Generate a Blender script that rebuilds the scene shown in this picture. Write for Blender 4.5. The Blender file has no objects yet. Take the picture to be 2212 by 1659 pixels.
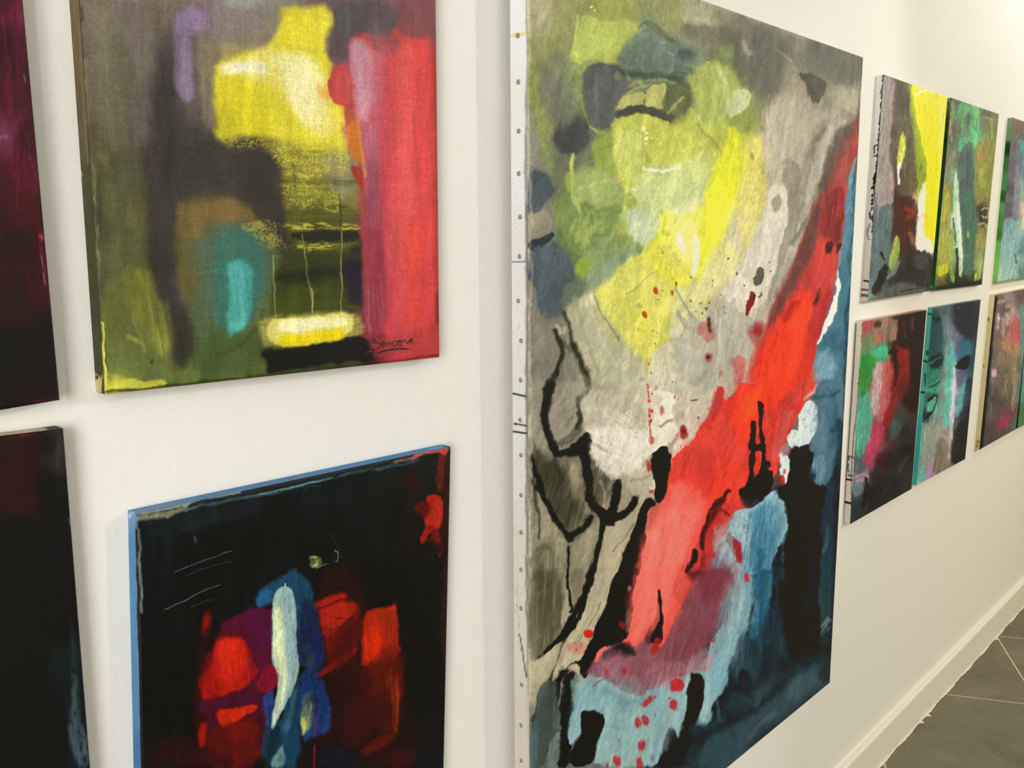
import bpy
import bmesh
import math
import random
import numpy as np
from mathutils import Matrix, Vector

# ================================================================ camera
W_PX, H_PX = 2212, 1659
F_PX, YAW, PITCH, ROLL = 1921.078, 0.819403, -0.159104, 0.0010886
CAM_DIST, CAM_H = 0.885, 1.549          # metres from the wall, metres above the floor
_f = np.array([math.sin(YAW) * math.cos(PITCH), math.cos(YAW) * math.cos(PITCH), math.sin(PITCH)])
_r = np.cross(_f, [0, 0, 1])
_r /= np.linalg.norm(_r)
_u = np.cross(_r, _f)
CR = _r * math.cos(ROLL) + _u * math.sin(ROLL)
CU = -_r * math.sin(ROLL) + _u * math.cos(ROLL)
CF = _f
scene = bpy.context.scene
cam_d = bpy.data.cameras.new('camera')
cam = bpy.data.objects.new('camera', cam_d)
scene.collection.objects.link(cam)
M = Matrix(((CR[0], CU[0], -CF[0], 0.0), (CR[1], CU[1], -CF[1], -CAM_DIST), (CR[2], CU[2], -CF[2], CAM_H), (0, 0, 0, 1)))
cam.matrix_world = M
cam_d.sensor_width = 36.0
cam_d.sensor_fit = 'HORIZONTAL'
cam_d.lens = F_PX / W_PX * 36.0
cam_d.clip_start = 0.02
cam_d.clip_end = 100
scene.camera = cam

# ================================================================ world, lamps, exposure
scene.view_settings.view_transform = 'Standard'
scene.view_settings.look = 'None'
scene.view_settings.gamma = 1.0
scene.view_settings.use_curve_mapping = False
scene.view_settings.exposure = 0.04
world = bpy.data.worlds.new('world')
scene.world = world
world.use_nodes = True
bg = world.node_tree.nodes['Background']
bg.inputs['Color'].default_value = (1.0, 0.9, 0.75, 1)
bg.inputs['Strength'].default_value = 0.05


def lamp(name, kind, loc, aim, energy, color, size=0.1, angle=60, blend=0.5, size_y=None):
    d = bpy.data.lights.new(name, kind)
    d.energy = energy
    d.color = color
    if kind == 'AREA':
        d.shape = 'RECTANGLE' if size_y else 'SQUARE'
        d.size = size
        if size_y:
            d.size_y = size_y
    elif kind == 'SPOT':
        d.shadow_soft_size = size
        d.spot_size = math.radians(angle)
        d.spot_blend = blend
    else:
        d.shadow_soft_size = size
    o = bpy.data.objects.new(name, d)
    o.location = loc
    dirv = Vector(aim) - Vector(loc)
    o.rotation_euler = dirv.to_track_quat('-Z', 'Y').to_euler()
    scene.collection.objects.link(o)
    return o


WARM = (1.0, 0.86, 0.66)
NEUT = (1.0, 0.97, 0.93)
# ceiling panels (warm, soft), daylight from the left end of the room, and track spots
lamp('ceiling_panel_mid', 'AREA', (4.6, -2.3, 2.86), (4.6, -2.3, 0), 28, (1.0, .86, .40), 2.4, size_y=1.2)
lamp('ceiling_panel_far', 'AREA', (5.6, -3.5, 2.86), (5.6, -3.5, 0), 46, (1.0, .88, .66), 3.2, size_y=1.0)
lamp('daylight_left', 'AREA', (-2.5, -2.1, 1.7), (0.5, -1.2, 1.5), 184, (1.0, .98, .93), 2.2, size_y=2.0)
lamp('track_spot_key', 'SPOT', (3.3, -2.4, 2.62), (0.6, 0, 1.5), 80, (1.0, .98, .97), 0.045, 60, 0.35)
lamp('track_spot_far', 'SPOT', (5.0, -0.9, 2.8), (4.5, 0, 2.3), 100, (.88, .94, 1.0), 0.08, 100, 1.0)
lamp('track_spot_right', 'SPOT', (3.0, -2.6, 2.75), (3.2, 0, 1.4), 92, (1.0, .90, .68), 0.12, 80, 1.0)
# ---------------------------------------------------------------- paint engine
# Every canvas is a fine mesh; its paint is mixed stroke by stroke here and kept as a
# colour attribute of the mesh (a strokes' outline is given where the photo shows it and
# carried onto the canvas plane).
RNG = np.random.RandomState(7)
TAB = RNG.rand(256, 256).astype(np.float32)


def vnoise(x, y, seed=0):
    xi = np.floor(x).astype(np.int64)
    yi = np.floor(y).astype(np.int64)
    fx = x - xi
    fy = y - yi
    fx = fx * fx * (3 - 2 * fx)
    fy = fy * fy * (3 - 2 * fy)
    xi = xi + seed * 37
    yi = yi + seed * 91
    a = TAB[xi & 255, yi & 255]
    b = TAB[(xi + 1) & 255, yi & 255]
    c = TAB[xi & 255, (yi + 1) & 255]
    d = TAB[(xi + 1) & 255, (yi + 1) & 255]
    return (a + (b - a) * fx) * (1 - fy) + (c + (d - c) * fx) * fy


def fbm(x, y, seed=0, octs=3):
    s = 0
    amp = 1.0
    tot = 0
    for o in range(octs):
        s = s + amp * vnoise(x * 2 ** o, y * 2 ** o, seed + o * 3)
        tot += amp
        amp *= 0.55
    return s / tot          # 0..1, mean .5


def hexc(h):
    return np.array([int(h[i:i + 2], 16) for i in (0, 2, 4)], np.float32) / 255


def parse(s):
    return [tuple(float(v) for v in t.split(',')) for t in s.split()]


def chaikin(P, closed, n=2):
    P = np.array(P, float)
    for _ in range(n):
        Q = np.roll(P, -1, 0) if closed else P[1:]
        A = P if closed else P[:-1]
        new = np.empty((len(A) * 2, P.shape[1]))
        new[0::2] = A * .75 + Q * .25
        new[1::2] = A * .25 + Q * .75
        if not closed:
            new = np.vstack([P[:1], new, P[-1:]])
        P = new
    return P


class Art:
    def __init__(self, px, py, u, v, base='808080'):
        self.px = px.astype(np.float32)
        self.py = py.astype(np.float32)
        self.u = u.astype(np.float32) * 1000        # millimetres on the canvas
        self.v = v.astype(np.float32) * 1000
        self.c = np.tile(hexc(base), (len(px), 1)).astype(np.float32)
        self.h = np.zeros(len(px), np.float32)
        self.fr = (0., 0., 1.)
        self.n = 0

    def frame(self, ox, oy, s):
        self.fr = (ox, oy, s)

    def pts(self, s):
        ox, oy, k = self.fr
        return [(ox + q[0] * k, oy + q[1] * k) + tuple(x * k for x in q[2:]) for q in parse(s)]

    def field(self, s, ax=1.0, ay=1.0, power=3.0, wob=0, ws=20):
        """colour field through scattered samples 'x,y,hex'"""
        ox, oy, k = self.fr
        P = []
        for t in s.split():
            a, b, c = t.split(',')
            P.append((ox + float(a) * k, oy + float(b) * k, hexc(c)))
        X, Y = self.px, self.py
        if wob:
            X = X + (fbm(self.u / ws, self.v / ws, 5) - .5) * 2 * wob
            Y = Y + (fbm(self.u / ws, self.v / ws, 15) - .5) * 2 * wob
        num = np.zeros_like(self.c)
        den = np.zeros_like(X)
        for x, y, c in P:
            w = 1.0 / (((X - x) * ax) ** 2 + ((Y - y) * ay) ** 2 + 60.0) ** power
            num += w[:, None] * c
            den += w
        self.c = num / den[:, None]

    def _tex(self, idx, tex, seed):
        # tex = (angle_deg, length_mm, width_mm, lo, hi [, strength])
        ang, ln, wd, lo, hi = tex[:5]
        st = tex[5] if len(tex) > 5 else 1.0
        a = math.radians(ang)
        u, v = self.u[idx], self.v[idx]
        s = u * math.cos(a) + v * math.sin(a)
        t = -u * math.sin(a) + v * math.cos(a)
        n = fbm(s / ln, t / wd, seed, 3)
        m = np.clip((n - lo) / max(hi - lo, 1e-4), 0, 1)
        return 1 - st * (1 - m)

    def _apply(self, idx, al, col, a, tex, mode=None):
        self.n += 1
        if tex:
            for q in (tex if isinstance(tex[0], tuple) else [tex]):
                al = al * self._tex(idx, q, self.n + 11)
        al = (al * a)[:, None]
        if isinstance(col, str):
            if '>' in col:      # 'hexA>hexB@x0,y0,x1,y1'
                cs, ln = col.split('@')
                ca, cb = [hexc(z) for z in cs.split('>')]
                ox, oy, k = self.fr
                x0, y0, x1, y1 = [float(z) for z in ln.split(',')]
                x0, x1 = ox + x0 * k, ox + x1 * k
                y0, y1 = oy + y0 * k, oy + y1 * k
                t = ((self.px[idx] - x0) * (x1 - x0) + (self.py[idx] - y0) * (y1 - y0)) / ((x1 - x0) ** 2 + (y1 - y0) ** 2)
                t = np.clip(t, 0, 1)[:, None]
                cc = ca * (1 - t) + cb * t
            else:
                cc = hexc(col)
        self.c[idx] = self.c[idx] * (1 - al) + cc * al

    def _warp(self, idx, warp, ws):
        X, Y = self.px[idx], self.py[idx]
        if warp:
            u, v = self.u[idx], self.v[idx]
            X = X + (fbm(u / ws, v / ws, self.n + 1) - .5) * 2.6 * warp
            Y = Y + (fbm(u / ws, v / ws, self.n + 51) - .5) * 2.6 * warp
        return X, Y

    def poly(self, s, col, soft=2, a=1.0, warp=0, ws=12, tex=None, sm=1):
        P = self.pts(s)
        k = self.fr[2]
        soft = max(soft * k, .7)
        warp = warp * k
        P = chaikin(P, True, sm) if sm else np.array(P)
        m = soft + warp * 1.4 + 2
        idx = np.nonzero((self.px > P[:, 0].min() - m) & (self.px < P[:, 0].max() + m) & (self.py > P[:, 1].min() - m) & (self.py < P[:, 1].max() + m))[0]
        if not len(idx):
            return
        X, Y = self._warp(idx, warp, ws)
        d2 = np.full(len(idx), 1e12, np.float32)
        ins = np.zeros(len(idx), bool)
        N = len(P)
        for i in range(N):
            x0, y0 = P[i][:2]
            x1, y1 = P[(i + 1) % N][:2]
            ex, ey = x1 - x0, y1 - y0
            L = ex * ex + ey * ey + 1e-9
            t = np.clip(((X - x0) * ex + (Y - y0) * ey) / L, 0, 1)
            dx, dy = X - x0 - t * ex, Y - y0 - t * ey
            np.minimum(d2, dx * dx + dy * dy, out=d2)
            if abs(ey) > 1e-9:
                ins ^= ((y0 > Y) != (y1 > Y)) & (X < ex * (Y - y0) / ey + x0)
        d = np.sqrt(d2)
        d[ins] *= -1
        al = np.clip(.5 - d / (2 * soft), 0, 1)
        al = al * al * (3 - 2 * al)
        self._apply(idx, al, col, a, tex)

    def line(self, s, col, r=3, soft=1.5, a=1.0, warp=0, ws=8, tex=None, sm=2):
        """stroke through 'x,y[,r]' points"""
        P = self.pts(s)
        k = self.fr[2]
        P = [q if len(q) > 2 else (q[0], q[1], r * k) for q in P]
        soft = max(soft * k, .6)
        warp = warp * k
        P = chaikin(P, False, sm) if (sm and len(P) > 2) else np.array(P)
        m = soft + warp * 1.4 + 2 + P[:, 2].max()
        idx = np.nonzero((self.px > P[:, 0].min() - m) & (self.px < P[:, 0].max() + m) & (self.py > P[:, 1].min() - m) & (self.py < P[:, 1].max() + m))[0]
        if not len(idx):
            return
        X, Y = self._warp(idx, warp, ws)
        d = np.full(len(idx), 1e6, np.float32)
        for i in range(len(P) - 1):
            x0, y0, r0 = P[i]
            x1, y1, r1 = P[i + 1]
            ex, ey = x1 - x0, y1 - y0
            L = ex * ex + ey * ey + 1e-9
            t = np.clip(((X - x0) * ex + (Y - y0) * ey) / L, 0, 1)
            dd = np.sqrt((X - x0 - t * ex) ** 2 + (Y - y0 - t * ey) ** 2) - (r0 + (r1 - r0) * t)
            np.minimum(d, dd, out=d)
        al = np.clip(.5 - d / (2 * soft), 0, 1)
        al = al * al * (3 - 2 * al)
        self._apply(idx, al, col, a, tex)

    def spots(self, s, col, soft=1, a=1.0, warp=.6, asp=1.0):
        """drops 'x,y,r'; asp = height over width"""
        for q in self.pts(s):
            x, y, r = q
            ry = r * asp
            m = max(r, ry) + 3
            idx = np.nonzero((abs(self.px - x) < m) & (abs(self.py - y) < m))[0]
            if not len(idx):
                continue
            X, Y = self._warp(idx, warp * self.fr[2], 4)
            d = (np.sqrt(((X - x) / r) ** 2 + ((Y - y) / ry) ** 2) - 1) * r
            al = np.clip(.5 - d / (2 * max(soft * self.fr[2], .6)), 0, 1)
            self._apply(idx, al, col, a, None)

    def spray(self, s, n, col, r=(1, 3), a=1.0, asp=1.3, seed=1):
        """n small drops scattered inside the box x0,y0,x1,y1 along a diagonal spread"""
        rr = np.random.RandomState(seed)
        x0, y0, x1, y1 = [float(z) for z in s.split(',')]
        for _ in range(n):
            q = '%.1f,%.1f,%.2f' % (x0 + (x1 - x0) * rr.rand(), y0 + (y1 - y0) * rr.rand(), r[0] + (r[1] - r[0]) * rr.rand() ** 2)
            self.spots(q, col, a=a, asp=asp)

    def wobble(self, *oct):
        """uneven hand: every outline below wanders a little; octaves (px, mm)"""
        self.px0, self.py0 = self.px.copy(), self.py.copy()
        for i, (amp, sc) in enumerate(oct):
            self.px = self.px + ((fbm(self.u / sc, self.v / sc, 61 + i, 2) - .5) * 2.4 * amp).astype(np.float32)
            self.py = self.py + ((fbm(self.u / sc, self.v / sc, 81 + i, 2) - .5) * 2.4 * amp).astype(np.float32)

    def cloud(self, amt, su, sv, ang=90, seed=21, ridge=0.0):
        """uneven density of the washes; ridge adds the darker tide lines of dried paint"""
        a = math.radians(ang)
        s = self.u * math.cos(a) + self.v * math.sin(a)
        t = -self.u * math.sin(a) + self.v * math.cos(a)
        w = fbm(s / su * .7, t / sv * .7, seed + 5, 2) * 1.6
        n = fbm(s / su + w, t / sv - w, seed, 4) - .5
        m = 2 * amt * n
        if ridge:
            q = np.abs(fbm(s / su + w, t / sv + w, seed + 9, 3) - .5)
            m = m - ridge * np.clip(1 - q / .018, 0, 1)
        self.c = np.clip(self.c * (1 + m[:, None]), 0, 1)

    def lift(self, r, g, b):
        self.c = np.clip(self.c * np.array([r, g, b], np.float32), 0, 1)

    def mottle(self, amt, ang=90, ln=30, wd=1.5, seed=3, lo=0, hi=1, idx=None):
        """brush grain over everything: lightens and darkens the paint a little"""
        a = math.radians(ang)
        s = self.u * math.cos(a) + self.v * math.sin(a)
        t = -self.u * math.sin(a) + self.v * math.cos(a)
        n = fbm(s / ln, t / wd, seed, 3) - .5
        self.c = np.clip(self.c * (1 + (2 * amt * n)[:, None]), 0, 1)
def art_large(A):
    K = 0.36166
    A.wobble((5.5, 60), (2.8, 18), (1.1, 5))
    A.frame(0, 0, 1)
    A.field('1160,30,9b9278 1160,120,84855c 1160,250,86855c 1160,330,767666 1155,420,6e6c66 1160,520,77716a 1170,620,4b5258 1165,760,7b766e 1160,900,7c776c 1160,1050,6a6457 1160,1250,7d7766 '
            '1220,60,8a8c60 1240,170,84905a 1270,280,5f6058 1230,330,686a58 1270,420,73834e 1240,520,5f7048 1280,560,718358 1300,640,a9a878 1240,700,787666 '
            '1330,40,989a5c 1330,90,a2a65c 1400,80,78826a 1450,40,8a8a5e 1500,50,9f9a84 1560,70,847c6c 1620,80,716c60 1700,110,7a756a 1780,150,6d6a5e 1840,150,6b685c '
            '1420,110,62706a 1440,140,56605c 1500,130,6f7566 1560,130,6d6b60 1620,150,6b685c 1680,180,8a8374 1740,210,978f80 1800,200,7c766a 1840,200,8c8678 '
            '1540,170,8d9a54 1580,200,98a560 1600,250,8b9a50 1640,260,7d8058 1680,260,aaa294 1720,330,aca497 1750,400,a8a093 1790,280,9a9488 1820,330,87807a '
            '1380,300,b2b850 1430,300,b7bc5a 1480,320,b6bd68 1360,360,b9c06a 1450,370,bcc684 1500,400,bac684 1540,330,b0b852 1560,400,d2d648 1620,330,c2c050 1640,420,c6c480 '
            '1400,440,b4c082 1480,450,d8dc7a 1520,500,dce05a 1440,500,c6ca3c 1400,560,bfc44a 1450,600,cbcb66 1500,600,cbca78 1560,560,cfcc86 1350,620,b4b478 1380,700,b9b768 1430,740,b8b66a 1480,680,c5c290 '
            '1600,520,c4bea0 1640,480,c8c2a8 1680,480,c4bcb0 1660,560,b8b0a4 1700,600,9a948a 1600,640,c2bcac 1560,700,a29c90 1600,760,a29c90 1540,800,aca69a 1480,830,b4aea0 1620,800,a08880 '
            '1330,760,a9a690 1300,820,8e897a 1360,840,b0ac98 1420,880,c0baa8 1300,880,a19c8e 1350,940,cdc8ba 1420,960,d2cdc0 1260,760,7a766c 1220,820,7a756a 1200,900,86817a 1240,960,7e796c '
            '1220,1000,6c675a 1260,1060,5a5548 1300,1020,655f52 1340,1080,8a8472 1380,1020,b0a998 1200,1080,8f897a 1210,1150,8a8474 1240,1200,6e6856 1300,1200,9a9480 1350,1150,9c9580 1330,1260,aca48e 1280,1320,a39c86 1260,1400,a8a18c 1200,1400,8d8674 1200,1500,a09984 1180,1600,57645f 1240,1560,4f5a5a 1800,700,4d7288 1825,900,4e6a7c 1790,1050,14202a 1780,1200,101a20 1790,1350,18262c 1780,1450,203038 1700,1200,0c141b 1700,1400,0c141b 1700,1520,22343c 1600,1450,101a20 1600,1600,2a4450 1450,1600,101a20 1500,1655,22343c 1640,1250,22404e 1850,420,4d7288 1855,330,8c4440 1560,1250,6c90a0 1450,1500,7fa2ac 1560,950,c8402f 1650,800,d4402f 1480,1100,d8504a 1420,1250,e0584f',
            ax=1.0, ay=.8, power=2.2, wob=10, ws=25)
    A.mottle(.05, 80, 30, 3)
    # -------- upper part, washes of olive and grey
    A.frame(1080, 0, K)
    G = ((60, 60, 14, .25, .6, .55),)
    A.poly('170,0 300,0 280,50 230,80 170,70', '9f9680', 22, .8, 10)
    A.poly('190,380 240,500 250,800 330,1160 250,1160 200,700', '7d8c46', 22, .7, 8, tex=G)
    A.poly('250,420 330,420 420,560 430,760 330,760 260,620', '6a6b60', 26, .75, 12, tex=(100, 60, 8, .2, .6, .5))
    A.poly('160,620 200,640 260,860 300,1000 330,1160 170,1160 160,900', '807c74', 20, .7, 12)
    A.poly('180,1000 290,1040 330,1120 320,1161 180,1161', '4c5358', 16, .85, 8)
    A.poly('320,800 420,740 520,770 530,860 430,920 350,900 310,850', '454643', 20, .92, 10)
    A.poly('520,40 820,60 800,160 600,130 520,100', '929258', 22, .7, 12, tex=G)
    A.poly('515,85 600,120 780,120 835,190 760,240 730,300 660,350 560,320 462,388 425,365 440,260 480,140', 'a5ae5c', 4, .92, 8, tex=(50, 80, 20, .1, .45, .5))
    A.poly('515,85 600,120 640,200 560,280 470,350 430,370 440,260 480,140', 'aab668', 14, .6, 5)
    A.line('640,330 700,340 760,280', '96a060', 10, 12, .6)
    A.poly('740,250 800,200 880,180 980,230 1080,260 1170,300 1160,380 1060,400 1020,460 880,450 700,350', '67756e', 20, .85, 10, tex=(5, 70, 6, .15, .5, .6))
    A.poly('720,330 900,300 1050,330 1060,420 980,470 850,460 700,370', '4d5a56', 22, .8, 10, tex=(3, 80, 6, .2, .6, .6))
    A.line('860,150 920,180 990,225 1050,250', '62655a', 8, 8, .7, 6)
    A.spots('1130,190,45', '66675a', 25, .8, 10)
    A.spots('1120,340,40 1070,400,45 1080,450,35', '46494a', 22, .75, 12)
    A.poly('1120,150 1300,130 1440,190 1450,260 1400,300 1200,260 1110,230', '726c5e', 24, .8, 10, tex=(20, 50, 15, .15, .5, .5))
    A.poly('1210,110 1340,120 1300,160 1180,160 1080,140', 'a9a68c', 18, .6, 8)
    A.line('1210,0 1300,20 1480,90 1640,150 1900,230', '9e9684', 18, 14, .7, 6)
    A.poly('1480,180 1620,160 1740,260 1750,420 1680,560 1640,640 1520,600 1470,420', '68655a', 40, .85, 20, tex=(80, 60, 12, .15, .55, .4))
    A.poly('1220,300 1400,280 1430,420 1480,470 1500,640 1440,640 1380,520 1230,460', '7c8252', 30, .6, 16)
    A.poly('1650,290 1720,330 1780,430 1760,500 1700,560 1660,500 1690,420', '8a8474', 18, .7, 10)
    A.poly('1820,200 2160,330 2150,500 2080,560 1990,500 1900,420 1820,330', '6a685c', 40, .9, 18, tex=(70, 60, 15, .15, .5, .4))
    A.poly('1975,520 2060,500 2150,540 2140,700 2060,640 2000,700 1960,600', 'a09a8a', 22, .75, 16)
    A.poly('2020,660 2070,640 2110,680 2100,710 2030,710 2000,690', '857f70', 5, .9, 4)
    A.poly('1775,440 1830,430 1900,445 1960,515 1950,560 1900,620 1870,625 1840,560 1830,500', '514d45', 8, .95, 7)
    A.line('1645,290 1720,350 1790,430', 'a59d8e', 4, 4, .7, 3)
    A.poly('1600,620 1700,560 1800,600 1850,680 1960,660 1900,820 1850,960 1840,1161 1560,1161 1560,800', 'aaa295', 26, .8, 16, tex=(85, 70, 9, .2, .6, .7))
    A.poly('1560,800 1640,740 1700,900 1690,1161 1570,1161', 'b8b0a4', 20, .65, 16, tex=(85, 60, 9, .3, .6, .8))
    # dark round passage
    A.poly('510,400 620,370 750,385 785,480 745,560 705,620 700,720 640,770 570,775 530,700 495,600 490,470', '50504c', 12, .95, 9, tex=(92, 90, 4, .05, .45, .35))
    A.poly('560,430 700,420 720,520 680,680 600,720 540,620', '5c595a', 30, .6, 12, tex=(92, 90, 3, .35, .65, 1))
    A.line('483,600 500,700 540,770 600,800 640,790', 'a0a85e', 8, 3, .8, 5)
    A.line('640,800 690,730 712,690 705,640 730,590 800,540 870,510 950,480 1030,490', '9aa064', 6, 3, .8, 6)
    A.line('740,555 800,525 870,500 960,485', '5a5f4e', 8, 6, .7, 5)
    A.line('750,440 790,500 830,530', '8b9468', 9, 4, .7, 4)
    A.poly('735,600 800,560 870,550 880,600 830,620 760,640 720,690 700,680 712,640', 'a7a468', 3, .95, 4)
    A.poly('900,515 950,500 1000,503 985,560 940,620 900,660 880,640 888,560', '9fa066', 3, .95, 4)
    A.poly('1000,500 1080,480 1130,520 1130,600 1100,680 1030,710 980,680 960,640 990,560', '686a4a', 14, .85, 10, tex=(60, 30, 8, .2, .55, .5))
    A.line('1095,590 1040,640 1010,690', '909460', 7, 4, .8, 5)
    A.line('715,690 760,660 850,655 940,675 1010,690', '4c4942', 24, 8, .95, 5)
    A.line('870,555 872,620', '4c4a38', 6, 3, .9, 2)
    A.poly('620,770 660,740 690,760 650,810', '55564e', 6, .8, 4)
    A.line('480,470 470,600 500,720', '6f7446', 26, 30, .6, 10)
    A.line('1010,560 1100,640 1180,560 1140,440', '62664a', 26, 26, .55, 12)
    # large yellow green mass
    A.poly('700,740 780,715 880,700 1000,735 1060,700 1140,655 1200,700 1260,800 1330,860 1330,1161 740,1161 690,1000 680,880', 'b3b858', 12, .88, 10, tex=(70, 70, 30, .1, .4, .3))
    A.poly('690,900 740,800 850,820 870,1000 840,1100 760,1060 690,990', 'bec46e', 20, .75, 10)
    A.poly('860,1040 960,1010 1080,990 1200,900 1280,940 1240,1161 780,1161', 'bcc688', 30, .8, 14)
    A.line('870,1000 960,1030 1070,990', 'd5dab0', 9, 8, .8, 4)
    A.line('860,800 870,900 900,960', '929a58', 10, 12, .5, 6)
    A.line('1200,730 1250,810 1300,870', '8e9450', 7, 6, .7, 4)
    A.poly('1100,640 1160,655 1200,720 1150,720 1090,740', 'b5b552', 8, .8, 6)
    A.poly('1150,400 1290,360 1400,420 1480,520 1430,620 1380,700 1260,700 1170,600 1130,480', 'a2ad62', 20, .8, 12, tex=(110, 60, 12, .15, .5, .6))
    A.line('1300,400 1340,470 1320,560 1310,640 1330,720', 'b8c282', 9, 8, .7, 7)
    A.line('1220,500 1230,580 1280,700', '8f9d50', 12, 10, .6, 6)
    A.poly('1385,690 1400,640 1380,560 1440,530 1500,535 1508,590 1470,650 1440,660 1410,705', 'b9c39a', 4, .9, 4)
    A.poly('1480,590 1530,640 1540,740 1500,820 1430,740 1440,680', '87914e', 16, .7, 10)
    A.line('1300,700 1350,770 1400,760 1410,860', 'b2bb48', 14, 12, .8, 5)
    A.poly('1380,770 1440,760 1450,900 1480,1000 1430,1161 1220,1161 1290,1000 1350,860', 'c9ce3a', 16, .92, 8, tex=(80, 50, 14, .1, .4, .4))
    A.poly('1480,860 1560,800 1560,950 1590,1161 1440,1161 1480,1000', 'bdb86a', 20, .85, 14)
    A.line('1385,850 1400,1000 1380,1100', 'aab048', 8, 6, .6, 6)
    A.spots('1505,930,14 1555,1030,8', '8f8c52', 5, .8, 3, asp=1.8)
    # lower left greens
    A.poly('420,1060 560,990 700,1060 740,1161 430,1161', '8f9c60', 24, .8, 12, tex=(60, 50, 12, .2, .55, .6))
    A.poly('560,830 680,820 690,980 680,1080 600,1020 530,920', '8b984a', 16, .8, 10)
    A.line('425,930 428,1000 432,1060 450,1120', 'b0b86c', 8, 4, .85, 4)
    A.poly('400,1040 440,1020 470,1100 440,1161 400,1161', 'a0ad50', 10, .8, 8)
    # right edge: grey planes and the red wedge beginning
    A.poly('1930,760 1890,900 1850,1161 1810,1161 1860,900 1930,740', '7f796c', 10, .8, 8)
    A.poly('2000,690 2080,720 1980,860 1900,1060 1870,1161 1830,1161 1900,900 1950,760', 'a29c92', 8, .9, 6)
    A.poly('2060,720 2110,740 2060,900 2000,1161 1880,1161 1950,950 2010,800', '5c504c', 22, .8, 8)
    A.poly('2130,680 2150,760 2120,960 2090,1161 1920,1161 1990,980 2060,820', '9a4540', 24, .9, 8, tex=(70, 80, 6, .15, .55, .5))
    A.line('2140,700 2125,850', 'b8504a', 8, 8, .8, 3)
    A.poly('2125,900 2140,930 2110,1161 2080,1161 2100,990', '67899a', 5, 1, 3)
    A.line('1650,960 1740,950 1790,1050 1785,1100', '000000', 2, 4, 0)
    A.poly('1690,1000 1740,955 1780,1000 1790,1080 1760,1161 1700,1161 1685,1080', '938b7c', 5, .85, 5)
    A.line('1975,720 2020,670', 'c8c2b4', 2, 2, .8)
    A.line('1890,990 1885,1130', 'b4b04a', 4, 3, .8, 3)
    A.spots('545,38,6 565,65,6 483,572,5 500,668,4 628,858,5 1190,470,6 1240,460,5 1175,545,5 1220,515,5 1200,690,10 1210,712,7 1195,745,7 1100,900,5 1240,365,5 1280,915,6 1140,958,6 1190,990,6 1030,900,3 1060,820,4 905,835,5 850,810,4 825,800,5 790,795,4 765,810,4 940,830,4 960,860,4 700,960,6 720,965,6 735,990,6 690,940,5 740,1010,5 730,1065,5 980,800,3 1000,820,3 690,820,4 873,775,9 885,800,7 880,830,8 878,862,6', 'e3e8a8', 2, .95, 1, asp=1.2)
    # -------- second quarter
    A.frame(1080, 400, K)
    A.poly('150,0 290,0 320,60 250,110 235,165 150,160', '54565a', 8, .92, 6, tex=(90, 60, 10, .1, .4, .3))
    A.poly('150,160 235,165 270,110 300,180 330,230 250,290 170,315 155,240', '85806f', 6, .8, 5)
    A.poly('165,325 240,310 320,270 335,300 240,380 200,408 165,370', '33373b', 4, .95, 4)
    A.poly('180,380 260,350 350,330 400,420 450,520 520,640 420,720 330,800 240,740 190,600', '515a60', 16, .9, 10, tex=((100, 30, 8, .15, .5, .35),))
    A.poly('160,560 200,600 240,740 330,860 300,900 180,860 160,700', '7c776c', 14, .85, 8)
    A.poly('330,90 420,40 560,0 740,0 740,200 640,330 500,430 430,420 370,280 320,180', '748450', 14, .9, 10, tex=((40, 60, 16, .1, .45, .4),))
    A.poly('420,0 730,0 735,90 690,120 560,90 440,100', '98a56c', 18, .85, 10, tex=(20, 40, 12, .2, .55, .6))
    A.poly('450,190 560,180 600,240 520,330 490,400 440,340 400,260', '98a460', 14, .65, 14, tex=(60, 20, 8, .35, .6, 1))
    A.poly('470,430 560,350 700,300 850,300 880,360 760,440 560,560 500,560 450,500', '7f9060', 16, .9, 8)
    A.poly('520,500 700,400 850,350 870,390 720,480 600,580 520,640 460,600', '7d8c70', 16, .85, 8)
    A.poly('430,480 500,430 540,440 500,540 450,520', '8c9c42', 14, .8, 6)
    A.poly('370,600 500,560 540,600 480,680 400,720 370,700', '687262', 16, .85, 8)
    A.poly('740,40 860,0 1230,0 1200,120 1000,160 960,240 920,330 820,350 760,280 770,150', 'b8c48a', 20, .85, 10)
    A.poly('780,140 860,160 960,190 950,260 910,330 830,350 770,300 760,250', 'b3c0a0', 16, .8, 6, tex=(80, 50, 8, .2, .5, .5))
    A.line('860,190 850,300', 'ccd4b8', 5, 5, .8, 3)
    A.line('885,170 870,300', 'c6d0a8', 4, 4, .7, 3)
    A.poly('760,40 800,70 840,110 800,140 750,120 730,60', '93a048', 12, .75, 6)
    A.poly('960,140 1080,180 1200,100 1230,200 1200,420 1120,540 1000,520 920,420 970,330 960,240', 'd6da66', 26, .85, 10)
    A.poly('1000,200 1100,190 1180,210 1190,400 1120,480 1020,380', 'e3e684', 24, .8, 8)
    A.poly('1020,160 1100,90 1190,60 1180,130 1080,200', 'e6e9c0', 24, .8, 8)
    A.line('960,150 1000,200 980,270 1010,290', 'adb240', 14, 12, .75, 6)
    A.poly('1225,0 1385,0 1370,150 1330,300 1250,430 1190,540 1150,560 1190,400 1210,200', 'dfe348', 14, .95, 6, tex=(75, 80, 10, .05, .4, .3))
    A.poly('1160,310 1190,300 1200,380 1200,460 1160,540 1140,550 1155,440', 'eef0cc', 8, .95, 4)
    A.poly('1045,310 1070,295 1105,340 1115,410 1100,420 1070,370', 'eff2d0', 8, .92, 3)
    A.line('1225,60 1215,300', 'cdd25c', 10, 8, .6, 4)
    A.poly('840,380 1000,330 1140,520 1120,600 1000,640 860,620 620,700 560,640 700,520', 'c9c868', 18, .85, 10)
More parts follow.
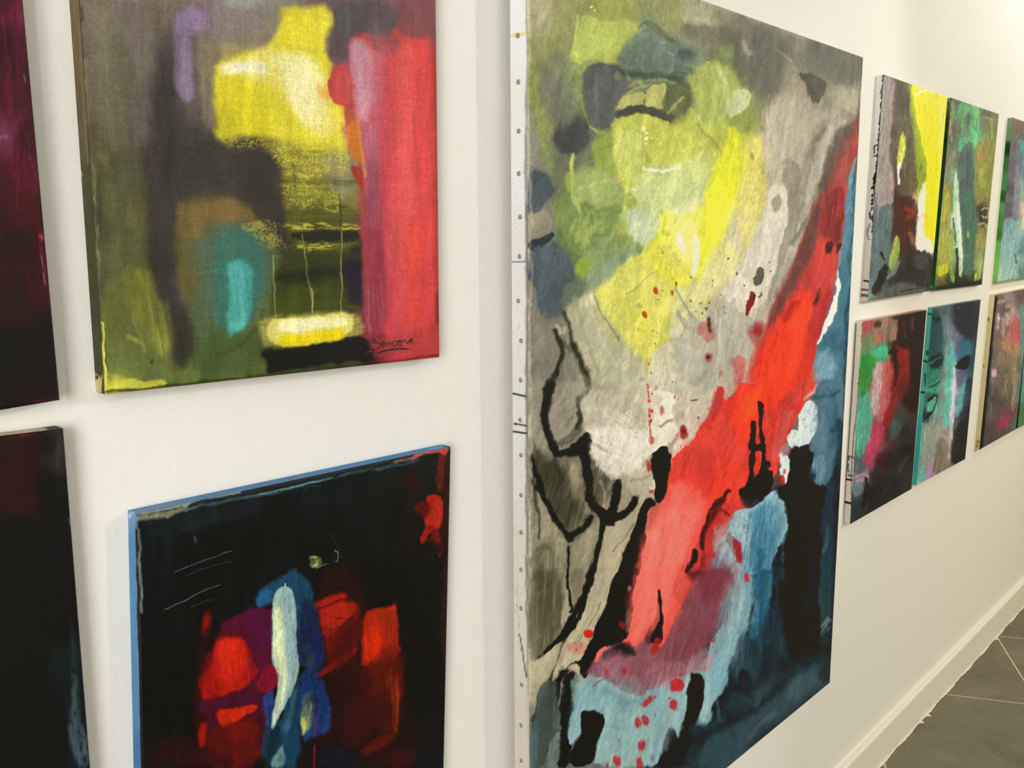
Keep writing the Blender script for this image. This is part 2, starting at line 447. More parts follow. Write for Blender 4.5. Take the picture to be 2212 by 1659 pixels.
    A.poly('900,340 1000,440 1130,530 1180,560 1100,620 950,560 880,440', 'cfcf4e', 20, .75, 8)
    A.poly('570,650 640,620 900,620 1010,700 1000,900 960,1000 860,1040 780,1000 700,900 620,760', 'c8c766', 20, .9, 14)
    A.poly('760,740 900,780 900,900 820,900', 'cdcc58', 24, .6, 10)
    A.poly('1180,560 1300,480 1420,380 1440,480 1300,640 1200,680 1120,720 1040,640', 'd0ca98', 26, .8, 12)
    A.poly('1410,60 1450,0 1590,0 1590,90 1540,260 1500,370 1470,395 1450,340 1420,240 1440,180', 'c9c47c', 5, .9, 5)
    A.poly('1600,0 1680,0 1735,100 1700,230 1640,480 1600,700 1560,740 1480,740 1460,700 1300,680 1420,500 1520,340 1590,150', 'cbc4ba', 8, .9, 8, tex=(85, 40, 14, .05, .35, .3))
    A.poly('1690,0 1810,0 1840,80 1740,340 1640,560 1620,760 1600,720 1650,470 1700,230 1735,110', '8c877c', 9, .95, 7)
    A.line('1830,120 1810,250 1740,350', '6d6862', 14, 14, .8)
    A.poly('1860,0 1920,0 1840,180 1800,240 1820,100', 'a5a097', 8, .85, 4)
    A.spots('1652,110,22', '908a80', 3, .9, 3, asp=2.2)
    A.line('420,780 480,960 540,1188', '9a9682', 60, 30, .5, 10, tex=(60, 60, 4, .3, .6, 1))
    A.poly('400,700 560,640 620,760 700,900 860,1060 860,1188 520,1188 470,1000 400,800', 'aaa88e', 24, .85, 12, tex=((66, 120, 4, .1, .5, .5),))
    A.poly('560,660 620,720 680,860 700,960 640,940 580,780', 'b0ae7a', 16, .7, 8)
    A.line('575,660 620,780 690,920', '7d7a5c', 4, 4, .85, 2)
    A.line('520,660 600,900 680,1080', 'c0bda6', 9, 9, .55, 6)
    A.line('460,720 520,960 600,1160', '85826f', 7, 8, .55, 6)
    A.line('545,650 570,700', 'd2cfc0', 12, 10, .8, 4)
    A.poly('190,860 330,840 400,1000 330,1188 190,1188', '7d786e', 30, .8, 8)
    A.line('330,870 350,920 385,980 390,1010 350,1080 320,1150 300,1188', '37352f', 13, 9, .95, 5)
    A.line('380,750 420,850 440,960 500,1080 545,1188', '3f3d34', 9, 9, .92, 6)
    A.line('440,960 490,1060 540,1188', '35342c', 18, 14, .85, 6)
    A.line('340,840 370,900 385,850', 'b3aea0', 10, 9, .8, 5)
    A.line('385,940 430,1000', '4c4a40', 10, 12, .7, 5)
    # splash of warm grey in the middle
    A.poly('1040,620 1060,620 1100,700 1140,760 1190,810 1260,830 1250,740 1270,740 1300,800 1330,690 1345,760 1390,650 1400,740 1470,770 1500,800 1520,790 1560,720 1590,760 1540,900 1500,1000 1450,1188 1080,1188 1090,1130 1030,1110 1040,1080 1070,1060 1015,1040 1050,990 1010,930 1020,900 1060,920 1110,880 1060,800 1070,770 1130,820 1110,720', 'a8a498', 3, .95, 3)
    A.poly('900,1000 1000,920 1040,980 1000,1030 1080,1080 1040,1110 1080,1188 880,1188 920,1080', 'c2bdae', 12, .85, 8)
    A.poly('1010,930 1010,860 1060,840 1100,870 1060,915', 'c4c0b0', 6, .8, 4)
    A.line('1045,625 1090,700 1150,790', '9c997e', 8, 4, .85, 2)
    A.line('1060,770 1110,850', '9c997e', 11, 4, .85, 2)
    A.line('1275,740 1285,800', 'bdb8ac', 12, 5, .8)
    A.line('1315,720 1300,1188', 'bdb9ae', 5, 4, .7)
    A.line('1375,740 1365,1000', 'bbb6aa', 4, 4, .6)
    A.poly('1140,1161 1240,1000 1330,940 1430,960 1450,1188 1140,1188', '9d998e', 30, .5, 12)
    A.poly('1190,820 1240,810 1280,850 1285,900 1240,940 1200,900', 'a56a66', 14, .85, 6)
    A.line('1240,800 1250,860', '50302a', 10, 7, .9, 3)
    A.poly('1505,820 1560,800 1600,830 1590,920 1540,980 1500,930 1490,860', 'a25a58', 16, .85, 6)
    A.spots('1540,860,24', '8f3438', 10, .9, 3, asp=1.7)
    A.spots('1245,1035,20', 'a05054', 8, .9, 3, asp=1.5)
    A.spots('1243,1035,9', '4b1d1c', 4, .9, 2, asp=1.5)
    A.poly('1370,1050 1430,1000 1470,1040 1460,1188 1390,1188 1400,1100', 'aa5a58', 12, .8, 6)
    A.spots('1325,1120,14', 'ac5f60', 8, .7, 3, asp=1.4)
    A.line('750,640 830,590 900,530 930,510', '8c9468', 3, 4, .8, 3)
    A.line('445,540 700,300', '000000', 1, 1, 0)
    # red wedge, upper
    A.poly('1900,60 1980,0 2085,0 2065,260 2040,420 2010,520 1980,650 1940,820 1900,960 1860,1188 1480,1188 1530,1000 1620,760 1680,620 1760,430 1830,260', 'b24040', 18, .95, 8, tex=((65, 90, 8, .05, .4, .3),))
    A.poly('1760,430 1850,230 1900,100 1930,200 1880,400 1790,560 1700,720 1620,860 1600,820 1690,600', '5a4642', 24, .8, 8)
    A.poly('1930,150 1950,20 2060,10 2065,160 2050,330 2030,380 1990,340 1950,330', '6c3436', 16, .85, 10, tex=(80, 40, 6, .2, .55, .8))
    A.line('1925,150 1930,260 1960,380 1930,560 1880,700', '7e3436', 14, 12, .75, 8)
    A.poly('1900,300 2000,330 2020,420 2000,600 1940,680 1880,620 1860,480', 'bb4744', 24, .8, 10)
    A.poly('1700,740 1820,620 1870,640 1860,760 1810,900 1790,1040 1780,1188 1500,1188 1560,1020', 'e04634', 30, .95, 10)
    A.poly('1600,1000 1780,720 1820,700 1810,880 1790,1188 1560,1188', 'ee4c36', 30, .85, 8)
    A.poly('1690,780 1740,700 1790,700 1760,780 1700,840', 'a63228', 18, .8, 8)
    A.poly('1890,700 1960,600 1985,650 1940,820 1880,1000 1840,1188 1780,1188 1800,1000', 'a83434', 22, .8, 8)
    A.line('1985,350 1975,400 1950,400 1960,350', '30191c', 12, 8, .9, 6)
    A.line('2040,360 2030,400', '38181c', 10, 5, .9, 5)
    A.line('1900,620 1870,720', '4a2020', 3, 2, .9)
    # teal strip down the right edge
    A.poly('2085,0 2125,0 2110,400 2075,800 2050,1188 1860,1188 1890,1000 1930,860 1990,680 2020,520 2060,400 2060,200', '4d7288', 5, 1, 4)
    A.poly('2080,0 2120,0 2100,380 2060,500 2050,380', '61859a', 18, .8, 6)
    A.poly('1960,860 2050,860 2040,1000 1960,980 1930,920', '3c5a6c', 22, .75, 12, tex=(80, 50, 12, .2, .6, .7))
    A.poly('1900,1000 1960,960 2000,1080 1960,1188 1870,1188', '7b9db0', 26, .75, 12)
    A.poly('2080,520 2090,900 2060,1188 2045,1188 2050,800', '2e4350', 10, .7, 6)
    A.poly('2020,505 2028,520 2024,680 2000,760 1960,850 1905,960 1900,940 1940,840 1985,700 2005,600', 'ece8e2', 2.5, 1, 2)
    # teal haze spots and drops
    A.poly('1540,480 1560,490 1572,540 1560,600 1530,612 1508,570 1520,530', '56524a', 3, .95, 3)
    A.poly('1480,640 1500,625 1525,650 1520,700 1490,740 1475,785 1460,760 1470,700', '7d1d1c', 3, .98, 4)
    A.poly('1510,640 1528,680 1510,710', '3a100f', 3, .9, 3)
    A.spots('1563,668,9 1412,530,6 1357,450,4 1455,592,4 1610,518,4 1607,460,3 1550,680,5 1270,580,5 1240,708,6 1222,740,6 1200,760,4 1160,745,4 1130,680,5 1262,608,4 1140,545,4 1190,700,3 1210,735,3', '4f4a3a', 1.5, .9, 2, asp=1.6)
    A.spots('925,632,11 1023,648,8 1050,590,9 855,770,11 960,632,3 928,680,3', 'a8442a', 2, .95, 2, asp=2)
    A.spots('973,403,7', 'c09020', 2, .9, 2, asp=1.8)
    A.spots('895,862,4 912,862,4 930,868,3 912,940,4 826,860,4 898,1068,5 905,1132,5 880,1110,3 875,1130,3', 'b03a2a', 1.5, .9, 1, asp=1.6)
    A.spots('1073,440,7 820,715,14 900,440,4 835,725,12', 'a4a658', 4, .7, 3)
    A.spots('700,920,6', '70704a', 3, .9, 3, asp=2.4)
    A.spray('1150,640,1480,780', 26, '57513f', (1, 4), .8, 1.5, 4)
    A.spray('860,600,1400,1000', 40, '8a8650', (1, 3), .6, 1.3, 9)
    A.spray('780,30,820,200', 6, 'e3e8a8', (3, 6), .9, 1.2, 12)
    A.frame(1080, 400, K)
    A.poly('1500,1040 1640,860 1820,820 1840,1000 1900,1188 1860,1300 1700,1400 1440,1400 1480,1188', 'd8402f', 40, .6, 10)
    # -------- third quarter
    A.frame(1080, 820, K)
    A.poly('160,0 480,0 470,120 440,220 460,260 400,380 330,440 200,400 170,200', '8c877a', 20, .85, 8, tex=(80, 40, 14, .1, .4, .3))
    A.poly('480,60 700,60 860,240 880,330 740,420 500,330 470,180', 'b4afa0', 24, .85, 10, tex=((60, 90, 5, .2, .6, .6),))
    A.poly('500,260 780,300 900,350 980,380 900,440 880,500 740,580 600,560 520,440', 'd3cec2', 26, .9, 12, tex=((155, 120, 5, .1, .5, .45),))
    A.poly('700,80 780,60 880,240 860,320 800,290 740,260', '9a9484', 16, .75, 8, tex=(65, 60, 5, .3, .6, .8))
    A.line('480,180 640,160 700,200', 'c4beb0', 10, 10, .6, 8)
    A.line('700,250 790,310 800,280', '8d8878', 6, 4, .6, 4)
    A.poly('940,120 1050,100 1030,200 1080,290 960,330 900,360 870,250', 'd4cfc2', 5, .9, 8)
    A.poly('930,60 1010,80 1100,110 1060,150 980,120', 'd8d3c8', 5, .8, 8)
    A.poly('1080,60 1260,60 1250,230 1190,280 1150,400 1080,330 1040,200', 'b3ada0', 16, .8, 10)
    # black line figure on the left
    A.poly('190,380 260,460 330,500 440,560 470,760 420,880 380,900 300,760 220,620', '4f4b3e', 22, .9, 10, tex=((70, 50, 8, .15, .5, .5),))
    A.poly('340,470 440,440 500,500 540,640 600,800 540,880 470,760 380,560', '6e6858', 16, .85, 8, tex=(75, 40, 8, .2, .55, .6))
    A.poly('400,520 450,480 500,640 540,800 500,820 440,680', '928b76', 16, .7, 8)
    A.poly('210,640 290,760 380,900 400,960 380,1188 260,1188 240,900', '8e8874', 18, .85, 8, tex=(80, 50, 10, .1, .45, .5))
    A.poly('520,440 560,480 640,560 720,600 660,700 620,760 560,680 520,560', '4a463a', 16, .85, 12, tex=(60, 20, 8, .3, .6, .9))
    A.line('600,600 640,660 630,760', 'a49d88', 8, 6, .8, 5)
    A.line('185,360 230,440 260,500', '56523f', 10, 8, .8)
    A.line('285,20 255,80 248,160 262,240 290,320 320,400 325,440', '23231f', 13, 6, .97, 4)
    A.line('262,160 270,260 320,400', '20201c', 22, 8, .9, 4)
    A.line('300,0 270,60 255,120', '3b3930', 12, 9, .8, 4)
    A.line('520,0 545,40 520,90 470,120', '5f5b4c', 16, 14, .8, 8)
    A.line('465,120 475,180 490,240 440,300 400,340 350,380', '45423a', 12, 9, .9, 6)
    A.line('475,190 490,240 460,280', '1f1f1c', 13, 7, .9, 4)
    A.line('400,270 430,210', '4c483c', 10, 10, .7, 6)
    A.line('340,440 400,430 470,410 530,380 520,330 500,350 440,400', '23221e', 20, 8, .92, 6)
    A.poly('400,420 480,350 510,305 540,340 535,400 500,440', '23221e', 6, .95, 4)
    A.line('325,430 320,520 350,600 330,520', '3a382e', 10, 9, .8, 5)
    A.line('485,440 510,540 540,660 580,760 640,820 720,830 780,780 810,700', '171714', 22, 8, .96, 7)
    A.line('710,600 700,680 670,780 660,830', '171714', 17, 5, .95, 5)
    A.poly('560,740 640,780 760,800 700,860 640,880 600,860', '171714', 8, .95, 6)
    A.line('195,600 210,700 225,820 235,960', '3a382c', 8, 8, .8, 5)
    A.line('215,640 290,760 370,880 420,960 460,950 520,880 540,830', '1f1e1a', 13, 8, .94, 6)
    A.line('400,930 420,970 470,930', '1c1b18', 18, 8, .9, 5)
    A.line('620,860 600,960 570,1100 520,1188', '1c1b18', 22, 8, .96, 5)
    A.line('410,1000 408,1188', '26241e', 6, 4, .9, 3)
    A.poly('420,960 520,900 590,880 590,1000 540,1120 500,1188 420,1188', '7e7866', 14, .85, 8, tex=(85, 40, 8, .2, .55, .5))
    A.line('480,1188 500,1060 540,920', '9b947f', 22, 18, .7, 8)
    A.line('250,1188 240,1000 300,1000 320,1188', '524e40', 14, 12, .6, 8)
    A.poly('640,880 760,860 860,760 880,760 800,960 740,1100 700,1188 540,1188 600,1040', 'a39b85', 8, .95, 5)
    A.poly('740,600 860,600 900,660 880,760 800,860 740,860 810,700', 'a59e8a', 10, .8, 8)
    A.line('800,870 740,960 680,1030', '6a6454', 3, 2, .8)
    # black diagonal bar
    A.poly('890,680 960,740 900,760 890,860 880,960 850,1100 830,1188 700,1188 770,960 850,760', '120f10', 4, 1, 4)
    A.poly('900,430 940,400 990,392 1005,440 1035,450 1030,520 1010,600 1000,700 960,740 920,700 920,600 900,560 895,480', '0e0d0e', 3, 1, 4)
    A.poly('985,390 1050,330 1110,310 1090,350 1020,400 1040,450 1000,440', '9c8a80', 8, .7, 5)
    A.line('1010,390 1060,330', 'a98078', 10, 10, .7)
    A.line('780,600 840,585 900,560', '958d7a', 10, 4, .9, 3)
    A.line('850,510 900,450', '958d7a', 9, 4, .9, 3)
    A.spots('885,510,17', '9b3a36', 5, .9, 3, asp=2)
    A.spots('903,655,12', '9e3a28', 3, .9, 2)
    A.line('915,600 920,640 900,640', 'd5cfc2', 8, 4, .8, 3)
    # red band
    A.poly('1270,80 1300,40 1330,60 1330,150 1400,60 1460,0 1900,0 1870,80 1800,180 1740,300 1680,420 1660,500 1640,600 1600,700 1500,760 1420,800 1350,900 1300,1000 1230,1188 830,1188 860,1080 890,960 930,840 1000,700 1010,600 1030,520 1040,460 1100,420 1160,350 1200,270 1250,230 1280,150', 'd1403a', 4, 1, 6, tex=((60, 60, 30, -.3, .3, .1),))
    A.poly('1270,80 1300,40 1330,60 1330,140 1260,260 1180,300 1160,360 1240,240', 'a93c3c', 12, .85, 6)
    A.poly('1060,440 1180,360 1330,200 1450,240 1480,500 1400,620 1250,600 1100,560 1030,600 1030,520', 'c8473f', 36, .75, 14)
    A.poly('1120,430 1220,380 1300,420 1260,500 1160,560 1100,500', 'b5443f', 26, .6, 14)
    A.poly('1350,180 1500,0 1760,0 1740,80 1600,160 1500,240 1480,400 1430,420 1400,300', 'de4030', 30, .9, 10)
    A.poly('1440,140 1560,0 1580,60 1520,200 1450,280', 'e2562f', 26, .7, 8)
    A.poly('1560,180 1640,120 1760,100 1800,160 1720,300 1660,440 1600,560 1560,440 1580,300', 'b53a34', 26, .8, 12)
    A.line('1730,200 1680,330 1640,450', 'c55e5a', 24, 26, .7, 8)
    A.poly('1780,0 1890,0 1850,80 1760,160 1720,120', 'b8453e', 20, .7, 10)
    A.line('1895,40 1870,90 1820,120', 'b5a59c', 12, 10, .8, 6)
    A.poly('1270,560 1400,480 1460,540 1440,640 1380,740 1300,740 1220,700', 'd8412f', 34, .8, 10)
    A.poly('1030,600 1200,640 1250,740 1200,900 1170,1080 1120,1188 840,1188 880,1020 940,860 1000,740', 'ee6e64', 30, .9, 8)
    A.poly('960,800 1100,760 1160,860 1100,1060 1080,1188 840,1188 880,1000', 'f87a70', 30, .9, 8)
    A.line('1110,820 1115,850', 'b84a44', 12, 6, .7, 4)
    A.poly('920,740 990,720 960,800 920,880 890,900 895,800', 'b3564c', 10, .9, 5)
    A.spots('885,1060,7 930,1060,5 950,1045,4 1040,1105,3 985,890,3 1040,1065,4', 'c83c30', 2, .9, 2, asp=1.6)
    A.line('1000,890 960,950', 'b84038', 2, 2, .8)
    A.line('1050,910 1030,950', 'b84038', 2, 2, .8)
    # drops on the light ground
    A.poly('1070,290 1090,265 1115,290 1115,350 1095,375 1075,350', '8e3a36', 5, .95, 3)
    A.spots('1095,320,11', '6d2320', 5, .8, 2, asp=1.8)
    A.spots('960,180,16', 'a75a58', 6, .9, 3, asp=1.8)
    A.line('950,270 1000,240 1030,240', '8d7a70', 7, 4, .8, 3)
    A.spots('1097,205,9', 'a77a74', 4, .8, 2, asp=2.4)
    A.line('883,30 882,120 884,200 890,260 892,330', 'b3362c', 4, 2, .9, 3, tex=(90, 4, 4, .35, .5, 1))
    A.spots('893,350,15 885,128,6 888,215,8 895,190,7 897,240,6 888,295,5 882,55,5 908,80,5', 'b5382e', 2, .95, 2, asp=1.5)
    A.spots('1083,405,5 1045,105,5 1068,115,4 1038,22,5 792,455,3 816,330,3 728,532,4 723,695,4 740,1035,5 690,1020,5', 'b04038', 1.5, .9, 1, asp=1.8)
    A.spots('1185,230,6 1240,180,3 674,387,4 1047,330,4 1248,288,3 820,353,3', '2b2a26', 1.5, .9, 1, asp=1.6)
    A.line('1155,115 1180,108', '44413a', 4, 2, .9)
    A.spots('855,0,12 935,48,12 850,12,10', '8a9080', 4, .8, 4)
    # black drips on the red
    A.line('1550,145 1550,260 1555,360 1570,440 1560,520', '120d12', 14, 3, 1, 3)
    A.line('1503,262 1505,330 1510,380', '120d12', 13, 3, 1, 3)
    A.line('1505,330 1500,440 1500,520 1500,580 1480,620', '120d12', 16, 3, 1, 3)
    A.line('1510,400 1560,410', '120d12', 22, 3, 1, 3)
    A.poly('1520,450 1545,450 1540,520 1525,580 1510,560 1512,490', 'b8382c', 4, 1, 2)
    A.poly('1570,420 1585,440 1580,480 1620,490 1620,520 1590,520 1640,560 1640,640 1600,700 1540,760 1500,780 1450,720 1420,680 1480,600 1520,580 1550,540 1550,470', '17141a', 4, 1, 5)
    A.poly('1430,690 1500,720 1560,720 1530,780 1500,790 1450,760', '3d2a33', 14, .8, 6)
    A.poly('1360,655 1380,650 1370,690 1340,740 1310,770 1350,780 1370,800 1330,810 1310,790 1280,850 1250,900 1220,1000 1230,1080 1200,1188 1195,1120 1210,1060 1200,900 1240,850 1290,740 1280,720 1320,710', '4a1c1e', 3, .92, 4)
    A.poly('1290,720 1330,700 1360,660 1340,740 1300,790 1260,860 1290,760', '1c1114', 4, .9, 3)
    A.line('1230,900 1215,1000 1225,1080 1220,1180', '6e2f30', 10, 8, .8, 4)
    A.poly('1270,960 1300,820 1340,800 1350,860 1320,960', 'c9443a', 10, .9, 6)
    # blue fall, right
    A.poly('1420,760 1500,780 1560,740 1640,650 1660,720 1720,740 1730,880 1680,960 1640,1100 1620,1188 1400,1188 1380,1100 1300,1060 1270,1000 1290,960 1360,900 1360,860', '8fb0bf', 4, 1, 5)
    A.poly('1530,780 1640,720 1690,800 1700,900 1640,980 1600,1188 1510,1188 1520,1000', '3f7390', 28, .85, 12, tex=((85, 80, 8, .15, .55, .6),))
    A.line('1640,700 1620,900 1570,1188', '6b9cb4', 16, 18, .6, 10)
    A.poly('1380,780 1500,800 1510,960 1470,1020 1380,960 1355,880', 'a4bcc6', 20, .7, 10)
    A.spray('1360,780,1500,1000', 36, '5b2f3c', (1, 3), .8, 2, 3)
    A.spray('1620,760,1700,900', 14, '2b5064', (1, 4), .7, 2, 5)
    A.poly('1480,790 1515,790 1510,830 1495,845 1482,825', '7f928e', 4, .9, 2)
    A.poly('1360,900 1400,950 1440,1000 1455,1060 1430,1100 1400,1060 1360,980 1330,940', '6d1f28', 6, .9, 6)
    A.spots('1440,1050,17', 'b02c30', 4, .95, 3, asp=2.6)
    A.poly('1290,960 1340,960 1330,990 1300,990', '8d958c', 4, .8, 3)
    A.spots('1480,1175,12', 'b03038', 3, .9, 2, asp=1.8)
    A.poly('1780,200 1830,150 1860,130 1890,150 1890,300 1850,370 1790,390 1760,420 1720,400 1705,340 1740,310 1790,290', 'c4d3da', 3, 1, 6, tex=((100, 20, 8, 0, .3, .2),))
    A.spray('1760,180,1880,360', 16, '7a92a0', (2, 6), .8, 1.2, 8)
    A.poly('1660,420 1720,450 1735,500 1720,600 1700,640 1670,600 1670,500', 'c6d3da', 3, 1, 6)
    A.poly('1655,430 1700,380 1730,400 1720,450 1680,450', 'a57f80', 8, .7, 6)
    A.spots('1680,600,16 1693,545,7', 'b5322c', 3, .95, 2, asp=2.1)
    A.poly('1880,100 1900,0 2050,0 2040,300 2020,600 1960,640 1850,640 1810,560 1840,400 1850,370 1890,300 1890,160', '4e6a7c', 8, 1, 6, tex=((80, 60, 12, .0, .35, .25),))
    A.poly('1900,180 1960,260 1960,420 1880,420 1870,360', '6a8798', 26, .75, 14)
    A.poly('1830,480 1940,440 1960,560 1900,640 1830,610', '7596ac', 22, .8, 8)
    A.line('1880,110 1960,100 2020,70', '344a58', 12, 12, .7, 8)
    A.line('1960,60 2020,120 1980,400', '33485a', 10, 14, .6, 8)
    A.poly('1735,400 1800,400 1840,375 1840,420 1870,480 1830,560 1840,620 1930,650 2010,560 2030,300 2040,240 2020,700 2000,1188 1620,1188 1640,1060 1700,940 1730,880 1720,740 1660,720 1640,640 1690,640 1730,600', '0b1016', 6, 1, 6)
    A.poly('1980,560 2020,480 2010,900 1995,1188 1900,1188 1920,1000 1900,900', '1f3340', 24, .85, 10)
    A.poly('1880,980 1930,1000 1940,1188 1900,1188', '2c4656', 22, .6, 12)
    A.line('1960,900 1930,1020', '4b6674', 12, 16, .6)
    A.line('1770,430 1850,440', '0b1016', 18, 8, .9)
    A.line('1690,1040 1690,1100', '405a6a', 10, 12, .7)
    A.line('2000,300 2030,220 1990,700', '16222c', 14, 14, .7)
    # black flame on the red, lower
    A.poly('1155,1015 1180,1050 1180,1090 1140,1130 1120,1188 1060,1188 1100,1130 1140,1110 1140,1050', '17100f', 4, 1, 4)
    A.poly('1060,1188 1100,1130 1180,1120 1200,1188', '4c2524', 14, .7, 6)
    # -------- bottom quarter
    A.frame(1080, 1230, K)
    A.poly('160,0 380,0 390,300 340,420 250,500 220,560 160,420', '4c4839', 24, .9, 10, tex=((85, 60, 8, .15, .5, .55),))
    A.poly('170,60 240,60 230,520 180,560', '726c5a', 14, .8, 8, tex=(88, 60, 6, .2, .5, .5))
    A.poly('380,0 420,0 420,260 400,330 370,340 380,200', '97907a', 8, .85, 5)
    A.poly('430,0 500,0 480,140 440,260 425,240', '6a6454', 10, .8, 6)
    A.line('408,0 410,120 425,250', '1a1916', 7, 4, .95, 4)
    A.line('560,-10 520,80 470,200 420,300 385,390', '14130f', 17, 6, .97, 5)
    A.line('385,390 340,430 280,480 240,520', '1f1d18', 14, 12, .85, 8)
    A.line('385,390 370,480 330,580 300,680', '26241d', 12, 8, .9, 5)
    A.poly('165,560 260,520 360,420 380,460 310,660 230,700 190,800 165,760', 'a69e88', 10, .9, 6, tex=(85, 50, 10, .1, .4, .3))
    A.poly('560,20 700,0 650,140 600,280 540,420 500,500 420,570 350,640 320,640 380,480 420,380 480,240', 'a8a08a', 6, .95, 5, tex=((65, 60, 8, -.1, .3, .2),))
    A.line('620,60 540,260 460,420', '8c846e', 8, 8, .5, 6)
    A.line('600,200 540,330 430,480', '5e584a', 4, 4, .6, 4)
    A.poly('420,430 530,420 540,460 500,510 400,490', 'b07a70', 5, .85, 4)
    A.poly('700,-10 840,-10 820,100 800,200 780,320 755,410 700,450 630,480 580,540 540,640 500,650 480,560 390,600 360,700 300,1060 250,1186 180,1186 200,800 260,680 350,660 380,610 470,550 520,480 560,380 620,240', '120f10', 5, 1, 5)
    A.poly('740,280 780,240 775,340 750,400', '5a5048', 8, .7, 5)
    A.spots('535,377,24', 'b82c22', 2.5, 1, 2, asp=.95)
    A.spots('720,345,20', '7c1a18', 6, .9, 3)
    A.spots('468,480,6 435,620,14', 'a02c28', 3, .9, 2)
    A.spots('590,290,5 582,208,3', 'a83a30', 2, .9, 2)
    A.spots('780,115,9', '7a6f5e', 4, .8, 4, asp=2)
    # grey blue mass, lower left
    A.poly('230,720 270,670 350,660 330,760 350,900 300,1000 260,1186 180,1186 195,860', '4d5450', 12, .95, 6, tex=((85, 60, 10, .1, .5, .4),))
    A.poly('250,760 300,740 290,1000 250,1186 210,1186 220,900', '3b4542', 16, .8, 6)
    A.poly('300,990 360,960 370,1060 330,1186 280,1186', '6d817f', 14, .85, 8)
    A.poly('190,900 240,900 220,1186 182,1186', '4c6068', 14, .8, 6)
    A.line('300,960 350,970', '3a4038', 6, 5, .7, 4)
    A.poly('360,700 440,600 480,640 440,740 400,820 380,900 400,1000 440,1060 420,1186 340,1186 380,1080 350,960 350,800', '0e1012', 8, 1, 6)
    A.poly('440,630 500,610 490,660 450,700 430,760 400,830 400,760', '6b7f80', 10, .85, 6)
    # red tongue, lower
    A.poly('835,-10 1240,-10 1180,60 1130,140 1070,240 1030,350 1000,430 960,480 900,500 880,400 850,440 800,480 760,460 715,430 755,405 780,300 800,180', 'f05a52', 3, 1, 3)
    A.poly('840,0 1060,0 1000,120 940,130 880,340 780,400 760,400', 'f4645c', 20, .8, 6)
    A.spots('875,252,21', 'c8382c', 3, .95, 3)
    A.spots('900,70,8 866,20,5 820,395,8 800,280,4 985,90,5 930,30,7 1010,365,8 985,170,5 870,190,5', 'd0443a', 3, .8, 3)
    A.spray('840,0,1100,400', 30, 'd8483e', (2, 6), .6, 1.4, 6)
    A.line('890,300 850,400 800,470', 'd84a40', 4, 5, .6, 4)
    A.poly('1060,0 1230,0 1210,100 1180,200 1090,300 1030,420 980,520 900,560 920,500 980,470 1040,330 1080,220 1050,200 1000,130', '8c4044', 20, .8, 8)
    A.line('1090,0 1150,40 1200,20', '4b2220', 14, 12, .8, 8)
    A.poly('1180,0 1400,0 1380,120 1320,220 1280,320 1230,420 1160,560 1060,640 920,700 860,760 800,730 760,700 520,630 560,560 600,490 640,470 720,440 800,490 870,400 900,380 960,480 1000,400 1080,240 1130,140', '7b4550', 16, .9, 10, tex=((55, 50, 12, .0, .4, .35),))
    A.poly('1200,0 1370,0 1330,120 1290,200 1230,200 1180,100', '62242e', 50, .6, 10)
    A.poly('580,560 700,500 760,560 760,660 660,640 560,630', '8a5a66', 22, .8, 8)
    A.poly('620,500 720,450 790,500 760,540 700,520 640,560', '3c2b33', 10, .85, 8)
    A.poly('860,600 1000,560 1160,520 1240,440 1260,540 1200,620 1100,640 1000,700 900,700', 'a37c86', 24, .75, 12)
    A.poly('580,540 590,500 620,478 635,480 610,510', 'f0645a', 2, 1, 2)
    A.poly('940,110 955,120 962,230 968,270 950,300 955,360 950,410 930,420 870,400 880,370 920,300 938,200', '150f12', 3, 1, 3)
    A.poly('860,400 930,330 955,360 950,420 880,440', '3a2228', 12, .9, 6)
    A.line('945,430 930,460 915,490', 'a02a24', 12, 7, .9, 5)
    A.line('720,700 700,770 670,860', '9a4850', 5, 4, .9, 4)
    A.poly('680,690 830,740 860,760 780,740 700,770 640,740', '96606c', 12, .8, 8)
    # pale blue pool with drips
    A.poly('520,640 620,650 690,690 720,730 800,740 860,750 900,710 1000,700 1060,640 1170,610 1230,540 1260,430 1340,330 1380,220 1400,100 1460,0 1510,0 1500,140 1480,300 1420,400 1380,520 1360,640 1340,740 1290,760 1260,820 1245,900 1215,945 1200,900 1210,780 1215,660 1200,620 1170,640 1140,740 1110,900 1080,990 1060,1005 1040,950 1000,960 980,1020 960,1100 930,1186 560,1186 590,1060 630,880 560,850 510,850 500,960 440,1060 410,1040 400,940 430,820 470,700', '7fa2ac', 4, 1, 5, tex=((80, 60, 14, -.1, .3, .25),))
    A.poly('540,660 680,700 700,780 640,840 540,840 470,800 490,720', '7ba0aa', 24, .8, 10)
    A.poly('620,860 720,800 860,780 920,900 900,1100 840,1186 580,1186 620,1000', '8fabaa', 30, .8, 12)
    A.poly('640,900 760,930 740,1186 570,1186', '7d9da0', 24, .7, 8)
    A.line('730,940 690,1060 660,1186', 'a6bcba', 6, 8, .6, 6)
    A.line('640,920 760,950 820,930', '6c8c90', 8, 8, .6, 5)
    A.poly('700,770 800,750 780,860 710,850', '6a8c96', 18, .7, 10)
    A.poly('740,740 810,750 790,790 720,800', 'a5b6b8', 14, .7, 8)
    A.poly('1280,440 1380,300 1400,420 1370,560 1350,700 1270,740 1240,680', '6fa0b2', 26, .8, 8)
    A.poly('1400,40 1480,20 1470,200 1430,330 1370,300', '8aabba', 22, .7, 8)
    A.line('1130,640 1100,800 1070,960', '9fbac2', 12, 16, .6, 5)
    A.line('1230,680 1225,900', '93b4c0', 10, 10, .7, 4)
    A.poly('1230,540 1260,480 1270,560 1200,620 1160,620', 'a07a86', 14, .8, 8)
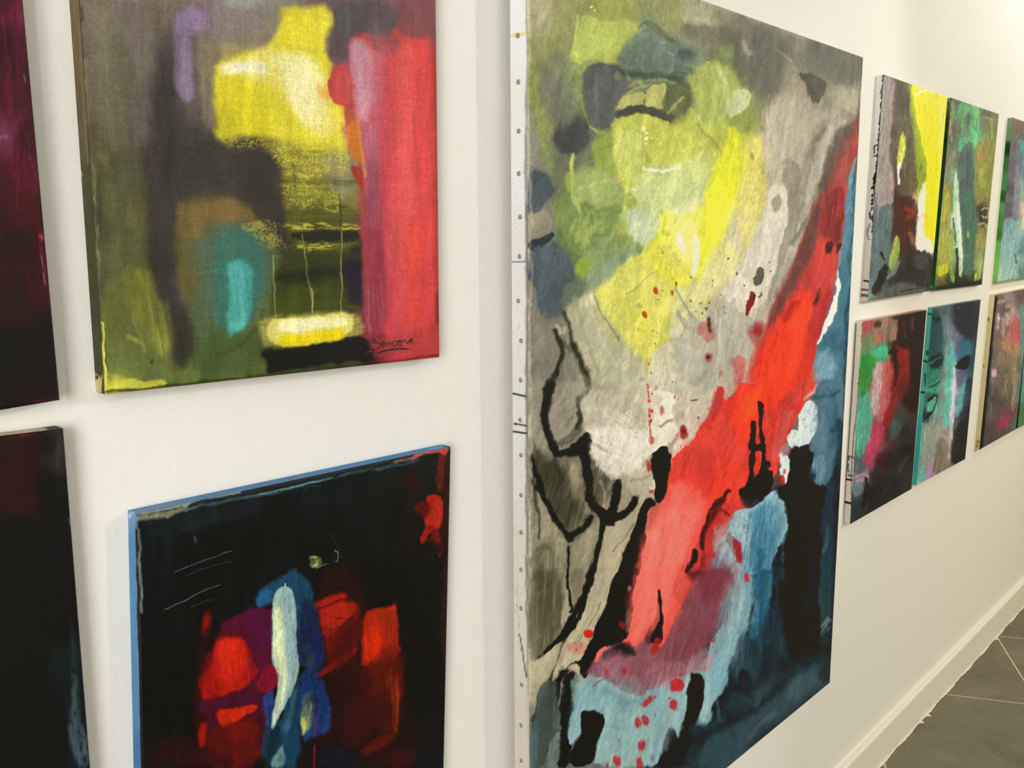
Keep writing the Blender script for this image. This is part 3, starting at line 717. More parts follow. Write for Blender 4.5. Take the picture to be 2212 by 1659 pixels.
    # black shapes over the pool
    A.poly('510,850 540,842 570,870 600,880 635,880 625,940 590,1000 580,1080 550,1186 420,1186 440,1080 490,1000 485,940 500,890', '0c0f12', 3, 1, 4)
    A.poly('1180,625 1200,620 1217,640 1215,740 1190,900 1150,1000 1130,1186 930,1186 960,1100 980,1000 1010,945 1040,950 1060,1005 1080,985 1110,900 1140,740 1160,660', '0b0e13', 3, 1, 4)
    # deep blue black right
    A.poly('1510,0 1760,0 1740,160 1800,-10 1995,-10 1975,660 1970,690 1360,1186 930,1186 1100,960 1200,940 1225,940 1250,880 1260,820 1300,760 1340,740 1380,740 1370,600 1400,480 1420,420 1480,330 1500,140', '0c141b', 8, 1, 5)
    A.poly('1510,0 1640,0 1620,180 1600,300 1560,480 1520,420 1480,420 1500,300', '2c5870', 18, .95, 12, tex=((85, 60, 8, .1, .5, .5),))
    A.line('1540,0 1530,200 1555,460', '4f86a4', 12, 14, .85, 7)
    A.line('1620,20 1600,160', '406c84', 14, 14, .8, 8)
    A.poly('1400,440 1480,400 1560,440 1600,480 1560,620 1500,700 1420,680 1370,640', '33505f', 26, .85, 14, tex=((75, 40, 10, .2, .6, .6),))
    A.poly('1640,300 1680,280 1680,420 1640,480', '24404e', 16, .7, 10)
    A.poly('1700,420 1770,380 1760,480 1700,560 1680,500', '22323c', 14, .8, 8)
    A.line('1660,400 1640,560 1600,660 1520,790', '1f303a', 24, 18, .8, 8)
    A.line('1570,700 1530,790', '3b4f5a', 16, 8, .8, 5)
    A.line('1300,780 1305,900', '3a5560', 10, 9, .8, 4)
    A.poly('1360,740 1440,740 1420,760 1380,770', '3c5c68', 10, .7, 6)
    A.poly('1440,580 1480,600 1520,700 1500,760 1440,740 1420,660', '07090d', 12, .8, 8)
    A.line('1720,60 1716,150', '3a5060', 8, 8, .8, 4)
    A.line('1690,0 1690,60', '2a3c48', 12, 12, .8, 4)
    A.poly('1910,0 1990,-10 1980,300 1920,360 1890,200', '1c313a', 18, .85, 8)
    A.line('1940,0 1925,200 1910,420', '2e4550', 10, 16, .7, 5)
    A.line('1980,300 1940,350 1920,380', '77857f', 8, 6, .85, 5)
    A.line('1978,345 1950,370 1930,395', '6a766e', 4, 4, .85, 4)
    A.poly('1980,560 1900,560 1800,620 1640,760 1480,880 1300,960 1200,1040 1140,1186 1360,1186 1600,960 1860,760 1975,680', '2a4450', 26, .9, 10, tex=((-38, 120, 16, .0, .45, .4),))
    A.poly('1700,700 1860,600 1950,620 1860,720 1700,820', '3a5560', 26, .65, 14)
    A.poly('1900,560 1980,540 1975,650 1900,690', '121a1e', 14, .8, 8)
    A.line('1860,740 1600,940 1380,1130', '1c3340', 12, 14, .6, 8)
    A.line('1500,1000 1560,920 1640,860', '4c6470', 12, 14, .6, 6)
    A.poly('1100,1060 1180,1040 1200,1186 1100,1186', '20343c', 26, .6, 10)
    # small drops
    A.poly('1025,670 1060,640 1100,650 1108,690 1090,725 1050,730 1020,700', 'b22c36', 3, .98, 4)
    A.spots('1480,50,15', 'b83040', 3, .95, 2, asp=2)
    A.spots('740,605,13 786,620,9', '9c2c34', 4, .95, 2, asp=1.4)
    A.spots('1073,622,7 1023,762,8 918,770,14 1048,805,18 870,895,19 826,912,20 935,862,6 710,1015,7 843,1045,19 695,1138,18 828,1155,19 640,1180,12 585,600,7 1115,550,6 1278,415,6', 'a3303e', 3, .95, 2, asp=1.7)
    A.line('860,800 900,790 930,760', 'a8303c', 14, 4, .95, 4)
    A.line('570,700 620,660', '9c2c38', 6, 4, .9, 4)
    A.line('1250,370 1270,320', 'a83848', 8, 6, .85, 5)
    A.line('1215,440 1250,420', '9c3c4a', 8, 8, .8, 6)
    A.spots('908,1125,12', '6a5a76', 5, .9, 3, asp=1.6)
    A.spray('1200,260,1420,480', 40, '7a3a4e', (1, 4), .7, 1.5, 2)
    A.spray('600,560,1250,700', 30, '5a2f3c', (1, 4), .6, 1.4, 14)
    A.spray('860,800,960,880', 10, '8a3040', (1, 4), .8, 1.5, 15)
    A.spots('1480,125,4 1477,130,3', 'a04060', 2, .8, 1)
    # -------- second pass over the cloud
    A.frame(1120, 0, .651)
    A.poly('205,45 260,60 395,62 402,118 350,160 322,196 240,198 200,205 176,212 190,120', 'a9b463', 5, .55, 5, tex=(55, 40, 8, .2, .55, .6))
    A.line('205,50 190,120 178,205', 'c2cb7c', 5, 4, .6, 2)
    A.poly('230,30 330,0 420,20 440,80 380,60 260,55', '8f9252', 14, .55, 8, tex=(40, 30, 8, .3, .6, .8))
    A.poly('345,190 425,105 470,120 530,165 620,205 570,262 500,255 440,262 340,245', '667a72', 12, .6, 8, tex=(5, 40, 4, .25, .6, .8))
    A.line('350,240 440,255 520,258 580,240', '3f4a46', 12, 9, .7, 6, tex=(3, 30, 4, .1, .5, .7))
    A.line('400,95 440,70 500,130 540,165', '56604c', 6, 5, .6, 6)
    A.poly('225,225 350,220 372,275 350,330 330,390 290,430 250,420 222,350 212,270', '4c4b48', 10, .6, 8, tex=(90, 40, 3, .1, .5, .5))
    A.line('362,235 380,270 420,285', '8f9868', 5, 3, .8, 4)
    A.poly('330,350 352,325 410,305 425,318 412,335 360,345 335,385 322,375', 'a5a468', 2.5, .92, 3)
    A.poly('428,290 492,282 485,310 455,350 430,362 422,330', '9da062', 2.5, .92, 3)
    A.poly('492,285 540,275 580,320 560,380 510,400 480,385 490,330', '5a5c40', 9, .75, 8, tex=(60, 16, 4, .2, .55, .6))
    A.line('335,378 380,366 440,372 490,388', '47443d', 11, 5, .85, 4)
    A.line('545,325 520,350 505,385', '8b8f5a', 4, 3, .7, 4)
    A.poly('115,400 170,370 230,400 232,470 180,515 120,495', '444543', 14, .7, 8)
    A.poly('40,180 90,220 120,330 130,420 90,400 50,300', '66665c', 26, .45, 12)
    A.line('45,200 60,330 90,480 110,560', '7c8c44', 10, 16, .5, 6)
    A.poly('560,220 640,190 720,250 740,330 700,400 620,420 570,330', 'a3ad5f', 22, .45, 12, tex=(100, 30, 6, .25, .55, .9))
    A.line('600,230 615,300 640,380', '8d9650', 8, 9, .5, 8)
    A.line('660,215 690,260 700,330 680,380', 'c3cb8e', 5, 5, .6, 6)
    A.poly('695,320 740,290 775,305 772,345 740,375 705,390 690,365', 'bcc69c', 5, .75, 5)
    A.poly('620,150 720,140 750,240 730,300 690,230 640,200', '6b7048', 18, .55, 12)
    A.poly('540,80 640,70 740,100 750,170 640,140 550,120', '6a665a', 18, .55, 10, tex=(15, 30, 8, .25, .6, .8))
    A.poly('770,110 860,120 880,220 850,330 810,320 780,230', '5f5c53', 24, .6, 14, tex=(80, 30, 8, .2, .6, .6))
    A.poly('940,130 1140,190 1140,260 1040,240 950,200', '65635a', 26, .55, 14, tex=(75, 30, 8, .2, .6, .6))
    A.poly('800,330 900,280 980,330 960,450 900,560 830,560 805,440', 'b7ad9c', 22, .5, 14, tex=((85, 24, 5, .35, .6, 1),))
    A.line('880,540 900,530 925,560 930,640 905,680', '8b8374', 9, 5, .6, 5)
    A.line('1020,400 980,480 940,580 900,760', '7c776b', 12, 10, .6, 7)
    A.line('1060,380 1020,480 980,600 950,700', 'a7a298', 12, 9, .6, 6)
    A.line('1120,400 1060,500 1010,640 960,760', '5a4c48', 14, 16, .6, 8)
    A.poly('320,440 360,430 410,450 415,540 400,610 350,600 320,540', 'c2ca76', 12, .6, 8)
    A.line('412,440 418,520 405,580', '9aa15e', 4, 7, .6, 4)
    A.line('560,370 600,420 650,480', '8a9048', 6, 5, .7, 4)
    A.poly('560,370 590,365 640,430 660,480 600,450', 'b9ba55', 10, .5, 5)
    A.line('430,565 480,572 535,550', 'dfe3bd', 5, 4, .85, 3)
    A.line('440,578 500,578', '93a068', 4, 5, .5)
    A.poly('250,440 320,440 330,560 300,580 255,520', '85924a', 16, .6, 10)
    A.poly('170,560 260,545 340,600 345,670 260,690 180,640', '92a061', 12, .5, 8, tex=(20, 24, 5, .25, .55, .8))
    A.poly('190,700 260,680 300,740 240,830 200,790', '98a561', 10, .6, 12, tex=((60, 7, 4, .42, .58, 1),))
    A.line('175,520 178,580 182,640 200,700', 'aab464', 5, 3, .7, 3)
    A.poly('370,700 400,695 450,700 455,790 420,820 380,790', 'b5c2a6', 10, .6, 5, tex=(85, 20, 4, .2, .5, .6))
    # -------- third pass, slate and olive veils
    A.frame(1080, 0, .47281)
    A.poly('135,120 330,60 360,200 330,330 200,260 150,240', '8b8d60', 30, .45, 14, tex=(70, 40, 10, .2, .6, .6))
    A.poly('195,250 290,230 350,330 350,480 330,560 240,560 200,440', '6e6f63', 30, .6, 14)
    A.poly('380,310 500,285 580,335 622,362 600,410 552,460 540,540 490,580 410,588 378,500 368,400', '5c5e5c', 9, .75, 8, tex=((92, 50, 3, .0, .5, .4),))
    A.line('440,330 450,450 440,540', '6d6f72', 12, 14, .5, 6, tex=(92, 40, 2, .35, .6, 1))
    A.line('500,320 505,430', '686a6c', 10, 12, .5, 6, tex=(92, 40, 2, .35, .6, 1))
    A.spots('545,350,16', '86905c', 9, .7, 5)
    A.poly('560,205 640,150 700,140 750,180 870,230 880,330 800,365 700,360 600,340', '6c7868', 14, .6, 10, tex=((5, 50, 5, .2, .55, .8),))
    A.line('600,190 680,165 740,190', '8a947f', 16, 14, .55, 8, tex=(5, 30, 5, .25, .6, .8))
    A.line('770,240 800,260 780,330', '8fa096', 8, 10, .5, 6)
    A.line('575,325 660,345 760,350 830,375 865,410', '454a40', 13, 12, .7, 7)
    A.spots('850,255,26', '4c5048', 14, .7, 8)
    A.poly('765,400 840,390 880,440 880,520 820,560 770,580 750,530', '5f6044', 14, .6, 10, tex=(60, 16, 5, .2, .55, .7))
    A.poly('538,525 545,478 590,436 668,420 672,450 610,478 565,505', 'aaa86c', 2.5, .85, 4)
    A.poly('672,500 668,470 690,398 728,388 766,390 755,440 715,492', 'a3a368', 2.5, .85, 4)
    A.line('762,520 800,480 835,450', '9a9e66', 5, 3, .7, 5)
    A.line('556,520 640,508 740,522 775,538', '4c473f', 15, 6, .75, 5)
    A.line('600,395 660,372 740,366 800,380', '8a9064', 7, 5, .6, 6)
    A.poly('245,600 300,560 385,568 402,640 372,702 300,702 250,662', '4a494a', 16, .75, 8)
    A.poly('420,590 500,600 560,560 520,660 530,720 470,700 440,640', '7f8a48', 18, .55, 10)
    A.line('324,700 328,790 335,900', 'b2ba74', 5, 4, .75, 3)
    A.poly('350,790 450,760 540,810 562,860 540,930 430,950 340,900', '95a268', 14, .55, 9, tex=(20, 26, 6, .2, .55, .8))
    A.line('370,850 450,830 540,830', 'a8b27c', 8, 8, .5, 6)
    A.poly('850,135 960,110 1060,120 1105,170 1090,220 960,200 870,210', '6d6a5c', 20, .55, 12, tex=(15, 40, 10, .2, .6, .6))
    A.line('840,90 900,85 960,100', 'b0ae8c', 9, 9, .6, 6)
    A.poly('1060,150 1110,170 1105,290 1140,380 1100,400 1060,300 1040,210', '5c5a50', 16, .55, 12)
    A.poly('1150,210 1269,140 1269,470 1200,480 1150,400', '67645a', 30, .5, 14)
    A.line('1120,190 1130,260 1150,240', 'a29c8c', 9, 9, .6, 6)
    A.poly('1000,210 1050,200 1070,250 1040,290 1000,260', '87905f', 12, .6, 8)
    A.poly('880,330 960,280 1050,300 1090,400 1060,480 1040,560 960,560 900,480', 'a0ab5e', 24, .5, 12, tex=(110, 40, 8, .2, .55, .8))
    A.line('1000,320 1030,370 1025,440 1045,500', 'bcc68a', 9, 7, .6, 8)
    A.line('960,300 1000,420', 'b0ba74', 6, 6, .5, 6)
    A.poly('1040,540 1058,480 1082,422 1128,402 1156,436 1150,482 1110,512 1062,545', 'b9c295', 4, .8, 5)
    A.poly('1095,520 1150,510 1192,580 1150,620 1100,590', '86914e', 16, .55, 9)
    A.poly('840,500 900,500 960,560 1000,660 960,680 880,600 830,570', 'a6ac58', 14, .5, 8)
    A.line('910,560 950,610 990,665', '868c48', 6, 5, .6, 4)
    A.poly('1035,575 1092,590 1085,720 1062,952 915,952 955,790 1028,660', 'd3d83a', 16, .55, 8, tex=(78, 60, 10, .1, .5, .5))
    A.poly('1100,640 1195,560 1212,952 1080,952 1090,760', 'c6c06c', 20, .5, 12)
    A.spots('1152,715,9', '8f8a50', 4, .8, 3, asp=1.9)
    A.poly('660,790 800,770 930,800 920,952 640,952', 'c0c992', 30, .5, 12)
    A.line('670,760 740,782 820,758', '8f9c66', 8, 7, .45, 4)
    A.line('690,785 770,785 826,762', 'e0e4c4', 5, 3, .8, 3)
    A.poly('530,600 600,570 650,620 655,760 610,845 550,780 520,700', 'bdc56c', 12, .5, 8)
    A.poly('135,760 230,790 245,860 200,952 135,952', '50555a', 12, .7, 8, tex=(90, 40, 5, .1, .5, .5))
    # -------- second pass over the lower half
    A.frame(1080, 821, .88)
    A.poly('100,60 140,20 190,40 200,110 150,170 115,130', '8f897a', 12, .5, 10, tex=(80, 20, 5, .2, .6, .5))
    A.line('128,8 110,50 104,90 116,130 132,168', '1d1c18', 8, 5, .85, 4)
    A.line('150,160 190,130 205,105 195,60', '4f4b3e', 4, 4, .7, 3)
    A.poly('165,160 190,145 212,128 220,150 212,172 180,178', '1b1a16', 4, .9, 3)
    A.line('135,180 170,186 215,170', '1f1e19', 7, 4, .85, 3)
    A.poly('76,180 130,200 190,260 220,330 200,380 170,396 140,350 100,290', '3a372c', 20, .62, 12, tex=((65, 30, 4, .2, .55, .6),))
    A.line('80,190 100,270 130,330 165,385 200,370 222,340', '15140f', 6, 5, .9, 4)
    A.line('205,185 212,240 228,300 250,335 280,350', '12110e', 10, 5, .9, 5)
    A.line('290,256 286,300 272,340', '0f0e0c', 8, 2.4, .95, 2)
    A.line('330,290 318,320 290,342 262,350', '0f0e0c', 8, 2.4, .95, 3)
    A.poly('215,230 260,240 262,290 240,320 222,290', '56503f', 12, .7, 8, tex=(70, 14, 3, .3, .6, .9))
    A.line('255,345 250,400 225,480 200,560 170,620 110,668', '14130f', 6, 2.5, .9, 3)
    A.line('168,420 166,480 172,570', '1b1a16', 3, 1.6, .9, 2)
    A.poly('80,400 140,380 160,480 150,600 90,640 82,560', '514d3e', 24, .45, 14, tex=((88, 40, 4, .3, .6, 1),))
    A.poly('200,30 290,10 340,40 350,110 330,130 260,60', 'b3ad9c', 20, .5, 10, tex=((60, 60, 3, .3, .6, 1),))
    A.poly('215,120 300,60 360,120 380,160 340,210 290,240 230,190', 'ddd9ce', 20, .45, 12, tex=((150, 60, 3, .3, .55, 1),))
    # red: one continuous flow down to the purple
    A.poly('400,300 440,310 480,360 470,440 440,520 410,600 330,640 312,640 330,520 350,400', 'f26f66', 26, .75, 10, tex=((70, 60, 12, .0, .35, .4),))
    A.poly('470,340 500,380 500,450 470,500 440,560 420,620 400,600 440,480', 'e0483f', 20, .6, 10, tex=((65, 40, 6, .2, .55, .7),))
    A.poly('430,200 520,140 590,200 580,290 520,330 470,300 440,260', 'cf3f38', 34, .4, 14)
    A.poly('480,400 540,300 575,300 560,380 520,440 480,500', '8f2a2c', 14, .55, 8, tex=((60, 20, 5, .2, .5, .7),))
    A.line('565,270 545,300 520,310 505,370 498,420', '35161a', 4, 2, .9, 3)
    A.poly('475,415 488,425 486,450 470,465 455,480 450,470 468,450', '1a1012', 2.5, .97, 2)
    A.poly('450,470 490,462 500,480 470,500', '5a2428', 9, .7, 4)
    A.poly('520,430 560,400 600,440 590,520 560,600 520,660 450,720 380,760 330,740 380,700 430,640 480,560 500,480', '6f3240', 26, .6, 12, tex=((60, 30, 6, .25, .55, .8),))
    A.poly('250,680 330,655 400,680 400,720 350,750 270,720', '8d5c68', 16, .55, 10, tex=((30, 16, 5, .3, .6, .8),))
    A.poly('380,520 392,512 398,560 404,590 398,610 402,640 385,650 375,630 388,600 392,570', '150f12', 2, .98, 1.5)
    A.poly('270,655 300,640 325,655 345,680 310,680', '241c22', 8, .85, 5)
    A.line('392,640 384,660 378,672', '9a2a26', 6, 3, .85, 3)
    A.line('242,690 250,672 262,662', 'f26a60', 4, 1, .95, 1)
    # blue fall: broken, darker towards the right
    A.poly('520,380 570,330 600,340 600,420 580,470 540,440', '93abb4', 10, .6, 8, tex=((88, 14, 3, .2, .5, .8),))
    A.poly('600,330 650,290 690,330 700,400 670,470 650,600 640,640 620,560 600,460', '2f6482', 20, .7, 10, tex=((82, 40, 5, .25, .55, .9),))
    A.poly('650,280 700,300 712,360 690,420 660,360', '7f9cac', 8, .55, 8, tex=((75, 14, 3, .3, .6, .9),))
    A.poly('570,480 620,470 625,560 600,640 560,700 530,700 540,600', '86a6b0', 18, .65, 10, tex=((80, 30, 5, .25, .55, .8),))
    A.line('640,420 632,520 640,600 645,640', '1d4c6a', 9, 9, .7, 7)
    A.line('610,480 604,560 580,640', '577f93', 7, 9, .6, 6)
    A.poly('640,600 690,520 720,600 700,680 640,720 600,700', '152833', 18, .75, 10, tex=((80, 20, 5, .25, .55, .9),))
    A.line('690,470 680,540 660,640', '315468', 6, 8, .6, 7, tex=((85, 14, 3, .35, .6, 1),))
    A.line('720,520 700,600 690,660', '27424f', 6, 8, .6, 6)
    A.poly('200,730 300,720 400,760 420,860 330,940 250,900 180,860 170,800', '75999f', 30, .6, 14, tex=((60, 30, 8, .25, .6, .9),))
    A.line('260,760 300,790 350,780', '5c8288', 8, 8, .55, 8)
    A.line('440,740 420,840 400,900', '9db3b4', 9, 12, .5, 6)
    A.line('520,730 500,800 496,840', '9fb6bc', 7, 9, .5, 5)
    A.poly('470,720 482,716 498,722 502,760 490,840 470,900 430,930 432,900 450,840 462,770', '0b0e12', 2.5, .98, 3)
    A.poly('206,812 230,810 262,822 256,850 236,900 215,952 180,952 200,880 202,840', '0c0f12', 2.5, .98, 3)
    A.poly('100,740 160,740 190,720 180,800 150,860 140,952 76,952 84,820', '3c4644', 22, .5, 10, tex=((88, 40, 4, .25, .55, .9),))
    A.line('160,720 170,790 150,860 160,930', '0f1112', 9, 6, .8, 6)
    # black mass and its blue edges on the right
    A.poly('715,165 755,160 760,200 775,250 770,320 790,420 780,560 790,680 740,720 690,640 700,520 716,400 700,300 674,290 680,262 712,262', '0a0d12', 6, .8, 5)
    A.poly('770,60 830,40 835,140 820,260 800,300 770,250 762,180 775,120', '3d5c70', 24, .45, 12, tex=((82, 40, 6, .25, .55, .9),))
    A.line('800,320 812,420 808,540 800,640', '22404f', 9, 12, .6, 8, tex=((88, 30, 4, .25, .55, .8),))
    A.line('765,420 770,500 760,560', '1b2c36', 8, 10, .6, 8)
    A.line('790,600 806,585', '7d8a82', 4, 4, .8, 3)
    A.poly('560,740 640,700 700,740 620,800 540,800', '16262f', 20, .6, 12)
    A.line('480,860 600,800 700,720 790,690', '2c4a58', 16, 20, .5, 10, tex=((-35, 60, 6, .25, .55, .9),))
    A.spots('436,745,16', 'b02a34', 2.5, .97, 2)
    A.spots('590,430,8 608,486,6', 'b02c34', 2, .95, 2, asp=2)
    A.poly('568,398 590,392 600,430 598,452 582,440', '8c2630', 3, .9, 4)
    A.spots('356,832,7 338,838,7 430,796,8 348,893,9 286,935,8 341,940,9 362,790,6 374,782,6 300,716,5 262,718,5', 'a3303e', 2, .95, 2, asp=1.6)
    A.frame(0, 0, 1)
    # rubbed left margin along the fold
    A.line('1142,0 1144,400 1146,900 1146,1300', 'c4bea8', 3, 3, .45, 3, tex=(90, 50, 3, .25, .6, 1))
    A.line('1862,126 1842,500 1820,900 1797,1450', '2a2a26', 1, 2, .5)
    A.lift(1.11, 1.10, 1.045)
    A.cloud(.13, 60, 26, 75, 21)
    A.cloud(.07, 5, 3, 70, 45)
    A.cloud(.10, 14, 9, 60, 33, .10)
    A.mottle(.05, 90, 3, 3, 8)


def edge_large(A):
    A.frame(0, 0, 1)
    A.field('1120,0,ffffff 1120,300,faf9f2 1120,600,f3f0e6 1120,900,eeeade 1120,1300,e6dfd0 1120,1659,e0d6c6', power=2)
    # paint folded over the edge in an uneven dark line
    A.line('1137,200 1136,430 1141,520 1142,620 1136,900 1138,960 1139,1350 1141,1500', '6e6a5a', 2, 2, .7, 3, ws=20)
    A.poly('1135,0 1146,0 1146,440 1138,440 1137,300 1135,180 1138,120', 'b2a898', 2, .9, 2, sm=0)
    A.poly('1134,440 1150,440 1150,640 1136,640', '78746a', 3, .8, 2, sm=0)
    A.poly('1136,640 1150,640 1152,1400 1139,1400', '8a8474', 3, .75, 2, sm=0)
    A.poly('1139,1400 1150,1400 1150,1659 1144,1659 1139,1560', 'c9c0aa', 3, .7, 2, sm=0)
    A.line('1104,78 1118,75 1136,72', 'ece68a', 4, 3, .8, 2)
    A.line('1104,566 1136,565', '6f8f98', 1.6, 1.2, .9)
    A.line('1107,850 1126,854 1135,856', '3c3a30', 2, 1.2, .95)
    A.line('1112,915 1138,920', '4a483a', 1.8, 1.2, .9)
    A.line('1108,932 1136,936', '3c3a30', 2, 1.2, .95)
    A.spots('1113,916,2.5', '26241c', 1, 1, .3)
    A.line('1120,1255 1118,1300 1121,1350', 'a09a86', 3, 3, .6, 4, tex=(90, 8, 3, .4, .6, 1))
    A.line('1122,1370 1128,1400 1133,1440 1137,1462', '3a382c', 1.2, 1, .9)
    A.spray('1108,440,1130,1300', 50, 'c4c0b0', (.6, 2), .5, 1.6, 31)
def art_yellow(A):
    K = 0.54264
    A.wobble((4, 45), (1.8, 12), (.7, 4))
    W = (90, 60, 2.5, .1, .6, .45)          # vertical bristle marks
    Hh = (0, 60, 2.0, .2, .6, .5)           # sideways bristle marks
    A.frame(0, 0, 1)
    A.field('180,0,776b60 180,150,6b6152 190,300,5c563f 210,450,52523a 215,600,57583a 230,700,68703a 240,800,80893f 250,835,b4b44a '
            '260,20,7a7068 300,100,7a7264 240,150,74705a 260,250,6b6550 320,250,6a6458 260,400,5b5c42 300,450,5c5c3e 260,560,636a3e 300,640,77793a 290,740,67703c 360,780,5a6038 '
            '360,20,6f6558 380,120,584f50 350,230,4e4744 350,340,3f3b36 350,450,403e38 360,560,3c3b31 370,650,41423a 390,740,454a33 400,820,5e6a3a '
            '430,40,7a6c6c 440,120,6c6258 440,200,5e564e 450,270,565048 450,320,4a4540 470,370,423e3a 420,430,6a5c38 470,430,715f3c 430,520,566048 400,620,5c5a38 430,680,536044 460,760,4d5c34 500,800,59663c '
            '530,30,8a8a80 560,60,7d746a 560,20,8c8e7e 510,110,90865a 550,340,3d3a34 580,380,3b3832 600,440,3a382f 580,300,6a6438 620,300,9a963a 680,300,b0a850 '
            '640,350,7c7838 700,360,8a8452 740,340,8d8868 640,420,6a6a30 700,430,6a6c30 740,400,787a48 620,500,3f4028 700,500,34351f 600,560,4b4d28 700,560,3f4220 760,560,2e2f22 640,640,4c5224 720,640,42481f 770,620,3a3530 '
            '700,100,6a5a58 740,60,5c5250 780,20,6a5c5c 840,30,6a5454 900,20,7d5354 930,60,8a4a4a 750,130,7a4e4c 760,200,a03c3c 770,280,b06a6a '
            '800,100,b08086 790,200,c4707a 790,250,d4707c 830,120,a85a5e 860,100,c0464a 870,200,d4484e 920,200,c03c40 830,300,c4505a 870,400,d8403e 930,400,b43634 800,400,a04a54 810,500,8c404a 870,600,dc3c36 930,600,b83430 820,620,8c3a40 860,720,c43c3a 930,740,b04440 800,720,7c3a3c '
            '550,700,545c34 600,780,33341f 700,770,1f2018 780,760,2c2620 560,820,4f5c30', ax=1.25, ay=.75, power=2.4, wob=8, ws=25)
    A.frame(0, 0, K)
    # left: veils of brown grey and olive
    A.poly('310,0 460,0 440,300 400,480 340,500 320,200', '7d7064', 40, .5, 14, tex=W)
    A.line('430,40 440,300 450,560', '787c5a', 26, 34, .5, 10, tex=W)
    A.poly('460,60 620,60 640,420 560,600 470,520', '756a62', 50, .5, 14, tex=W)
    A.poly('640,180 700,260 700,460 860,560 900,700 720,780 680,900 700,1060 730,1220 760,1400 700,1450 650,1200 600,1000 590,700 600,400', '413d3a', 34, .8, 14, tex=(95, 80, 5, .0, .35, .3))
    A.poly('380,590 430,600 440,640 390,640', '74764a', 12, .6, 8, tex=Hh)
    A.poly('400,720 470,740 480,860 420,880', '727446', 26, .6, 10, tex=W)
    A.poly('500,760 590,800 580,960 500,940', '6c6a40', 26, .55, 12, tex=W)
    A.line('370,650 380,700 376,760 382,840', '8c8c60', 4, 4, .6, 5, tex=(90, 8, 3, .4, .6, 1))
    A.line('392,900 396,980 400,1040', '989870', 5, 4, .7, 5, tex=(90, 6, 3, .35, .6, 1))
    A.poly('380,880 560,900 560,1060 460,1100 400,1080', '5a6040', 30, .6, 12, tex=Hh)
    A.poly('500,1060 590,1070 630,1160 680,1240 690,1380 640,1430 580,1380 540,1320 500,1200', '8a8c3e', 26, .75, 12, tex=((97, 70, 3, .15, .55, .8),))
    A.line('560,1080 590,1180 610,1300 640,1400', 'a0a04a', 7, 8, .6, 6, tex=(95, 30, 3, .3, .6, .9))
    A.line('520,1240 540,1340 570,1400', '9a9c4c', 5, 6, .6, 6)
    A.poly('400,1120 500,1100 520,1340 560,1420 480,1480 410,1460', '6a743c', 30, .7, 12, tex=(95, 60, 4, .15, .55, .6))
    A.poly('420,1380 560,1400 700,1480 690,1530 430,1500', '64703e', 22, .8, 8, tex=(3, 80, 2, .1, .5, .5))
    A.poly('430,1520 520,1505 620,1510 670,1520 660,1545 520,1555 430,1568', 'c2c04c', 8, .9, 7, tex=((5, 30, 3, .1, .4, .5),))
    A.line('500,1340 550,1370', 'a6a84e', 8, 8, .7, 6)
    # violet hook
    A.poly('700,60 760,30 840,40 880,70 860,110 780,120 760,140 700,130', '8a7592', 18, .9, 9, tex=(15, 50, 5, .0, .35, .4))
    A.poly('700,80 760,110 770,220 765,300 775,380 750,420 715,400 690,340 700,220', '87738f', 13, .9, 8, tex=(92, 60, 4, .0, .35, .3))
    A.line('735,150 730,300 745,390', '94809a', 9, 10, .7, 5)
    A.line('775,150 785,280 790,420', '6b605e', 8, 12, .6)
    A.poly('785,150 850,140 855,300 860,480 830,520 800,440', '80755f', 14, .8, 8, tex=W)
    A.poly('860,30 1000,0 1032,60 1032,170 960,150 880,150 850,120', '786e66', 26, .7, 12)
    A.poly('700,560 880,580 1032,600 1160,680 1180,820 1140,860 900,780 720,800 660,700', '3e3b36', 26, .8, 14, tex=(10, 90, 6, -.1, .3, .3))
    A.poly('720,790 780,840 880,790 980,800 1020,850 1032,880 860,890 800,960 720,940 700,860', '78643e', 20, .85, 10, tex=Hh)
    A.poly('700,860 780,880 760,1000 760,1140 720,1120 690,980', '6c5f38', 22, .6, 10)
    A.poly('820,900 960,880 1032,900 1100,980 1120,1100 1040,1240 860,1340 800,1200 790,1020', '4f6450', 32, .75, 14, tex=Hh)
    A.poly('860,920 1000,900 1060,980 1060,1180 960,1350 860,1320 840,1120', '3c6a60', 30, .75, 12, tex=(92, 50, 4, .1, .5, .4))
    A.poly('905,1050 940,1035 1005,1065 1010,1150 995,1240 985,1300 940,1320 905,1340 895,1260 915,1180 900,1100', '4f9c92', 14, .95, 8, tex=(92, 60, 4, -.1, .3, .3))
    A.line('950,1070 945,1180 950,1290', '62b4aa', 24, 22, .85, 8, tex=(92, 60, 4, .0, .4, .4))
    A.line('965,1080 970,1200', '6cc0b4', 10, 14, .7, 6)
    A.poly('660,1250 730,1220 780,1300 760,1440 700,1480', '3c3b2c', 24, .7, 10)
    A.poly('780,1380 860,1400 1032,1280 1100,1340 1032,1450 900,1500 760,1480', '4a5634', 22, .75, 12, tex=(-20, 70, 3, .1, .5, .6))
    A.spots('605,1440,6', '2c3824', 3, .7, 2)
    A.line('880,1410 960,1380 1032,1300', '3a452c', 8, 10, .5, 5)
    # yellow window
    A.frame(500, 0, K)
    A.poly('180,30 260,20 400,30 410,90 370,170 400,240 410,400 445,420 445,540 460,600 420,640 300,600 200,560 120,540 20,540 -60,560 -60,480 -75,330 -60,240 20,230 60,190 160,170 200,110', 'd3c83c', 20, .95, 9, tex=((80, 60, 6, -.1, .3, .3),))
    A.poly('-75,330 0,320 140,340 180,520 100,540 0,520 -50,560 -60,480', 'ccc02e', 16, .8, 8, tex=W)
    A.poly('-70,430 0,420 40,560 -40,590', 'a8a22c', 20, .7, 12, tex=((90, 10, 3, .25, .55, 1),))
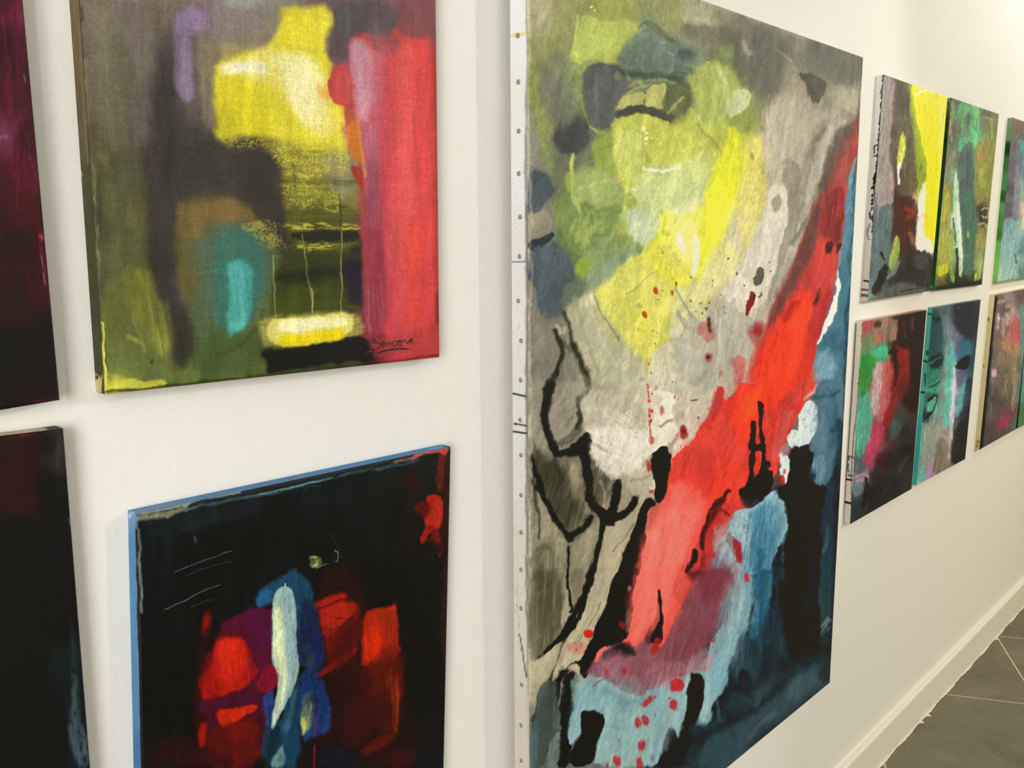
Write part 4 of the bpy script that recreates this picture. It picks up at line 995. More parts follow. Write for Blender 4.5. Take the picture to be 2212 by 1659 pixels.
    A.poly('60,200 180,190 300,230 390,300 400,420 420,520 380,560 300,520 230,420 160,330 40,330', 'dcd270', 26, .85, 10)
    A.poly('150,220 280,210 370,260 370,400 360,520 280,500 240,400 180,320', 'e2dc96', 24, .85, 10, tex=(85, 60, 8, -.1, .3, .2))
    A.poly('230,240 330,260 340,420 300,480 250,440 220,340', 'e4dfa8', 24, .7, 8)
    A.poly('200,60 320,50 380,80 360,160 260,190 180,160', 'd8cc3a', 18, .8, 8)
    A.line('-15,270 20,262 80,268 120,275', 'ddd9b0', 24, 16, .9, 7)
    A.line('0,275 70,272', 'e8e4c8', 13, 14, .85, 4)
    A.poly('330,330 400,340 400,400 350,390', 'd89a48', 18, .6, 8)
    A.poly('380,180 460,160 470,240 400,250', '6a4e4c', 10, .85, 5)
    A.poly('-30,-10 190,0 185,100 150,170 80,200 0,190 -90,150 -100,60', '7c726c', 26, .85, 10)
    A.poly('-20,-10 120,-10 80,30 -20,30', '94988a', 22, .7, 8)
    A.poly('400,0 620,0 660,60 640,150 560,200 480,130 470,250 400,240 370,180 410,120', '574d4e', 18, .85, 10, tex=(92, 70, 5, -.1, .35, .3))
    A.poly('400,10 460,20 470,130 430,140', '54565a', 10, .7, 6, tex=(90, 12, 4, .2, .5, .7))
    A.poly('620,0 825,0 825,60 820,160 660,150 680,60', '7c4e50', 18, .85, 8, tex=(0, 50, 6, .0, .5, .4))
    # glazed darks across the yellow
    A.poly('190,560 460,600 480,720 500,880 500,1010 250,1000 200,860 180,700', '79762f', 26, .7, 12, tex=((5, 30, 2.2, .25, .6, .8),))
    A.poly('180,640 420,620 440,780 200,780', '9a9440', 14, .8, 12, tex=((0, 12, 1.6, .42, .58, 1), (90, 9, 1.6, .3, .6, .6)))
    A.poly('360,600 470,620 490,760 420,800 370,700', '8c8872', 22, .7, 10, tex=W)
    A.poly('200,700 360,705 500,715 500,740 360,735 200,730', '4c4f30', 8, .6, 6, tex=(0, 50, 2, .2, .5, .6))
    A.poly('200,820 420,800 510,840 500,900 230,900', '4d5028', 12, .75, 8, tex=(0, 60, 2, .1, .5, .6))
    A.poly('180,890 515,890 510,920 200,915', 'b6ae48', 6, .9, 8, tex=((0, 7, 1.5, .42, .55, 1),))
    A.poly('250,970 400,965 430,990 240,1005', 'b0a848', 6, .85, 8, tex=((0, 6, 1.5, .42, .56, 1),))
    A.poly('380,760 430,770 430,850 370,840', 'a8a248', 8, .7, 8, tex=((0, 6, 1.5, .45, .58, 1),))
    A.poly('230,920 500,915 515,960 400,965 240,960', '2c2d1f', 8, .9, 6, tex=(0, 50, 2, -.1, .35, .4))
    A.poly('230,1000 515,1000 525,1060 510,1240 180,1250 170,1100', '3b3f20', 18, .85, 8, tex=((-6, 90, 5, -.1, .4, .4),))
    A.poly('180,1080 400,1060 520,1040 510,1090 360,1110 180,1130', '2b2e1c', 16, .7, 8)
    A.poly('180,1150 440,1140 510,1180 500,1240 180,1250', '4c5226', 18, .7, 8, tex=(0, 80, 3, .2, .6, .6))
    A.poly('450,1030 525,1040 525,1220 460,1200 440,1100', '2c2632', 18, .8, 8)
    A.poly('40,600 160,620 200,700 210,860 240,980 230,1040 190,1000 150,860 60,760', '3c3933', 16, .85, 10)
    A.poly('30,890 130,870 160,920 60,925', '8c8444', 10, .85, 8, tex=((0, 8, 1.6, .35, .55, 1),))
    A.poly('120,930 190,925 200,1000 130,990', '7c7540', 10, .7, 10, tex=((80, 8, 1.8, .4, .6, 1),))
    A.line('238,640 252,700 255,740', '4a4a2c', 4, 4, .8, 3)
    A.line('430,770 436,900 436,1100 440,1240', '3f4128', 4, 3, .75, 2)
    A.line('438,920 438,1080 441,1250', 'a2a068', 2, 1.5, .75, 1)
    A.line('280,930 296,1080 318,1190 322,1245', '8c9050', 2, 1.6, .75, 2)
    A.line('168,1020 172,1140 178,1260', '9aa060', 2, 1.6, .75, 2)
    A.line('318,1150 322,1245', 'b6b684', 3, 2, .7, 2)
    SP = ((20, 1.7, 1.3, .46, .60, 1), (0, 14, 3, .3, .6, .6))
    A.poly('170,560 460,590 470,690 300,720 190,680 150,620', 'c4b848', 16, .8, 12, tex=SP)
    A.poly('200,720 440,740 430,820 240,830 200,780', 'b0a844', 10, .75, 12, tex=SP)
    A.poly('40,880 180,870 200,960 240,1010 150,990 60,935', 'a0984a', 10, .7, 12, tex=SP)
    A.poly('-80,480 20,500 160,520 200,590 60,600 -40,590', 'b4ac30', 12, .6, 12, tex=SP)
    # lit sill
    A.poly('120,1270 200,1255 520,1230 530,1330 460,1350 220,1390 140,1390 110,1330', 'a09c50', 14, .8, 10, tex=((0, 14, 3, .15, .5, .8),))
    A.poly('150,1280 200,1268 340,1262 480,1240 500,1300 440,1345 230,1380 165,1370 140,1330', 'd8d06c', 9, .95, 6, tex=((0, 30, 5, -.2, .2, .2),))
    A.poly('190,1275 340,1268 460,1262 470,1300 300,1322 180,1330', 'ebe8b4', 12, .9, 6)
    A.line('215,1358 320,1350 430,1330', 'dcc81c', 20, 12, .98, 4)
    A.line('190,1360 230,1375 420,1352', 'd4c22c', 9, 8, .9, 5)
    A.poly('130,1400 230,1395 420,1360 540,1335 560,1400 560,1450 400,1455 240,1470 140,1490 160,1440 120,1420', '24241a', 9, .95, 8, tex=((0, 60, 3, -.3, .2, .2),))
    A.poly('420,1450 480,1440 540,1455 500,1470 420,1465', '5c5640', 6, .6, 6)
    A.line('-20,1560 240,1490 400,1470', '55603a', 20, 16, .7, 6, tex=(0, 60, 2, .1, .5, .5))
    # red column
    A.poly('470,130 560,140 620,170 660,150 820,165 824,1410 600,1430 560,1380 530,1200 520,900 500,560 480,300', 'c0454c', 12, .85, 6, tex=((90, 90, 5, -.1, .3, .3),))
    A.poly('600,200 700,140 822,170 824,800 822,1300 650,1340 630,1000 610,600', 'cc4a46', 26, .9, 8, tex=((90, 120, 5, .0, .4, .35),))
    A.line('680,200 690,600 700,1200', 'd65c58', 34, 34, .8, 8, tex=(90, 100, 4, .1, .5, .4))
    A.line('720,900 715,1250', 'd44a3e', 40, 34, .7, 8)
    A.line('815,200 820,700 820,1350', 'a23a38', 12, 16, .75, 4)
    A.poly('470,150 540,160 570,260 560,420 520,500 500,440 480,300', 'b8909a', 18, .9, 8, tex=((92, 70, 4, .0, .45, .4),))
    A.line('500,180 510,330 525,470', 'c49aa6', 12, 14, .7, 8, tex=(92, 60, 4, .1, .5, .4))
    A.poly('540,180 600,180 620,260 580,480 560,380', 'bd6a72', 22, .8, 10, tex=W)
    A.poly('540,140 640,130 680,170 620,230 560,200', '7a5254', 16, .75, 8, tex=W)
    A.poly('500,480 580,520 590,620 580,760 560,900 520,880 510,680', '9c5f70', 22, .8, 8, tex=W)
    A.poly('520,640 580,660 600,900 600,1000 540,1000 525,850', '8c4a58', 22, .75, 8, tex=W)
    A.poly('520,900 600,920 620,1100 620,1300 530,1330 530,1100', '8c3c48', 16, .85, 8, tex=((90, 50, 3, .0, .5, .5),))
    A.poly('525,1150 600,1150 605,1320 540,1330', '96505a', 14, .8, 10, tex=((92, 20, 2.2, .35, .6, 1),))
    A.line('545,1080 548,1180 552,1320', 'b07a84', 3, 3, .6, 5, tex=(90, 14, 2, .3, .6, 1))
    A.line('600,1100 606,1280', 'a05058', 4, 5, .6, 4)
    A.poly('390,280 470,230 480,420 440,420 400,410', 'b44444', 5, .92, 5, tex=((0, 30, 8, -.2, .3, .3),))
    A.poly('400,330 470,320 480,415 405,408', 'c04842', 8, .7, 4)
    A.poly('445,420 485,420 500,510 470,520 445,500', 'a8503a', 5, .85, 5)
    A.poly('450,510 500,470 520,560 525,660 490,640 460,600', 'c4722c', 8, .9, 5)
    A.line('500,460 512,580 525,700', 'cc8c4c', 5, 6, .7, 3)
    A.poly('470,650 515,670 520,760 490,720', '9c3430', 6, .9, 4)
    A.line('505,680 520,780 525,860', '9a4a30', 8, 8, .7, 5)
    A.poly('545,1300 620,1330 660,1420 560,1430', '7c3438', 18, .8, 8)
    A.poly('620,1340 820,1300 826,1415 640,1420', 'b5443f', 18, .7, 8, tex=(70, 16, 6, .1, .5, .6))
    A.line('818,1180 820,1290', '5a3038', 5, 6, .8, 4)
    A.poly('560,1340 700,1340 720,1400 570,1400', 'a03c3a', 14, .6, 6)
    # glazes that calm the left half and blend the edges
    A.frame(0, 0, .8353)
    A.poly('200,0 480,0 470,400 420,900 240,940', '3f3a2e', 50, .28, 12, tex=(92, 60, 5, .1, .6, .6))
    A.poly('580,660 660,670 660,800 610,860 580,800', '3c7c72', 20, .5, 8, tex=(92, 40, 4, .2, .6, .8))
    A.poly('850,190 905,180 908,265 856,262', 'b04a48', 4, .85, 3)
    A.line('560,130 600,120 680,100 715,40', '8c8458', 12, 16, .5, 8)
    A.poly('900,110 960,130 1000,300 960,420 915,300', 'b47884', 26, .4, 10, tex=W)
    A.line('1000,120 1010,500 1030,900', 'b0505a', 16, 24, .45, 8, tex=W)
    A.frame(0, 0, 1)
    # fold of the canvas on the left, dark groove and worn yellow
    A.line('173,0 178,110 192,330 203,520 218,700 227,800', '3c3a28', 4, 5, .75, 3)
    A.line('222,700 224,780 229,845', 'c0b848', 2.2, 1.2, .95, 1.5, tex=(92, 30, 4, .1, .3, 1))
    A.spots('226,845,4', 'd8d49a', 1.5, .95, 1)
    A.line('232,848 400,830 560,812 780,790', '3e401f', 3.5, 3, .8, 2)
    A.line('790,787 950,769', '6c2a24', 2, 2, .6, 2)
    A.line('948,100 950,400 951,760', '8c4c3c', 1.2, 2, .6)
    A.lift(1.05, 1.05, 1.04)
    A.cloud(.12, 50, 16, 90, 22)
    A.cloud(.08, 3, 2, 90, 41)
    A.mottle(.05, 90, 30, 2, 8)
    A.mottle(.045, 0, 30, 1.6, 9)
    A.mottle(.07, 45, 1.3, 1.3, 10)


def edge_yellow(A):
    A.frame(0, 0, 1)
    A.field('160,0,7a6846 165,100,72613e 170,250,66593a 185,450,4d4a2e 200,650,484628 215,780,4a4a2c', power=2, wob=4)
    A.line('169,0 176,150 190,350', '84765a', 2.5, 2.5, .7, 2)
    A.line('150,0 155,150 175,400', '6a4c1c', 2, 2, .7, 2)
    A.poly('206,805 214,812 217,818 221,806 219,848 206,848', 'd6ca8c', 1, .95, 1, sm=0)
    A.spots('209,815,3.5 216,808,3', '4a3e14', 1, .95, 1, asp=1.4)
    A.line('175,370 178,380', 'c0c060', 1.5, 1.5, .8)
    A.mottle(.12, 90, 8, 3, 4)
def art_candle(A):
    K = 0.48151
    A.wobble((3.5, 45), (1.6, 12), (.7, 4))
    A.frame(0, 0, 1)
    A.field('320,1130,1c1f1e 400,1110,1d201e 500,1080,1c201e 700,1040,1b1f1d 900,1000,1f221e 320,1300,161b19 320,1500,141816 320,1640,1c1a18 450,1200,151a18 600,1150,151a18 '
            '800,1150,171c1a 900,1150,1e1a17 940,1300,141816 940,1500,131715 940,1650,151a1c 400,1500,171615 880,1400,1a1614 860,1600,241512', power=2)
    A.frame(500, 920, .4455)
    # reds
    A.poly('-60,1000 -50,955 20,920 190,864 205,960 212,1140 225,1240 185,1290 150,1659 -140,1659 -170,1500 -160,1200', '4c1424', 24, .95, 8, tex=((90, 60, 5, -.1, .4, .4),))
    A.poly('-52,957 20,922 100,895 192,864 197,1000 100,1020 0,1000 -52,1010', '55162c', 6, .9, 10, tex=(92, 30, 4, .0, .5, .5))
    A.poly('60,900 195,870 200,1180 140,1200 90,1080', '50173c', 22, .8, 10, tex=(92, 40, 4, .1, .55, .6))
    A.line('-130,990 -145,1200 -150,1400 -140,1600', '2e0f0c', 26, 26, .8, 10)
    A.poly('-85,1060 -55,1030 20,1022 62,1024 85,1090 120,1150 140,1190 70,1260 -20,1300 -100,1335 -138,1335 -140,1240 -100,1180 -88,1130', 'b82216', 13, .97, 9, tex=((100, 40, 10, -.2, .25, .25),))
    A.poly('-60,1040 50,1030 100,1130 60,1220 -40,1240 -80,1160', 'c82a1a', 24, .8, 8)
    A.poly('-150,1200 -80,1190 -60,1320 -120,1350 -150,1300', '96180f', 14, .8, 7, tex=(95, 14, 3, .2, .5, .8))
    A.poly('-150,1330 -80,1320 100,1270 190,1300 150,1340 0,1360 -160,1400', '45142a', 12, .85, 8)
    A.poly('-80,1380 20,1365 120,1340 125,1375 80,1410 20,1430 -20,1470 -60,1450', 'c62c12', 8, .95, 8, tex=((85, 12, 4, -.1, .3, .5),))
    A.poly('-160,1440 -120,1430 -130,1560 -165,1560', 'a8220f', 9, .85, 6)
    A.line('-125,900 -120,960 -130,1000', '5e1410', 16, 14, .9, 10, tex=(0, 9, 4, .2, .5, .8))
    A.poly('-140,915 -100,915 -110,985 -150,990', '8a1c12', 10, .8, 8)
    A.poly('-120,1480 40,1440 120,1440 150,1659 -120,1659', '5c1712', 26, .85, 12, tex=(85, 30, 5, .0, .5, .4))
    A.poly('-40,1440 80,1430 140,1460 100,1540 -40,1540', '6c1c14', 22, .7, 10)
    A.poly('-380,1560 -280,1500 -180,1490 -160,1600 -300,1640 -390,1640', '2b1614', 26, .8, 14)
    A.poly('-260,1600 -100,1560 60,1659 -260,1659', '33130f', 24, .8, 10)
    # right reds
    A.poly('400,700 560,660 740,700 800,860 830,1300 860,1400 800,1560 720,1659 450,1659 400,1300 420,1000', '27120f', 34, .95, 14, tex=(92, 60, 6, -.1, .4, .3))
    A.poly('430,880 550,830 620,860 640,1000 600,1120 540,1100 460,1180 440,1040', '5a1711', 20, .85, 12)
    A.poly('400,850 470,820 550,800 570,830 520,900 470,960 440,920 405,880', 'a02318', 12, .92, 9, tex=((-20, 20, 4, .0, .35, .6),))
    A.poly('425,890 520,860 600,850 610,900 520,960 500,1010 450,1030 430,960', 'a8261a', 12, .85, 10, tex=((-25, 20, 3, .1, .45, .7),))
    A.line('415,885 480,860 560,840', '3a0f0c', 4, 4, .7, 3)
    A.poly('440,1000 520,980 530,1060 460,1100', '7c1c14', 18, .75, 10)
    A.poly('400,1200 440,1180 580,1080 620,1060 600,1120 480,1190 430,1220 400,1215', '8a1c18', 8, .9, 6)
    A.line('590,860 615,890 600,930', '7a1a12', 7, 8, .8, 5)
    A.poly('640,905 700,880 760,885 795,855 805,960 815,1080 780,1140 700,1160 660,1170 625,1160 640,1040', 'b42a12', 10, .97, 6, tex=((92, 30, 6, -.2, .3, .4),))
    A.poly('650,960 740,980 740,1080 690,1120 640,1150 640,1060', 'cc2c14', 18, .85, 7)
    A.poly('690,890 790,880 800,980 760,1060 740,980', '8c2c12', 20, .7, 8, tex=W2)
    A.poly('620,1170 760,1110 825,1120 830,1300 800,1480 700,1480 640,1300', '5c1d12', 20, .85, 10, tex=((92, 60, 4, .0, .45, .5),))
    A.poly('740,1160 790,1150 805,1300 800,1480 780,1480 760,1300', '8a2c18', 10, .75, 8, tex=((92, 20, 3, .3, .6, 1),))
    A.line('798,1240 806,1420 800,1490', '9a3a1c', 3, 3, .7, 4)
    A.poly('570,1300 760,1290 790,1440 700,1480 600,1560 520,1500', '3e1610', 30, .8, 14)
    A.poly('620,1560 760,1480 800,1500 720,1580 640,1600', '5a1a12', 16, .85, 10)
    A.poly('540,1240 640,1180 700,1240 640,1320', '34120f', 20, .6, 10)
    A.poly('590,640 640,780 680,880 760,880 800,820 860,800 860,640', '131413', 16, .9, 8)
    A.poly('560,650 740,690 740,830 700,880 650,820 600,760', '1c1210', 22, .8, 10)
    A.poly('640,870 700,885 760,870 780,850 700,860', '0e0f0e', 5, .8, 3)
    # top right corner reds
    A.poly('1010,120 1060,110 1055,330 1050,620 1000,620 990,330', '3a1a15', 14, .85, 8, tex=((92, 30, 6, .1, .5, .6),))
    A.poly('1010,120 1045,115 1040,200 1020,330 990,280 1000,200', '6a2a20', 8, .85, 6, tex=((90, 14, 6, .1, .45, .8),))
    A.poly('820,200 900,240 930,330 880,330 830,260', '38170f', 20, .7, 12, tex=W2)
    A.poly('930,345 980,322 1020,350 1022,450 1015,500 990,500 960,520 930,565 915,560 925,520 950,480 940,440 960,400', 'b82a1c', 7, .95, 8, tex=((80, 14, 4, -.1, .25, .6),))
    A.poly('880,380 940,350 960,400 950,470 900,420', '6c1710', 9, .8, 8, tex=((60, 10, 4, .2, .5, .9),))
    A.poly('940,480 1010,480 1015,600 990,560 930,570', '7e1c12', 10, .85, 8, tex=((60, 10, 4, .2, .5, .9),))
    A.spots('1015,628,10', '6c2018', 5, .8, 5)
    A.line('1030,660 1030,900 1025,1100', '3a2018', 12, 14, .7, 8, tex=W2)
    # scumbled blues round the candle
    A.poly('230,740 290,690 340,720 390,760 400,880 430,1000 440,1180 340,1200 310,1000 300,860 200,840 190,862 120,880 130,790 180,770', '234a66', 14, .9, 12, tex=((90, 9, 3, .05, .4, .75),))
    A.poly('130,800 200,800 195,862 125,880', '2a5c8c', 9, .85, 9, tex=((90, 8, 3, .1, .4, .8),))
    A.poly('330,830 420,860 440,1050 350,1180 320,1100', '1f2440', 18, .85, 10, tex=((90, 14, 4, .0, .45, .5),))
    A.poly('400,960 450,1060 440,1200 400,1190 380,1060', '1d2456', 14, .8, 10)
    A.poly('340,1050 400,1080 400,1180 350,1180', '3a4450', 12, .7, 10, tex=((90, 8, 3, .25, .5, 1),))
    A.poly('330,1180 420,1180 460,1280 480,1420 460,1480 400,1500 340,1540 320,1380', '1f3a76', 12, .9, 12, tex=((90, 9, 3, .05, .4, .8),))
    A.poly('330,1400 480,1380 490,1480 360,1520', '253c70', 14, .7, 12, tex=((90, 8, 3, .2, .5, 1),))
    A.poly('150,1290 210,1280 220,1440 180,1480 150,1420', '29488c', 10, .85, 10, tex=((90, 8, 3, .1, .45, .8),))
    A.poly('190,990 205,980 210,1180 190,1100', '2b56a0', 5, .8, 6, tex=((90, 6, 3, .25, .5, 1),))
    A.line('195,1040 200,1120 200,1180', '8a9cc0', 3, 3, .6, 5, tex=((90, 5, 3, .35, .5, 1),))
    A.poly('150,1430 320,1420 330,1659 150,1659', '1f3a50', 16, .9, 10, tex=((88, 40, 5, -.1, .4, .4),))
    A.poly('170,1470 240,1450 240,1540 190,1659 160,1659', '16292f', 14, .8, 8)
    A.poly('240,1360 310,1240 330,1200 330,1659 240,1659', '1e3f58', 12, .85, 8, tex=((92, 40, 4, .0, .4, .4),))
    A.poly('225,1560 255,1545 262,1659 190,1659 195,1610', '6c8f8c', 8, .8, 8, tex=((90, 14, 4, .1, .4, .7),))
    A.line('300,1290 290,1400 260,1470', '3f6478', 14, 14, .7, 7)
    A.poly('340,1380 380,1320 400,1380 370,1480 335,1500', '8c9a54', 9, .75, 8, tex=((88, 14, 3, .05, .4, .7),))
    A.poly('335,1420 362,1410 360,1490 335,1495', 'b4ba54', 6, .9, 5)
    A.poly('345,1290 390,1280 390,1400 350,1400', '5f6c58', 10, .55, 8)
    A.line('402,1265 404,1380 404,1500', '7c1c34', 4, 2, .8, 3, tex=(90, 12, 3, .25, .45, 1))
    A.line('405,1550 404,1659', '8c1c2c', 4, 2, .9, 2)
    A.poly('420,1540 620,1560 640,1659 420,1659', '1c1c2a', 22, .8, 10)
    A.poly('780,1560 880,1560 910,1659 700,1659', '3a1610', 18, .8, 10)
    # the candle
    A.poly('202,820 225,785 255,775 290,785 304,820 312,900 318,1020 322,1160 312,1230 285,1310 250,1370 200,1440 185,1478 195,1400 215,1330 225,1240 200,1160 195,1100 200,1000 195,900', '93aca8', 4, 1, 2, tex=((90, 60, 14, -.3, .3, .2),))
    A.poly('255,790 295,800 305,880 312,1030 314,1150 290,1240 275,1160 270,1000 262,880', '86a2a6', 10, .7, 3)
    A.poly('200,850 240,860 255,960 262,1100 268,1200 255,1320 225,1390 225,1240 200,1140 200,1000', 'b9c8a6', 8, .95, 3)
    A.poly('205,870 235,880 245,980 248,1120 262,1200 245,1260 228,1200 203,1130 202,1000', 'd3dcac', 8, .95, 3)
    A.line('215,900 218,1000 222,1080 240,1150', 'dce4b4', 10, 8, .8, 3)
    A.poly('262,1180 270,1240 240,1380 205,1450 188,1478 215,1370 232,1260', 'c6d2b0', 8, .85, 3)
    A.line('210,880 240,850 270,840', '87a692', 6, 6, .5)
    A.line('256,765 256,780', 'cfdccc', 3, 2, 1)
    A.poly('150,1180 200,1150 222,1230 215,1260 180,1290 120,1280', '8c1530', 7, .95, 4)
    # yellow dash, upper
    A.poly('368,628 400,622 432,640 436,665 420,680 385,684 372,672 380,655', '5c6438', 5, .95, 5, tex=((0, 20, 2, .15, .45, .7),))
    A.line('375,632 400,630 415,650 410,668 390,678', 'a8b070', 6, 4, .8, 4, tex=((5, 16, 2, .3, .5, 1),))
    A.line('408,686 440,672 480,662 512,654 512,610 495,602', '9a9c68', 2.4, 1.6, .8, 3, tex=(0, 8, 3, .25, .45, 1))
    A.poly('430,640 510,610 510,650 440,670', '15201c', 8, .8)
    A.line('490,520 500,560 520,600', '3c2a26', 4, 5, .7, 4)
    # scratches
    A.frame(0, 860, K)
    A.line('780,780 900,730 1040,682', '6c7470', 1.6, 1.4, .75, 1)
    A.line('820,800 960,750 1035,730', '5c6462', 1.4, 1.4, .5, 1)
    A.line('735,950 880,880 985,838', '7c847e', 1.6, 1.4, .75, 1)
    A.line('850,940 960,900', '5c6462', 1.4, 1.4, .5, 1)
    A.line('300,780 1200,760', '000000', 1, 1, 0)
    A.spots('875,628,9', '4c4c48', 4, .7, 4, asp=1.7)
    A.poly('620,545 760,530 1100,470 1163,440 1163,520 900,580 660,640', '23282a', 16, .6, 12, tex=(8, 30, 6, .2, .6, .8))
    A.frame(500, 920, .4455)
    A.line('350,310 380,298 440,292', '3c4a48', 2, 2, .6, 1)
    A.line('150,760 190,440 200,400', '2a3234', 2, 2, .5, 1)
    # worn top margin
    A.frame(0, 0, 1)
    A.line('298,1120 330,1115 360,1109 400,1100', '8f9276', 6, 4, .85, 4, tex=((10, 14, 4, .1, .4, .7),))
    A.line('300,1108 340,1103 420,1086 520,1064', 'a8c0b4', 2.4, 2, .7, 2, tex=((10, 30, 3, .1, .4, .8),))
    A.line('330,1112 420,1098', '8c7c4c', 2, 3, .6, 3)
    A.line('400,1101 560,1068 700,1038 900,994', '3f5a62', 3.4, 3, .8, 2, tex=((12, 60, 3, .2, .5, .9),))
    A.line('420,1092 600,1050 760,1016 890,988', '25262a', 3, 2.5, .7, 2)
    A.line('560,1066 640,1050 720,1035', '7fa0ac', 1.2, 1, .7, 1)
    A.line('890,988 920,980 972,969', 'c4504c', 4, 2.4, .9, 2)
    A.poly('950,975 970,970 966,980 958,984', 'd0554c', 2, .9, 1, sm=0)
    A.line('850,996 890,988', '9c6a64', 3, 2, .7, 2)
    A.line('972,972 972,1100 962,1500', '2f2a22', 4, 4, .8, 3)
    # left margin: blue carried round the fold
    A.line('297,1108 297,1150 301,1300 305,1500 309,1659', '4f7fa8', 4, 2, .0)
    A.line('292,1108 291,1140', '5a86ae', 8, 2, .95)
    A.line('301,1145 302,1200 303,1260 304,1320', '7c857c', 2.6, 2, .8, 2, tex=(90, 30, 3, .1, .35, .8))
    A.line('294,1190 298,1300 302,1480 305,1659', '5f92b4', 3, 1.5, .0)
    A.frame(260, 950, .7447)
    A.poly('240,640 290,600 300,740 250,760', '7a1a12', 16, .5, 8)
    A.poly('370,590 440,640 450,700 400,740 370,680', '5c1422', 18, .55, 9, tex=(92, 20, 4, .2, .6, .8))
    A.poly('600,560 700,520 700,680 600,700', '3c120f', 26, .6, 12, tex=(92, 30, 5, .2, .6, .8))
    A.poly('740,620 810,580 815,680 720,700', '5a1a10', 18, .6, 10)
    A.poly('520,500 570,520 600,700 600,840 540,850', '1c2438', 18, .45, 10, tex=(90, 10, 4, .3, .6, 1))
    A.frame(0, 0, 1)
    A.lift(1.0, 1.02, 1.0)
    A.cloud(.18, 40, 14, 90, 22)
    A.cloud(.16, 6, 2, 92, 43)
    A.mottle(.10, 92, 30, 2, 5)
    A.mottle(.10, 0, 2, 1.5, 6)


W2 = (92, 30, 4, .1, .55, .7)


def edge_candle(A):
    A.frame(0, 0, 1)
    A.field('275,1110,7a9cc0 280,1180,5f93b8 285,1300,5f93bc 292,1500,5c8db4 298,1650,4f7ba8 500,1070,5c90bc 900,980,5490c8 960,962,6aa4d4', power=2)
    A.line('299,1141 299,1200 302,1290 304,1400', '1c1c1e', 6, 1.2, .95, 1.5)
    A.line('306,1400 311,1659', '1c2430', 6, 1.5, .9, 1.5)
    A.line('294,1260 301,1330', '86a894', 2, 2, .6)
    A.spots('281,1114,3.2', 'c4d4e0', 1.2, .9, .5, asp=1.6)
    A.line('283,1105 288,1109', 'b4d0dc', 1.6, 1, .8)
    A.line('960,963 972,963', '3f4c4c', 2.5, 1.5, .9)
    A.line('560,1052 700,1026 760,1013', '6fa0c4', 2, 2, .5)
    A.mottle(.06, 90, 12, 3, 4)
V1 = (90, 40, 5, .1, .55, .6)


def art_magenta(A):          # far left, upper
    A.frame(0, 0, 1)
    A.field('5,10,5a2436 30,30,7a3048 10,100,4a2030 40,100,582638 10,200,5c2032 40,200,5a2434 50,300,4c1c2a 15,300,8a4064 10,400,501a2a 60,380,5e2234 40,450,4c1824 80,480,4c1c28 20,520,34161e 60,600,3c1a24 90,600,4a1c28 20,650,35181f 70,660,44202a 100,700,28141a 20,760,241518 100,800,2c1a1e 60,860,2a191c -100,300,401824 -100,700,201014', power=1.6, wob=8, ws=14)
    A.frame(0, 0, .54264)
    for (s, c, r) in (('20,60 30,300 60,500', '7a3044', 12), ('60,20 75,300 100,480 110,560', '6a2838', 8), ('30,600 60,700 70,830', '7a2634', 10), ('60,640 80,760', '84303e', 7), ('100,120 112,420 130,600', '5c2234', 6),
                      ('120,600 135,760', '5e2030', 8), ('10,900 60,1200', '4a1826', 16), ('90,1000 120,1180', '542032', 10), ('20,300 28,480', '802c48', 9), ('160,930 180,1140', '8a3448', 7)):
        A.line(s, c, r, 8, .75, 7, tex=((88, 26, 1.6, .3, .6, 1),))
    A.line('0,545 20,542 30,548', 'b868a0', 5, 6, .8, 3)
    A.line('160,940 170,950', 'c83a58', 6, 4, .9, 4)
    A.line('95,300 100,330', 'a07888', 3, 3, .8, 3)
    A.line('110,540 122,640 140,700', '8a5a68', 2, 2, .7, 3, tex=(85, 6, 2, .4, .55, 1))
    A.line('165,1020 175,1100 180,1130', 'b06878', 3, 3, .8, 3, tex=(85, 8, 2, .35, .55, 1))
    A.line('195,1180 205,1260', '7a3a50', 4, 5, .6, 4)
    A.poly('0,1180 80,1190 160,1240 120,1300 0,1260', '401c28', 30, .5, 14)
    A.line('130,1600 190,1592 225,1590', '6c2c40', 4, 4, .7, 4)
    A.line('225,1480 232,1590', '8a5060', 3, 3, .7, 4, tex=(85, 5, 2, .3, .6, 1))
    A.frame(0, 0, 1)
    A.lift(.84, .88, .80)
    A.cloud(.20, 30, 9, 88, 25)
    A.cloud(.16, 8, 4, 80, 47)
    A.mottle(.16, 88, 14, 1.8, 3)


